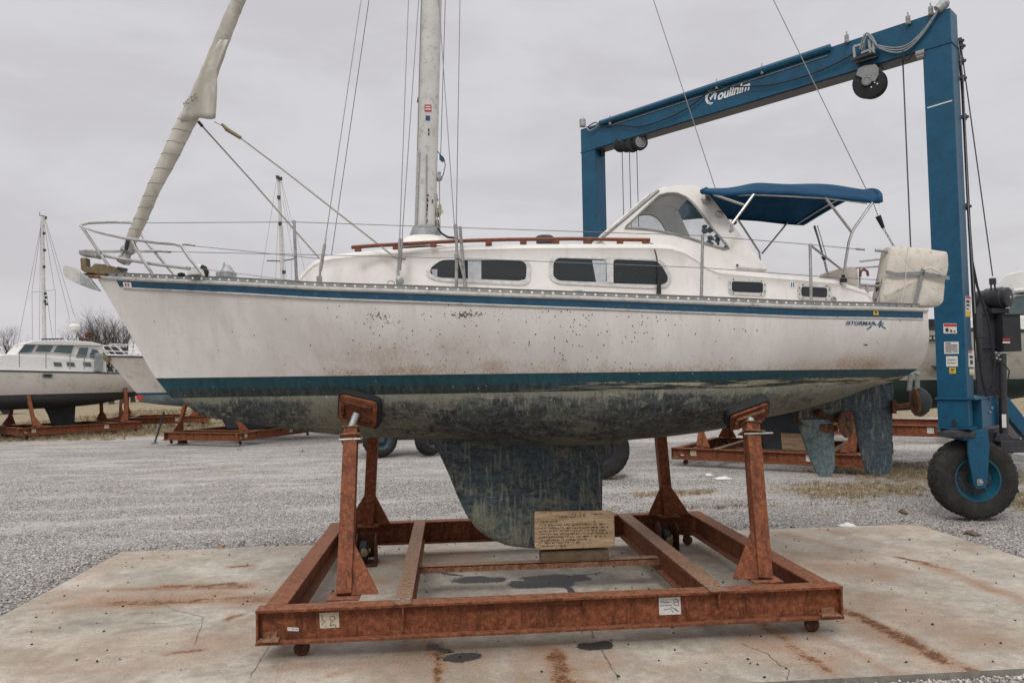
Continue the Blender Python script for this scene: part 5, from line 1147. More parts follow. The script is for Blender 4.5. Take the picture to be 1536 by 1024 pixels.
# grass tufts
def tufts(n, xr, yr, hmin, hmax, seed, thr=.45):
    x = rng.uniform(*xr, n); y = rng.uniform(*yr, n); a = grass_amt(x, y)+(fbm(x, y, 77, 4, .9)-.5)*1.1; k = a > thr; x, y = x[k], y[k]; n = len(x)
    nb = 5; x = np.repeat(x, nb)+rng.normal(0, .03, n*nb); y = np.repeat(y, nb)+rng.normal(0, .03, n*nb); z = gz(x, y)-.01; h = rng.uniform(hmin, hmax, n*nb); w = h*.07+.002; a = rng.uniform(0, 6.28, n*nb); ln = rng.uniform(.2, 1.1, n*nb)*h; d = rng.uniform(0, 6.28, n*nb)
    p0 = np.stack([x-w*np.cos(a), y-w*np.sin(a), z], -1); p1 = np.stack([x+w*np.cos(a), y+w*np.sin(a), z], -1); p2 = np.stack([x+ln*np.cos(d), y+ln*np.sin(d), z+h], -1)
    V = np.stack([p0, p1, p2], 1).reshape(-1, 3); return V, np.repeat(np.repeat(rng.random(n), nb)*.6+rng.random(n*nb)*.4, 3)
T = [tufts(9000, (3, 13), (11, 17.5), .03, .09, 1), tufts(9000, (-19, -2), (22, 36), .06, .16, 2), tufts(9000, (-24, 10), (33, 60), .10, .24, 3), tufts(5000, (-12, 4), (15, 22), .03, .07, 4)]
V = np.concatenate([t_[0] for t_ in T]); go = np_mesh('dry_grass', V, np.arange(len(V)).reshape(-1, 3), 'dry_grass', dict(shade=np.concatenate([t_[1] for t_ in T]))); go['kind'] = 'stuff'
# litter
def crumple(name, px, py, w, h, lab, mat='plastic_white', seed=1):
    c = G(px, py); r_ = random.Random(seed); A = []
    for i in range(9): A.append([(c.x+w*(i/8-.5)+r_.uniform(-.01, .01), c.y+.12*(j/5-.5)*2, c.z+.0+h*math.sin(math.pi*i/8)*math.sin(math.pi*j/5)*r_.uniform(.6, 1.2)-.02) for j in range(6)])
    m = MB(); m.grid(np.array(A)); o = m.build(name, mat, smooth=50, solid=.003); tag(o, lab, 'litter'); return o
crumple('plastic_scrap', 1273, 787, .24, .05, 'crumpled white plastic scrap at the back edge of the slab', seed=2)
crumple('paper_scrap', 1085, 716, .36, .05, 'torn white paper lying by the rear cradle in the gravel', seed=3)
crumple('paper_scrap', 1063, 711, .14, .05, 'small crumpled paper left of the torn paper', seed=4)
crumple('leaf_litter', 331, 818, .09, .03, 'single orange leaf on the gravel behind the left slab corner', 'rust_top', 5)
crumple('clod', 1355, 766, .06, .05, 'dark clod left of the big tyre', 'wood_block', 6)
crumple('clod', 1458, 797, .11, .04, 'dark clod right of the slab in the gravel', 'wood_block', 7)

# ================================================================== TRAVEL LIFT
LC = Vector((7.42, 10.10, 0)); LD = Vector((-.632, .775, 0)).normalized(); LN = Vector((LD.y, -LD.x, 0)); LL = 6.78; ZT = 7.52; W1 = .39; W2 = .34
lift = root('travel_lift', LC+LN*.17+LD*.2, 'tall blue boat hoist gantry with black winch motor and big tyre, behind the main sailboat', 'boat hoist')
def plane_hit(px, py, p0, n): d = ray(px, py); n = Vector(n); return EYE+d*((Vector(p0)-EYE).dot(n)/d.dot(n))
def LP(px, py, off=0): return plane_hit(px, py, LC-LN*off, LN)
def SP(px, py, off=0): return plane_hit(px, py, LC-LD*off, LD)
def lbox(mb, s0, s1, t0, t1, z0, z1):
    """box in the gantry's own axes: s along the beam, t across it"""
    vs = [LC+LD*s+LN*t_+Vector((0, 0, z)) for s in (s0, s1) for t_ in (t0, t1) for z in (z0, z1)]
    return mb.add(vs, [(0, 1, 3, 2), (4, 6, 7, 5), (0, 4, 5, 1), (2, 3, 7, 6), (0, 2, 6, 4), (1, 5, 7, 3)])
zf1 = LP(1435, 598).z; zf2 = LP(1435, 641).z
m = MB(); lbox(m, 0, W1, 0, W2, zf1, ZT-.52); colr = m.build('column', 'lift_blue', lift, smooth=0, bevel=.008); colr['label'] = 'near column with safety stickers'
m = MB(); lbox(m, LL, LL+W1, 0, W2, zf1, ZT-.52); m.build('column', 'lift_blue', lift, smooth=0, bevel=.008)
m = MB(); lbox(m, -.002, LL+W1+.002, -.002, W2+.002, ZT-.51, ZT); beam = m.build('top_beam', 'lift_blue', lift, smooth=0, bevel=.008)
m = MB(); lbox(m, .03, LL-.03, .02, W2-.02, ZT-.53, ZT-.512); m.build('beam_underside', 'dark_steel', beam, smooth=0)
m = MB(); lbox(m, -.012, W1+.012, -.012, W2+.012, ZT-.522, ZT-.505); lbox(m, LL-.012, LL+W1+.012, -.012, W2+.012, ZT-.522, ZT-.505); m.build('column_cap', 'lift_blue', beam, smooth=0)
# stiffener line, holes, pipe and brackets on the beam
a_, b_ = LP(1272, 60, .05), LP(906, 190, .05)
m = MB(); m.tube([LC+LD*1.75-LN*.03+Vector((0, 0, ZT-.02)), LC+LD*6.6-LN*.03+Vector((0, 0, ZT-.02))], .06, 10); m.build('hydraulic_pipe', 'lift_blue', beam)
m = MB(); m.tube([LC+LD*1.8-LN*.012+Vector((0, 0, ZT-.13)), LC+LD*6.5-LN*.012+Vector((0, 0, ZT-.13))], .01, 6); m.build('thin_pipe', 'grey_paint', beam)
for px, py in ((1270, 58), (1143, 105), (1075, 128), (915, 182), (1362, 30), (1396, 16)):
    q = LP(px, py, .04); m = MB(); m.box(q, (.05, .05, .12)); m.tube([q, q+Vector((0, 0, .12))], .012, 6); m.lathe(q-Vector((0, 0, .05)), (0, -1, 0), [(.03, -.03), (.03, .03)], 10); m.build('pipe_clamp', 'dull_steel', beam, bevel=.004)
def hose(name, pts, r, mat='black_rubber', pl=LP, par=None, off=.06):
    q = [pl(x, y, off) for x, y in pts]; P_ = []
    for i in range(len(q)-1):
        a0 = q[max(i-1, 0)]; a1 = q[i]; a2 = q[i+1]; a3 = q[min(i+2, len(q)-1)]
        for k in range(5):
            t_ = k/5; P_.append(.5*((2*a1)+(a2-a0)*t_+(2*a0-5*a1+4*a2-a3)*t_**2+(3*a1-a0-3*a2+a3)*t_**3))
    P_.append(q[-1]); m = MB(); m.tube(P_, r, 6); return m.build(name, mat, par or lift)
hose('hose', [(880, 192), (893, 184), (905, 190), (930, 188), (960, 190), (1000, 178), (1035, 160), (1060, 140), (1080, 133)], .012)
hose('hose', [(1080, 131), (1120, 130), (1165, 126), (1215, 112), (1255, 95), (1283, 79)], .012)
hose('hose', [(880, 190), (884, 196), (893, 192), (903, 183)], .014, 'grey_paint')
for o_ in (0, 3.5, 7): hose('hose', [(1316, 68+o_*.5), (1340, 72+o_), (1362, 67+o_), (1385, 46+o_*.6), (1402, 22+o_*.4), (1410, 10)], .011, 'grey_paint')
hose('hose', [(1354, 76), (1357, 88), (1362, 90), (1368, 82), (1370, 74)], .012)
hose('hose', [(1290, 74), (1294, 60), (1300, 50), (1308, 56), (1315, 68)], .014, 'grey_paint', off=.12); hose('hose', [(1292, 76), (1300, 54), (1306, 58), (1316, 70)], .010, 'grey_paint', off=.14)
q = LP(1413, 9, .0); m = MB(); m.lathe(q+Vector((0, 0, .0)), (.6, -.3, .6), [(.02, -.10), (.075, -.08), (.08, .05), (.05, .09), (.02, .1)], 14); m.build('swivel', 'galvanised', beam)
q = LP(874, 190, .0); m = MB(); m.lathe(q+Vector((0, 0, .1)), (0, 0, 1), [(.07, -.1), (.07, .05), (.03, .1)], 12); m.build('swivel', 'galvanised', beam)
# trolley frame with hoses
m = MB()
for a, b in (((1281, 70), (1283, 93)), ((1281, 70), (1297, 66)), ((1283, 93), (1314, 84)), ((1297, 66), (1295, 78)), ((1310, 64), (1311, 86)), ((1292, 80), (1313, 72)), ((1297, 52), (1295, 78)), ((1304, 60), (1306, 82))): m.bar(LP(*a, .10), LP(*b, .10), .035, .035)
tro = m.build('trolley_frame', 'galvanised', lift, smooth=0)
m = MB(); m.bar(LP(1286, 95, .0)+Vector((0, 0, -.01)), LP(1318, 85, .0)+Vector((0, 0, -.01)), .5, .03); m.build('trolley_plate', 'dark_steel', tro)
m = MB()
for px in (1289, 1312, 1319, 1324): m.bar(LP(px, 90, .06 if px < 1315 else -.2), LP(px, 104, .06 if px < 1315 else -.2), .022, .022)
m.build('hanger', 'dark_steel', tro, smooth=0)
def sheave(c, ax, r, th, name, mt, par, n=30):
    m = MB(); m.lathe(c, ax, [(r*.15, -th), (r*.9, -th), (r, -th*.85), (r, -th*.55), (r*.84, -th*.3), (r*.84, th*.3), (r, th*.55), (r, th*.85), (r*.9, th), (r*.15, th)], n); return m.build(name, mt, par)
pc_ = LP(1303, 125, .05); axv = (-LN*.95-LD*.3+Vector((0, 0, -.1))).normalized()
blk = sheave(pc_, axv, .235, .05, 'pulley_block', 'black_rubber', lift); sheave(pc_-axv*.16+Vector((.05, 0, .02)), axv, .225, .05, 'sheave', 'black_rubber', blk)
def AP(px, py, off): return plane_hit(px, py, pc_+axv*off, axv)
m = MB(); m.prism([AP(x, y, .06) for x, y in [(1284, 113), (1287, 104), (1296, 99), (1313, 97), (1318, 103), (1318, 113), (1313, 122), (1308, 123), (1305, 116), (1300, 114), (1295, 118), (1292, 117)]], axv*.02); m.build('cheek_plate', 'grey_paint', blk, smooth=0, bevel=.006)
m = MB(); m.lathe(AP(1300, 122, .06), axv, [(.075, 0), (.075, .03), (.06, .04), (.055, .03), (.02, .03)], 20); m.build('hub_cap', 'grey_paint', blk)
for x, y in ((1312, 124), (1307, 131), (1316, 126)): m = MB(); m.lathe(AP(x, y, .05), axv, [(.012, 0), (.012, .01), (.002, .012)], 8); m.build('bolt', 'plastic_white', blk)
for px, mt_ in ((931, 'black_rubber'), (940, 'black_rubber'), (949, 'black_rubber'), (960, 'grey_paint')):
    q = LP(px, 217 if px < 955 else 214, -.1); bk = sheave(q, (LD*(-.8)-LN*.5), .155, .05, 'pulley_block', 'black_rubber', lift, 20)
    if px == 960: m = MB(); m.lathe(q, (LD*(-.8)-LN*.5), [(.12, .045), (.12, .06), (.05, .065), (.02, .07)], 18); m.build('hub_cap', 'grey_paint', bk)
m = MB(); m.bar(LP(928, 206, -.1), LP(966, 197, -.1), .2, .04); m.build('block_hanger', 'dark_steel', lift)
for px, y0, pb in ((933, 218, 1.9), (944, 222, 1.9), (955, 218, 1.9)): q = LP(px, y0, -.1); wire('cable', [q, Vector((q.x, q.y, pb))], .009, 'wire', lift)
for px, py, pb, pl in ((1354, 86, 2.4, LP),): q = pl(px, py, -.15); wire('cable', [q, Vector((q.x, q.y, pb))], .012, 'wire', lift)
m = MB(); q = LP(1381, 80, .0); m.lathe(q, LD, [(.05, -.06), (.05, .06)], 12); m.lathe(q-Vector((0, 0, .05)), LD, [(.035, -.05), (.035, .05)], 12); m.build('roller', 'dull_steel', lift)
m = MB(); q = LP(904, 222, -.2); m.lathe(q, LN, [(.08, -.06), (.08, .06)], 12); m.box(q-Vector((0, 0, .12)), (.08, .1, .1)); m.build('limit_switch', 'dark_steel', lift, bevel=.006)
m = MB(); m.bar(LP(1391, 162, .004), LP(1428, 151, .004), .004, .016); m.build('white_scratch', 'logo_white', colr)
# lettering on the beam
a_ = LP(1076, 150.5, .01); b_ = LP(1124, 135, .01); up_ = LP(1080, 136.5, .01)-LP(1077, 150.5, .01)
text_mesh('maker_name', 'ouiinim', a_, b_-a_, up_*1.45, 'logo_white', beam, 1.0, bold=.035, off=.006)
def lstroke(name, pts, w_, mat, par, pl=LP, off=.012):
    m = MB(); vs = []
    for i, (x, y) in enumerate(pts):
        a = pts[max(i-1, 0)]; b = pts[min(i+1, len(pts)-1)]; d = np.array([b[0]-a[0], b[1]-a[1]]); d = d/(np.linalg.norm(d)+1e-9); n_ = np.array([-d[1], d[0]])*(w_[i] if isinstance(w_, list) else w_)/2
        vs += [pl(x+n_[0], y+n_[1], off), pl(x-n_[0], y-n_[1], off)]
    m.add(vs, [(2*i, 2*i+1, 2*i+3, 2*i+2) for i in range(len(pts)-1)]); return m.build(name, mat, par, smooth=0, recalc=False)
lstroke('emblem', [(1070, 135.5), (1064, 138), (1060, 144), (1059.5, 150), (1062, 154), (1067, 156)], [1.5, 3.5, 4, 4.2, 4, 3], 'logo_white', beam)
lstroke('emblem', [(1062, 153), (1066, 156.5), (1069, 154)], [2, 3, 1.5], 'logo_white', beam)
lstroke('emblem', [(1065, 146), (1065.5, 150), (1068, 145), (1072, 141), (1074, 140), (1072, 149.5)], [2, 2.5, 2.6, 2.8, 2.8, 2.4], 'logo_white', beam)
lstroke('emblem', [(1066, 141), (1070, 138), (1074, 139)], [1.2, 2, 1.5], 'logo_white', beam)
# lower box, flanges and steering fork
m = MB(); lbox(m, -.11, W1+.03, -.03, W2+1.01, zf1-.012, zf1+.012); lbox(m, -.04, W1+.03, -.03, W2+.02, zf2-.02, zf2+.004); m.build('flange', 'lift_blue', lift, smooth=0, bevel=.003)
m = MB(); lbox(m, -.005, W1+.01, 0, W2*.62, zf2+.005, zf1-.013); lbox(m, -.10, W1, W2*.9, W2+1.0, zf2-.02, zf1-.013); lb = m.build('lower_box', 'lift_blue', lift, smooth=0, bevel=.008)
m = MB(); lbox(m, .05, W1-.02, W2*.6, W2*.93, zf2+.005, zf1-.013); m.build('box_recess', 'dark_steel', lb, smooth=0)
for px, py in ((1487, 612), (1484, 618)):
    m = MB(); q = SP(px, py, .105); m.lathe(q, -LD, [(.02, 0), (.02, .02), (.004, .025)], 10); m.build('bolt', 'galvanised', lb)
m = MB(); m.prism([LP(x, y, .006) for x, y in round_poly([(1427.5, 639.5), (1427.5, 631), (1431, 627.5), (1434, 632), (1434, 639)], 2, 3)], -LN*.002); m.build('drain_hole', 'black_plastic', lb, smooth=0)
Wc = plane_hit(1461, 718, (7.70, 10.46, .6), (0, 1, 0)); Wc.z = .595; ax_w = Vector((-.156, -.988, 0)).normalized()
def WP(px, py, off): return plane_hit(px, py, Wc+ax_w*off, ax_w)
m = MB(); m.lathe(Vector((LC+LD*.2+LN*.17).to_tuple())+Vector((0, 0, zf2-.13)), (0, 0, 1), [(.26, 0), (.26, .06), (.2, .10), (.2, .125)], 24); m.build('turntable', 'dark_steel', lift)
m = MB(); m.prism([WP(x, y, .30) for x, y in [(1450, 655), (1480, 650), (1482, 668), (1479.5, 715), (1476, 731), (1462, 732.5), (1458, 726), (1450, 680)]], ax_w*.045); fk = m.build('steering_fork', 'lift_blue', lift, smooth=0, bevel=.008)
m = MB(); m.prism([WP(x, y, -.30) for x, y in [(1450, 655), (1480, 650), (1482, 668), (1479.5, 705), (1462, 712), (1450, 680)]], -ax_w*.045); m.build('steering_fork', 'lift_blue', lift, smooth=0, bevel=.008)
m = MB(); m.prism([WP(x, y, .34) for x, y in [(1441, 646), (1452, 644), (1483, 644), (1483, 655), (1452, 660), (1446, 661), (1441, 655)]], -ax_w*.66); m.build('fork_crown', 'lift_blue', lift, smooth=0, bevel=.01)
m = MB(); q = WP(1470, 723, .35); m.box(q, (.10, .012, .09), Matrix.Rotation(.157, 3, 'Z')); m.lathe(q, ax_w, [(.03, 0), (.03, .035), (.02, .04), (.005, .042)], 6); m.build('axle_bolt', 'galvanised', fk)
def tyre(c, ax_, R, W, rimr, par, nlug=30, mt='tyre_rubber', rim='rim_blue', wheelname='wheel'):
    ax_ = Vector(ax_).normalized(); h = W/2
    m = MB(); m.lathe(c, ax_, [(rimr, -h*.78), (rimr*1.08, -h*.92), (R*.72, -h*1.02), (R*.86, -h), (R*.95, -h*.86), (R*.975, -h*.6), (R*.98, 0), (R*.975, h*.6), (R*.95, h*.86), (R*.86, h), (R*.72, h*1.02), (rimr*1.08, h*.92), (rimr, h*.78)], 56, False); wh = m.build(wheelname, mt, par, smooth=40)
    if nlug:
        u = ax_.cross(Vector((0, 0, 1))).normalized(); w_ = ax_.cross(u); m = MB()
        for k in range(nlug):
            for sd, dk in ((-1, 0), (1, .5)):
                a = 2*math.pi*(k+dk)/nlug; rd = u*math.cos(a)+w_*math.sin(a); tg = -u*math.sin(a)+w_*math.cos(a)
                # shoulder block wrapping the edge, plus slanted centre block
                da = math.pi/nlug*.74
                def pt(aa, hh, rr_): r_ = u*math.cos(aa)+w_*math.sin(aa); return c+r_*rr_+ax_*hh
                vs = []
                for rr_ in (0, .014):
                    vs += [pt(a-da, sd*h*.48, R*.975+rr_), pt(a+da, sd*h*.48, R*.975+rr_), pt(a+da*.9, sd*h*.80, R*.955+rr_), pt(a-da*.9, sd*h*.80, R*.955+rr_), pt(a+da*.8, sd*(h*.97+rr_*.5), R*.87+rr_*.4), pt(a-da*.8, sd*(h*.97+rr_*.5), R*.87+rr_*.4)]
                m.add(vs, [(6, 7, 8, 9), (9, 8, 10, 11), (0, 1, 7, 6), (1, 2, 8, 7), (2, 4, 10, 8), (4, 5, 11, 10), (5, 3, 9, 11), (3, 0, 6, 9)])
                vs = []; s2 = .55*da
                for rr_ in (0, .013): vs += [pt(a-s2-da*.5, sd*h*.04, R*.975+rr_), pt(a+s2-da*.5, sd*h*.04, R*.975+rr_), pt(a+s2+da*.3, sd*h*.40, R*.975+rr_), pt(a-s2+da*.1, sd*h*.42, R*.975+rr_)]
                m.add(vs, [(4, 5, 6, 7), (0, 1, 5, 4), (1, 2, 6, 5), (2, 3, 7, 6), (3, 0, 4, 7)])
        m.build('tread', mt, wh, smooth=0)
    m = MB(); m.lathe(c, ax_, [(rimr*1.04, h*.80), (rimr*1.04, h*.86), (rimr*.97, h*.86), (rimr*.94, h*.70), (rimr*.86, h*.5), (rimr*.80, h*.22), (rimr*.55, h*.16), (rimr*.50, h*.30), (rimr*.34, h*.36), (rimr*.30, h*.55), (rimr*.05, h*.58)], 40, False); m.lathe(c, ax_, [(rimr*.97, -h*.86), (rimr*.9, -h*.3), (rimr*.1, -h*.2)], 40, False); m.build('rim', rim, wh, smooth=35); m = MB(); m.lathe(c, ax_, [(rimr*.78, h*.225), (rimr*.50, h*.32), (rimr*.46, h*.38), (rimr*.05, h*.40)], 30, False); m.build('hub', 'dark_steel', wh)
    return wh
Wc.z = .575; Wc.x -= .03; wh = tyre(Wc, ax_w, .588, .38, .315, lift)
m = MB()
for k in range(8): a = k*math.pi/4; u = ax_w.cross(Vector((0, 0, 1))).normalized(); w_ = ax_w.cross(u); m.lathe(Wc+(u*math.cos(a)+w_*math.sin(a))*.22+ax_w*.035, ax_w, [(.018, 0), (.018, .03), (.004, .032)], 6)
m.build('wheel_nuts', 'rim_blue', wh)
m = MB(); m.lathe(Wc, ax_w, [(.05, -.34), (.05, .34)], 14); m.build('axle', 'dark_steel', lift)
LB = LC+LD*(LL+.2)+LN*.17
m = MB(); lbox(m, LL-.03, LL+W1+.03, -.02, W2+.3, zf2-.02, zf1+.01); m.build('lower_box', 'lift_blue', lift, smooth=0)
w2c = Vector((LB.x+.05, LB.y+.1, .60)); tyre(w2c, (-.2, -.98, 0), .612, .44, .30, lift, rim='dark_steel')
m = MB(); m.box(w2c+Vector((.05, .30, .33)), (.28, .05, .75)); m.box(w2c+Vector((0, 0, .68)), (.3, .66, .06)); m.build('steering_fork', 'lift_blue', lift, smooth=0, bevel=.008)
# side frame running back from the near column
m = MB(); lbox(m, .02, .34, W2+.44, 3.1, .95, 1.25); m.build('side_frame', 'dark_steel', lift, smooth=0, bevel=.008)
m = MB(); q = [P(1509, 597, 10.9), P(1513, 596, 10.9), P(1548, 640, 10.9), P(1548, 668, 10.9), P(1512, 625, 10.9)]; m.prism(q, (.18, .35, 0)); m.build('brace_panel', 'lift_blue', lift, smooth=0, bevel=.006)
EY = 10.8
m = MB(); m.prism([P(x, y, EY) for x, y in [(1472.5, 441), (1484, 441), (1500, 470), (1502, 520), (1504, 600), (1476, 600)]], (.05, .22, 0)); m.bar(P(1471, 470, EY-.02), P(1502, 470, EY-.02), .03, .03); m.bar(P(1472, 521, EY-.02), P(1503, 521, EY-.02), .03, .02); m.build('winch_post', 'dark_steel', lift, smooth=0, bevel=.006)
q = P(1510, 446, EY-.15); m = MB(); m.lathe(q, (.45, -.89, 0), [(.05, -.42), (.14, -.42), (.145, -.3), (.165, -.28), (.168, -.05), (.15, -.03), (.158, 0), (.15, .03), (.10, .045), (.02, .05)], 30); mo = m.build('winch_motor', 'black_plastic', lift)
m = MB(); m.lathe(q+Vector((.45, -.89, 0))*.05, (.45, -.89, 0), [(.014, 0), (.014, .01), (.002, .012)], 10); m.build('motor_cap', 'plastic_white', mo)
m = MB(); m.box(q+Vector((-.08, .18, -.2)), (.28, .3, .08)); m.box(P(1509, 500, EY-.05), (.29, .26, .56)); m.box(P(1510, 472.5, EY-.06), (.32, .3, .025)); vb = m.build('control_box', 'black_plastic', lift, smooth=0, bevel=.01)
for y_, mt_, h_ in ((507.5, 'sticker_red', 2.4), (512, 'sticker_white', 2.6)):
    m = MB(); m.prism([P(x, y, EY-.19) for x, y in [(1504, y_), (1515, y_), (1515, y_+h_), (1504, y_+h_)]], (0, -.003, 0)); m.build('box_label', mt_, vb, smooth=0)
for x, y in ((1493, 529), (1497, 533), (1500, 530), (1494, 537), (1499, 539)): m = MB(); m.lathe(P(x, y, EY-.1), (0, -1, 0), [(.02, -.05), (.02, .02), (.012, .03)], 8); m.build('fitting', 'galvanised', vb)
m = MB(); m.tube([P(1504, 530, EY-.1), P(1505, 600, EY-.1)], .05, 12); m.tube([P(1505, 600, EY-.1), P(1506, 650, EY-.1)], .062, 12); hc = m.build('hydraulic_ram', 'dark_steel', lift)
m = MB(); m.prism([P(x, y, EY-.18) for x, y in [(1502.5, 621), (1509, 621), (1509.5, 641), (1503, 641)]], (0, -.004, 0)); m.build('ram_label', 'sticker_white', hc, smooth=0)
m = MB(); m.box(P(1512, 668, EY+.2), (.55, .4, .18)); m.lathe(P(1500, 668, EY+.25), (0, -1, 0), [(.1, -.1), (.2, -.08), (.2, .08), (.1, .1)], 20); m.build('drive_gear', 'dark_steel', lift, bevel=.01)
m = MB(); m.bar(P(1514, 685, EY-.1), P(1545, 688, EY-.1), .1, .11); m.build('tow_bar', 'grey_paint', lift, bevel=.008)
m = MB(); m.tube([P(1516, 690, EY), P(1521, 715, EY), P(1527, 738, EY)], .02, 6); m.tube([P(1516, 690, EY), P(1515, 725, EY)], .02, 6); m.build('prop_rod', 'dark_steel', lift)
q0 = P(1441, 66, 10.35); q1 = P(1489, 414, EY-.1); wire('cable', [q0, q1], .010, 'wire', lift)
q0 = P(1437, 62, 10.3); wire('cable', [q0, P(1445, 120, 10.3), P(1452, 300, 10.3), P(1463, 470, 10.3)], .007, 'wire_light', lift)
m = MB(); q = P(1489, 422, EY-.1); m.box(q, (.08, .06, .1)); m.tube([q+Vector((-.03, 0, -.03)), q+Vector((-.03, 0, -.14))], .015, 6); m.tube([q+Vector((.03, 0, -.03)), q+Vector((.035, 0, -.14))], .015, 6); m.build('shackle', 'dark_steel', lift, bevel=.006)
for pts, r in (([(1438, 62), (1444, 140), (1450, 260), (1454, 340), (1460, 420), (1464, 500), (1474, 570), (1482, 600)], .022), ([(1452, 310), (1456, 380), (1466, 430), (1482, 480), (1492, 540), (1488, 590)], .018), ([(1440, 66), (1445, 150), (1451, 300), (1458, 440), (1462, 520), (1466, 590)], .010), ([(1464, 506), (1478, 506)], .01), ([(1466, 540), (1474, 543), (1480, 542)], .01), ([(1495, 540), (1505, 545), (1514, 556), (1512, 568)], .01), ([(1478, 580), (1486, 586), (1494, 582), (1499, 590)], .012), ([(1476, 590), (1484, 578), (1492, 590), (1492, 598)], .012)):
    m = MB(); q = [P(x, y, 10.45) for x, y in pts]; m.tube(q, r, 7); m.build('hose', 'black_rubber', lift)
for x, y in ((1438, 62), (1440, 70), (1445, 176), (1449, 310), (1441, 92), (1442, 118)): m = MB(); q = P(x, y, 10.38); m.box(q, (.13, .08, .04)); m.lathe(q+Vector((.02, 0, 0)), (0, 0, 1), [(.03, -.05), (.03, .05)], 8); m.build('hose_clamp', 'dark_steel', lift, bevel=.005)
def lab(pts, mt, pl, marks=(), off=.006, name='sticker'):
    m = MB(); m.prism([pl(x, y, off-.004) for x, y in pts], (-LN if pl is LP else -LD)*.003); o = m.build(name, mt, colr, smooth=0)
    for mk in marks:
        m = MB(); m.prism([pl(x, y, off) for x, y in mk[0]], (-LN if pl is LP else -LD)*.0015); m.build('sticker_mark', mk[1], colr, smooth=0)
R4 = lambda x0, y0, x1, y1, k=-.3: [(x0, y0), (x1, y0+k*.0), (x1+.4, y1), (x0+.4, y1)]
lab(R4(1415, 485, 1435, 500), 'sticker_white', LP, [(R4(1415.6, 485.6, 1434.6, 489.5), 'sticker_red'), (R4(1418, 492, 1422.5, 497.5), 'ink'), (R4(1425, 494.5, 1428, 498), 'ink'), (R4(1430, 496, 1433, 498), 'ink')])
lab(R4(1416, 512.5, 1438, 530.5), 'sticker_white', LP, [(R4(1418, 514+i*3.1, 1426+((i*7) % 9), 515.4+i*3.1), 'ink') for i in range(5)]+[(R4(1429, 517+i*3.1, 1436, 518.2+i*3.1), 'ink') for i in range(4)])
lab(R4(1419, 534, 1436.5, 549.5), 'sticker_white', LP, [(R4(1421, 539, 1433, 539.9), 'ink'), (R4(1421, 543.5, 1434, 544.3), 'ink')])
lab(R4(1424, 551, 1433.5, 560), 'sticker_yellow', LP, [(R4(1426, 553, 1431.5, 555), 'ink'), (R4(1426, 557, 1430, 558), 'ink')])
R5 = lambda x0, y0, x1, y1: [(x0, y0), (x1, y0+.3), (x1+.3, y1+.3), (x0+.3, y1)]
lab(R5(1448, 444, 1456, 475), 'sticker_white', SP, [(R5(1448.6, 444.6, 1455.5, 447.5), 'sticker_red'), (R5(1449.3, 450, 1454, 454), 'ink'), (R5(1449.5, 456, 1454, 459), 'ink'), (R5(1449.5, 462, 1453, 464), 'ink'), (R5(1449, 466.5, 1456, 474.5), 'sticker_yellow')])
lab(R5(1452.5, 526, 1461, 550), 'sticker_white', SP, [(R5(1453, 526.5, 1457, 529), 'sticker_red'), (R5(1454, 533, 1459, 537), 'ink'), (R5(1455, 540, 1459, 546), 'ink')])
lab(R5(1454, 553, 1461, 562), 'sticker_white', SP, [(R5(1454.5, 558, 1460.5, 561.5), 'sticker_yellow')])

# ================================================================== BACKGROUND YARD
def lp(loc, ang, px, py, yl):
    """picture point on the vertical plane local y = yl of a thing at loc turned by ang -> local coordinates"""
    e = Vector((math.cos(ang), math.sin(ang), 0)); q = Vector((-math.sin(ang), math.cos(ang), 0)); loc = Vector(loc)
    p = plane_hit(px, py, loc+q*yl, q)-loc; return Vector((p.dot(e), p.dot(q), p.z))
def yard_hull(r, L, B, zsb, zsm, zss, za, zb2, zmin, rb, rs, mats, names=('hull', 'boot_stripe', 'hull_bottom'), full=1., pw=2.4):
    st_ = lambda z: rb*(1-np.clip((np.asarray(z)-zmin)/(zsb-zmin), 0, 1.2))**1.0+0*np.asarray(z)
    tr_ = lambda z: L-rs*(1-np.clip((np.asarray(z)-zb2)/(zss-zb2), 0, 1))
    S1 = [0, .05, .12, .2, .3, .4, .5, .6, .7, .8, .9, 1]
    wS_ = lambda s: B/2*smooth_i(s, S1, [.02, .2, .4, .6, .8, .92, .98, 1, .99, .95, .87, .75]); wA_ = lambda s: B/2*full*smooth_i(s, S1, [.01, .1, .25, .43, .64, .8, .89, .92, .9, .84, .74, .6]); wB_ = lambda s: B/2*full*smooth_i(s, S1, [.01, .09, .23, .4, .61, .77, .86, .9, .87, .8, .68, .5])
    zs_ = lambda x: smooth_i(x, [0, L*.5, L], [zsb, zsm, zss]); c = lambda v: (lambda x: v+0*np.asarray(x))
    zb_l = lambda x: zmin+(zb2-zmin)*np.clip(np.abs((np.asarray(x)-L*.47)/(L*.47)), 0, 1)**pw
    h = Hull(st_, tr_, zs_, c(za), c(zb2), wS_, wA_, wB_, zb_l, lambda s: 2.0+0*s, 0.)
    obs = hull_parts(h, r, mats, 60, 10, 10, None, names)
    X = np.linspace(.05, L, 30); s = np.clip((X-st_(zs_(X)))/(L-st_(zs_(X))), 0, 1); A = np.array([np.stack([X, u*wS_(s), zs_(X)+.01+.06*(1-u*u)], -1) for u in np.linspace(-1, 1, 5)])
    m = MB(); m.grid(A); m.build('deck', 'bg_white', r); 
    for sd in (-1, 1):
        m = MB(); m.grid(np.array([np.stack([X, sd*(wS_(s)+o_), zs_(X)+z_], -1) for z_, o_ in ((-.03, .0), (-.03, .02), (.03, .02), (.03, -.02))])); m.build('rub_rail', 'dark_steel', r)
    return h, obs
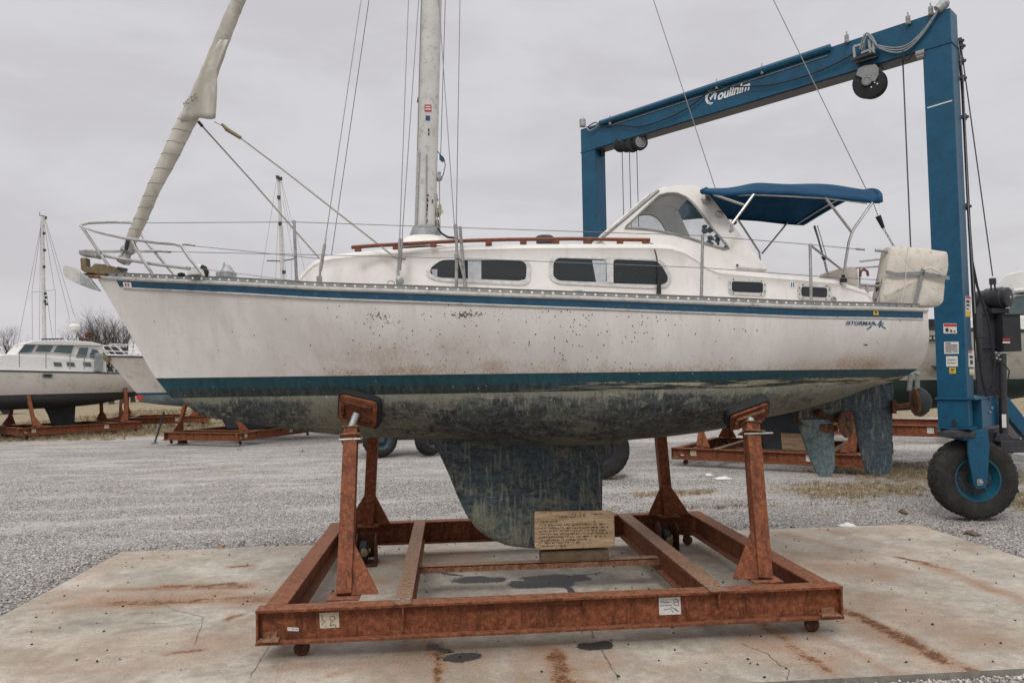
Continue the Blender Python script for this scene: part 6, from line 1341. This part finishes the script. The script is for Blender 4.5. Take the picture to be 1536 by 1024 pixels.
def poly_part(r, loc, ang, pts, yl, th, name, mat, bev=0.):
    q = [lp(loc, ang, x, y, yl) for x, y in pts]; m = MB(); m.prism(q, (0, th, 0)); return m.build(name, mat, r, smooth=0, bevel=bev)
def finish(r, loc, ang): r.location = loc; r.rotation_euler = (0, 0, ang)
def simple_keel(r, pts, yl, loc, ang, mat):
    q = [lp(loc, ang, x, y, yl) for x, y in pts]; m = MB(); m.prism([p+Vector((0, -.09, 0)) for p in q], (0, .18, 0)); return m.build('keel', mat, r, smooth=0, bevel=.06)
def cradle_copy(cx, cy, ang, sc, label):
    c = copy_tree(cr); c.location = (cx, cy, 0); c.rotation_euler = (0, 0, ang); c.scale = sc; c['label'] = label; return c
def bg_mast(r, x, z0, z1, rr, sp=None, stays=(), rake=0.):
    m = MB(); m.tube([(x, 0, z0), (x+rake, 0, z1)], [rr, rr*.8], 10); ms = m.build('mast', 'bg_white', r)
    if sp:
        for sd in (-1, 1): m = MB(); m.tube([(x, 0, sp), (x+.05, sd*1.0, sp+.05)], .025, 6); m.build('spreader', 'mast_paint', ms)
    for x1, y1, zz in stays: wire('stay', [(x+rake, 0, z1-.1), (x1, y1, zz)], .011, 'wire_light', r)
    return ms
# --- left motor sailer
aL = rad(40); bowx = -23.6; locL = Vector((-24.2, 27.9, 0))
bl_ = root('motor_sailer', (0, 0, 0), 'cream motor sailer with a windowed pilothouse and white radar dome at the left edge', 'motor boat')
LL_ = 13.0; BB = 3.3
hL = lambda px, py, yl=-1.5: lp(locL, aL, px, py, yl).z
zSm, zSs, zAl, zBl, zMn = hL(60, 555), hL(185, 561, -1.1), hL(60, 591), hL(60, 598), hL(90, 612, -.3)
yard_hull(bl_, LL_, BB, zSm+.35, zSm, zSs, zAl, zBl, zMn, 1.3, .4, ('bg_cream', 'dark_steel', 'bg_bottom_dark'), pw=5)
bl_side = -1.05
poly_part(bl_, locL, aL, [(-60, 556), (-30, 540), (6, 531), (24, 531), (60, 533), (110, 537), (160, 540), (160, 560), (-60, 560)], -1.12, 2.24, 'cabin', 'bg_white', .05)
poly_part(bl_, locL, aL, [(22, 532), (38, 515), (48, 512.5), (110, 513), (142, 515), (152, 520), (158, 540), (110, 540), (60, 536)], -1.02, 2.04, 'pilothouse', 'bg_white', .04)
poly_part(bl_, locL, aL, [(38, 514.5), (52, 510.5), (90, 509.5), (140, 513), (152, 516), (152, 518.5), (36, 516.5)], -1.12, 2.24, 'roof', 'bg_white', .03)
for i, pts in enumerate([[(26, 530), (37, 515.5), (56, 514.5), (48, 529)], [(50.5, 528), (58.5, 514.2), (83.5, 514.5), (76, 529)], [(78, 528.5), (86.5, 514.7), (112.5, 517.5), (108, 531.5)], [(113, 536), (119, 520), (134, 520), (130, 537)], [(133, 533), (138, 521.5), (147, 524), (153, 537), (134, 537)]]):
    f_ = poly_part(bl_, locL, aL, pts, -1.035, -.02, 'window', 'bg_white', 0); q = pts; cx_ = sum(p[0] for p in q)/len(q); cy_ = sum(p[1] for p in q)/len(q); poly_part(f_, locL, aL, [(cx_+(x-cx_)*.9, cy_+(y-cy_)*.86) for x, y in q], -1.058, -.01, 'pane', 'bg_glass')
for x in (80, 99.5, 124): poly_part(bl_, locL, aL, [(x, 543), (x+11.5, 543.5), (x+13, 549.3), (x+1.5, 549)], -1.125, -.02, 'porthole', 'bg_glass')
f_ = poly_part(bl_, locL, aL, round_poly([(63, 559.5), (80.5, 560), (78.5, 567), (62.5, 566.5)], 3, 4), -1.66, .08, 'porthole', 'grey_paint'); poly_part(f_, locL, aL, round_poly([(65.5, 560.8), (78.5, 561.3), (77, 565.7), (65, 565.3)], 2, 4), -1.67, .02, 'pane', 'black_plastic')
for x, y0, y1 in ((29, 529, 551), (69, 529, 552), (105, 532, 554), (126.5, 534, 554.5)): a = lp(locL, aL, x, y0, -1.45); b = lp(locL, aL, x, y1, -1.45); m = MB(); m.tube([a, b], .018, 6); m.build('stanchion', 'dull_steel', bl_)
a = lp(locL, aL, 105, 532.5, -1.45); b = lp(locL, aL, 135, 533.5, -1.45); m = MB(); m.tube([a, b], .014, 6); m.tube([b, lp(locL, aL, 146, 533, -1.45)], .014, 6); m.build('hand_rail', 'dull_steel', bl_)
poly_part(bl_, locL, aL, round_poly([(144.5, 529), (156, 530), (155, 557), (144, 557)], 2, 3), -1.4, .35, 'fuel_box', 'grey_paint', .03)
q = lp(locL, aL, 112, 490, 0); m = MB(); m.lathe(q, (0, 0, 1), [(.05, -.5), (.06, -.16), (.22, -.14), (.235, -.05), (.23, .03), (.16, .12), (.03, .14)], 20); m.build('radar_dome', 'bg_white', bl_)
m = MB(); m.box(lp(locL, aL, 134, 502, 0), (.28, .3, .2)); m.box(lp(locL, aL, 127, 509, 0), (.36, .4, .1)); m.box(lp(locL, aL, 134, 506, 0), (.3, .3, .02)); m.build('roof_gear', 'rust_hub', bl_, bevel=.02)
m = MB(); m.bar(lp(locL, aL, 62, 508.5, -.3), lp(locL, aL, 95, 508, -.3), .05, .05)
for k in range(6): m.box(lp(locL, aL, 64+k*5.5, 509.3, -.3), (.06, .06, .07))
m.build('roof_rack', 'dark_steel', bl_)
m = MB()
for sg in ([(135, 518), (150, 540)], [(142, 515), (156, 518), (190, 520)], [(150, 521), (163, 536)], [(147, 527), (158, 528)], [(163, 518), (176, 534)], [(178, 519), (190, 535)], [(152, 536), (190, 537)], [(156, 518), (151, 536)]): m.tube([lp(locL, aL, x, y, -.9) for x, y in sg], .022, 6)
m.build('stern_rail', 'bg_white', bl_)
poly_part(bl_, locL, aL, [(152, 520), (190, 521), (190, 537), (158, 537)], .6, .05, 'spray_screen', 'dark_steel')
q0 = lp(locL, aL, 66.5, 510, 0); q1 = lp(locL, aL, 63.5, 325, 0)
m = MB(); m.tube([q0, q1], [.085, .065], 10); ms = m.build('mast', 'mast_paint', bl_)
zsp = lp(locL, aL, 65, 437, 0)
m = MB(); m.tube([lp(locL, aL, 47, 438, 0), lp(locL, aL, 84, 434.5, 0)], .022, 6); m.build('spreader', 'mast_paint', ms)
for x, y in ((68, 440), (69, 446), (67.5, 452), (70, 456), (66, 400), (67, 375), (66, 350)): m = MB(); m.box(lp(locL, aL, x, y, -.08), (.10, .06, .09)); m.build('mast_fitting', 'black_plastic', ms)
m = MB(); m.tube([lp(locL, aL, 60, 323, 0), lp(locL, aL, 70, 325, 0)], .02, 6); m.tube([lp(locL, aL, 59.5, 318, 0), lp(locL, aL, 59.5, 324, 0)], .012, 5); m.lathe(lp(locL, aL, 69, 327, 0), (0, 0, 1), [(.04, -.05), (.04, .05)], 8); m.build('masthead', 'dark_steel', ms)
for a, b in (((63.5, 328), (24, 528)), ((63.5, 328), (48, 436)), ((48, 438), (49, 525)), ((65, 328), (82, 435)), ((83, 436), (83, 510)), ((66, 326), (105, 480)), ((67, 326), (113, 478)), ((61, 332), (59, 520)), ((70, 440), (79, 510))): wire('stay', [lp(locL, aL, *a, 0), lp(locL, aL, *b, 0)], .008, 'wire_light', bl_)
simple_keel(bl_, [(62, 606), (66, 611), (72, 622), (77, 636), (84, 643), (112, 642), (112, 628), (113, 608)], 0, locL, aL, 'bg_bottom_dark')
finish(bl_, locL, aL)
cL_ = P(104, 600, 33.6); cradle_copy(cL_.x, 33.6, rad(46), (1.0, .9, 1.12), 'rusty cradle under the cream motor sailer at the left edge')
# --- sail boat behind the main boat's bow
a2 = rad(12); loc2 = Vector(P(158, 534, 27.0)); loc2.z = 0
b2 = root('sailboat', (0, 0, 0), 'white sailboat with thin blue waterline, its raked bow just left of the main bow', 'sailboat')
z2 = lambda px, py, yl=0: lp(loc2, a2, px, py, yl).z
zs0 = z2(158, 534); h2, o2 = yard_hull(b2, 12.6, 3.4, zs0, zs0-.25, zs0-.3, z2(200, 589.5, -.7), z2(200, 593.5, -.7), z2(270, 616, -.4), 1.5, .8, ('bg_cream', 'stripe_blue', 'bg_bottom_grey'), full=.95, pw=2.6)
q = lp(loc2, a2, 205, 595, -.62); poly_part(b2, loc2, a2, [(204.5, 592.5), (213.5, 592.5), (213.5, 599), (204.5, 599)], -.80, .1, 'hull_sticker', 'sticker_red')
poly_part(b2, loc2, a2, [(152, 533), (158, 532), (176, 534.5), (168, 539), (161, 544), (156, 541)], -.10, .2, 'bow_fitting', 'anchor_bronze', .03)
m = MB()
for sg in ([(160, 531), (152, 520), (170, 516), (205, 518)], [(172, 517), (190, 533)], [(160, 526), (205, 528)], [(196, 518), (207, 533)], [(152, 520), (166, 532)]): m.tube([lp(loc2, a2, x, y, -.3) for x, y in sg], .02, 6)
m.build('pulpit', 'bg_white', b2)
for x in (196, 205, 212): m = MB(); m.lathe(lp(loc2, a2, x, 534, -.3), (0, 0, 1), [(.07, -.05), (.07, .1), (.03, .15)], 10); m.build('deck_vent', 'bg_white', b2)
kx = lp(loc2, a2, 375, 600, 0).x
m = MB(); m.prism([(kx-1.2, -.1, 1.3), (kx-.8, -.1, .45), (kx+.6, -.1, .42), (kx+1.0, -.1, 1.3)], (0, .2, 0)); m.build('keel', 'bg_bottom_dark', b2, smooth=0, bevel=.05)
m = MB(); m.box((6.8, 0, zs0+.05), (4.2, 2.0, .5)); m.build('cabin', 'bg_white', b2, bevel=.15)
q0 = lp(loc2, a2, 424, 425, 0); q1 = lp(loc2, a2, 418, 266, 0)
m = MB(); m.tube([(q0.x+(q0.x-q1.x)*.6, 0, q0.z+(q0.z-q1.z)*.6), q0, q1], [.08, .08, .055], 10); ms = m.build('mast', 'mast_paint', b2)
m = MB(); m.tube([lp(loc2, a2, 400, 391, 0), lp(loc2, a2, 423, 391.5, 0), lp(loc2, a2, 442, 388, 0)], .022, 6); m.build('spreader', 'dark_steel', ms)
for x, y in ((418, 296), (420, 335), (426, 408), (416.5, 266), (421, 268)): m = MB(); m.box(lp(loc2, a2, x, y, -.08), (.12, .06, .12)); m.build('mast_fitting', 'dark_steel', ms)
m = MB(); m.tube([lp(loc2, a2, 413, 264, 0), lp(loc2, a2, 422, 268, 0)], .02, 6); m.build('masthead', 'dark_steel', ms)
for a, b in (((415, 270), (391, 420)), ((417, 335), (413, 430)), ((421, 270), (436, 345)), ((422, 270), (440, 340)), ((440, 330), (458, 410)), ((424, 340), (430, 430)), ((437, 390), (437, 430)), ((424, 300), (440, 388))): wire('stay', [lp(loc2, a2, *a, 0), lp(loc2, a2, *b, 0)], .006, 'wire_light', b2)
finish(b2, loc2, a2)
cradle_copy(-7.75, 28.35, rad(66), (.92, .92, 1.05), 'low rusty cradle in the gravel just left of the main front posts')
cradle_copy(-14.6, 38.9, rad(14), (.95, .95, 1.2), 'farthest left rusty cradle on the straw grass')
m = MB(); a = G(232, 664); b = P(246, 618, a.y+.5); m.tube([a, b], .035, 7); m.box(a+Vector((0, 0, .01)), (.2, .2, .02)); jo = m.build('boat_stand', 'dark_steel'); tag(jo, 'thin dark prop pole leaning left of the low cradle', 'prop pole')
# --- boat behind the stern, right
aR = rad(-36.9); locR = Vector((8.1, 17.6, 0))-Vector((math.cos(aR), math.sin(aR), 0))*5.2
bR = root('motor_yacht', (0, 0, 0), 'beige hulled yacht with dark green bottom and white wheelhouse behind the blue column', 'motor boat')
zR = lambda px, py, yl=-1.5: lp(locR, aR, px, py, yl).z
yard_hull(bR, 12.4, 3.4, zR(1400, 499)+.4, zR(1400, 499)+.22, zR(1530, 514)+.05, zR(1400, 566), zR(1400, 569.5), zR(1400, 622, -.6), 1.6, .4, ('bg_beige', 'bg_white', 'bg_bottom_green'))
poly_part(bR, locR, aR, [(1440, 506), (1446, 478), (1480, 474), (1640, 470), (1640, 520)], -1.15, 2.3, 'cabin', 'bg_white', .05)
poly_part(bR, locR, aR, [(1502, 478), (1519, 442), (1640, 430), (1640, 480)], -1.05, 2.1, 'wheelhouse', 'bg_white', .04)
poly_part(bR, locR, aR, [(1509, 473), (1522, 445), (1545, 442), (1545, 472)], -1.07, -.02, 'window', 'bg_glass')
poly_part(bR, locR, aR, [(1519, 438), (1520, 433), (1640, 424), (1640, 433)], -1.2, 2.4, 'roof', 'bg_white', .03)
poly_part(bR, locR, aR, round_poly([(1494, 434), (1496, 424), (1508, 412), (1532, 406), (1640, 398), (1640, 434)], 4, 4), -.8, 1.6, 'flybridge', 'bg_white', .05)
m = MB(); m.tube([lp(locR, aR, 1527, 400, -.6), lp(locR, aR, 1526, 440, -.6)], .012, 6); m.tube([lp(locR, aR, 1519, 411, -.85), lp(locR, aR, 1514, 428, -.85)], .01, 6); m.build('antenna', 'bg_white', bR)
m = MB()
for sg in ([(1394, 479), (1412, 480)], [(1394, 486), (1412, 487)], [(1396, 478), (1397, 498)], [(1405, 478), (1406, 499)], [(1466, 482), (1536, 494)], [(1466, 492), (1536, 503)], [(1524, 482), (1525, 512)]): m.tube([lp(locR, aR, x, y, -1.5) for x, y in sg], .018, 6)
m.build('deck_rail', 'dull_steel', bR)
m = MB(); m.tube([lp(locR, aR, x, y, -1.62) for x, y in [(1398, 499), (1402, 492), (1406, 487), (1403, 494), (1408, 495), (1398, 501)]], .03, 7); m.box(lp(locR, aR, 1396, 488, -1.5), (.14, .15, .25)); m.build('mooring_line', 'black_rubber', bR, bevel=.01)
for x, y in ((1396, 507), (1402.5, 507)): m = MB(); q = lp(locR, aR, x, y, -1.66); m.box(q, (.085, .16, .10)); f_ = m.build('hull_vent', 'dark_steel', bR); m = MB(); m.box(q+Vector((0, -.085, 0)), (.045, .02, .05)); m.build('vent_opening', 'bg_beige', f_)
m = MB(); m.prism([lp(locR, aR, x, y, -1.9) for x, y in [(1396, 548), (1405, 549), (1409, 534), (1414, 534), (1414, 560), (1406, 558)]], (0, .3, 0)); m.build('hull_bracket', 'dark_steel', bR, smooth=0)
simple_keel(bR, [(1135, 612), (1140, 650), (1148, 676), (1235, 686), (1234, 612)], 0, locR, aR, 'bg_bottom_dark')
finish(bR, locR, aR)
cradle_copy(8.1, 17.55, aR, (.95, .95, 1.0), 'rusty cradle with the dark keel and board behind the main rudder')
m = MB(); kp = locR+Vector((math.cos(aR), math.sin(aR), 0))*0; qn = Vector((-math.sin(aR), math.cos(aR), 0))
m.prism([plane_hit(x, y, locR+qn*-.14, qn) for x, y in [(1171, 649), (1214, 651), (1216, 683), (1174, 680)]], qn*.02); bo2 = m.build('notice_board', 'board_wood', smooth=0); tag(bo2, 'second brown wooden board leaning on the dark keel behind the rudder', 'board')
cradle_copy(14.6, 23.0, aR, (.95, .95, 1.25), 'far rusty cradle between the stern drum and the blue column')
# --- trailer with blue rimmed wheels seen under the hull
tr_ = root('boat_trailer', (-1.3, 21.3, 0), 'low dark yard trailer on blue rimmed tyres, seen in the gap under the hull', 'trailer')
tyre(Vector((-2.0, 21.15, .47)), (.45, -.9, 0), .48, .36, .26, tr_, 20, rim='rim_grey'); tyre(Vector((-.62, 21.35, .47)), (.75, -.66, 0), .48, .34, .26, tr_, 20, rim='rim_grey')
m = MB(); m.box((-1.3, 21.9, .95), (3.2, 1.6, .18)); m.box((-1.3, 21.9, 1.1), (1.4, 1.2, .2)); m.bar((-2.2, 21.5, .47), (-.4, 21.6, .47), .1, .1); m.build('frame', 'dark_steel', tr_, bevel=.02)
# --- cars far behind
def car(x, y, ang, mat, label):
    r = root('parked_car', (0, 0, 0), label, 'car', 'cars parked far behind the yard')
    pr = [(-2.1, .35), (-2.15, .75), (-1.95, .9), (-1.2, .98), (-.7, 1.4), (.7, 1.43), (1.45, 1.0), (2.1, .9), (2.2, .6), (2.15, .35)]
    m = MB(); m.prism([(a, -.85, b) for a, b in pr], (0, 1.7, 0)); m.build('body', mat, r, smooth=0, bevel=.06)
    for sd in (-1, 1): m = MB(); m.prism([(a, sd*.86, b) for a, b in [(-1.05, 1.0), (-.62, 1.33), (.65, 1.35), (1.2, 1.02)]], (0, sd*.01, 0)); m.build('side_window', 'bg_glass', r, smooth=0)
    for a in (-1.35, 1.35):
        for sd in (-1, 1): m = MB(); m.lathe((a, sd*.72, .33), (0, sd, 0), [(.1, 0), (.32, .0), (.33, .05), (.33, .16), (.2, .18), (.18, .14), (.02, .15)], 18); m.build('wheel', 'black_rubber', r)
    r.location = (x, y, 0); r.rotation_euler = (0, 0, ang); return r
c_ = P(176, 600, 125); car(c_.x, 125, .1, 'bg_white', 'white car far off under the stern of the motor sailer')
c_ = P(-22, 600, 58); car(c_.x, 58, .4, 'stripe_blue', 'blue car far off at the left edge under the motor sailer')
# --- bare trees
def bare_tree(x, y, h, seed, label):
    r_ = random.Random(seed); tr = root('bare_tree', (x, y, 0), label, 'tree', 'bare winter trees on the horizon'); T = MB(); Cn = MB()
    def grow(p, d, L, rd, dep):
        n = 3; pts = [p]; rs = [rd]; q = p.copy(); dd = d.copy()
        for i in range(n): dd = (dd+Vector((r_.uniform(-.2, .2), r_.uniform(-.2, .2), r_.uniform(-.02, .16)))).normalized(); q = q+dd*(L/n); pts.append(q.copy()); rs.append(rd*(1-.4*(i+1)/n))
        (T if dep < 2 else Cn).tube(pts, rs, 5 if dep < 2 else 3)
        if dep >= 6: return
        k = 4 if dep in (1, 2) else 3
        for i in range(k):
            a = r_.uniform(0, 6.28); s_ = r_.uniform(.35, .85); nd = (dd+Vector((math.cos(a)*s_, math.sin(a)*s_, r_.uniform(-.1, .35)))).normalized(); st = pts[-1] if i else pts[r_.choice((1, 2, 3))]
            grow(st, nd, L*r_.uniform(.62, .82), rs[-1]*r_.uniform(.66, .86), dep+1)
    grow(Vector((x, y, -.1)), Vector((0, 0, 1)), h*.26, h*.028, 0)
    T.build('trunk', 'bark', tr, smooth=0, recalc=False); Cn.build('crown', 'bark', tr, smooth=0, recalc=False)
for i, (px, Yt, h, lb_) in enumerate([(118, 92, 9.0, 'leftmost small bare tree right behind the radar dome'), (135, 80, 10.5, 'bare tree behind the motor sailer roof gear'), (152, 84, 12.0, 'tallest bare tree, between roof gear and the second bow'), (168, 80, 11.0, 'bare tree above the stern rail of the motor sailer'), (184, 82, 11.5, 'bare tree just left of the raked white bow'), (200, 86, 10.5, 'bare tree partly cut by the main bow'), (4, 78, 9.5, 'large bare tree at the left picture edge'), (22, 95, 7.5, 'small dense bare tree near the left edge'), (46, 120, 7.0, 'faint small bare tree left of the pilothouse'), (1402, 85, 9.0, 'bare tree between the white stern and the blue column')]):
    c_ = P(px, 560, Yt); bare_tree(c_.x, Yt, h, 40+i, lb_)
# distant scrub along the field edge
V = []; F_ = []; sh_ = []
n = 26000; x = rng.uniform(-110, 110, n); y = 128+rng.normal(0, 2, n); top = 3.0+3.2*fbm(x, y*0, 91, 4, .07); z = rng.random(n)**.8*top; L_ = rng.uniform(.4, 1.2, n); a = rng.uniform(-.9, .9, n); w_ = rng.uniform(.02, .05, n)
p0 = np.stack([x-w_, y, z], -1); p1 = np.stack([x+w_, y, z], -1); p2 = np.stack([x+np.sin(a)*L_, y, z+np.cos(a)*L_], -1)
hd = np_mesh('scrub', np.stack([p0, p1, p2], 1).reshape(-1, 3), np.arange(3*n).reshape(-1, 3), 'bark'); hd['kind'] = 'stuff'
# overhead wires at the left
for k_, (y0, y1) in enumerate(((512, 517), (518, 523))):
    pl_ = MB(); a = P(-60, y0-4, 60); b = P(160, y1+3, 90); mid = a.lerp(b, .5)-Vector((0, 0, .6)); pl_.tube([a, a.lerp(mid, .5)-Vector((0, 0, .15)), mid, mid.lerp(b, .5)-Vector((0, 0, .15)), b], .02, 5); w_o = pl_.build('overhead_wire', 'wire'); tag(w_o, 'upper overhead wire at the far left' if k_ == 0 else 'lower overhead wire at the far left', 'wire')

# ================================================================== WORLD AND LIGHT
w = NT('World', True); S.world = w.m
sky = w.n('ShaderNodeTexSky', sky_type='NISHITA'); sky.sun_disc = False; sky.sun_elevation = rad(48); sky.sun_rotation = rad(200); sky.air_density = 1.5; sky.dust_density = 4
tc = w.n('ShaderNodeTexCoord').outputs['Generated']; z = w.sep(tc)[2]
mp = w.n('ShaderNodeMapping'); w.lk(mp.inputs[0], tc); mp.inputs['Scale'].default_value = (1.6, 1.6, 4.5)
n1 = w.noise(2.1, 6, .55, mp.outputs[0], .3)
cl = w.mix(w.ramp(n1, .36, .64), (.605, .588, .612), (.685, .670, .692))
cl = w.mix(w.ramp(z, .42, .95), cl, (1.75, 1.74, 1.75))
sk = w.mix(1.0, sky.outputs[0], (.10, .10, .10), 'MULTIPLY')
fin = w.mix(.94, sk, cl)
b = w.n('ShaderNodeBackground'); w.lk(b.inputs[0], fin); b.inputs[1].default_value = 1.0
o = w.n('ShaderNodeOutputWorld'); w.t.links.new(b.outputs[0], o.inputs[0])
sun = bpy.data.lights.new('sun', 'SUN'); sun.energy = 1.1; sun.angle = rad(18); sun.color = (1, .975, .94)
so = bpy.data.objects.new('sun', sun); link(so); az, el = rad(200), rad(48)
so.rotation_euler = Vector((math.sin(az)*math.cos(el), math.cos(az)*math.cos(el), math.sin(el))).to_track_quat('Z', 'Y').to_euler()
S.view_settings.view_transform = 'Standard'; S.view_settings.look = 'None'; S.view_settings.exposure = 0.0; S.view_settings.gamma = 1
S.cycles.max_bounces = 6; S.cycles.diffuse_bounces = 3; S.cycles.transparent_max_bounces = 8
S.render.resolution_x = 1024; S.render.resolution_y = 682
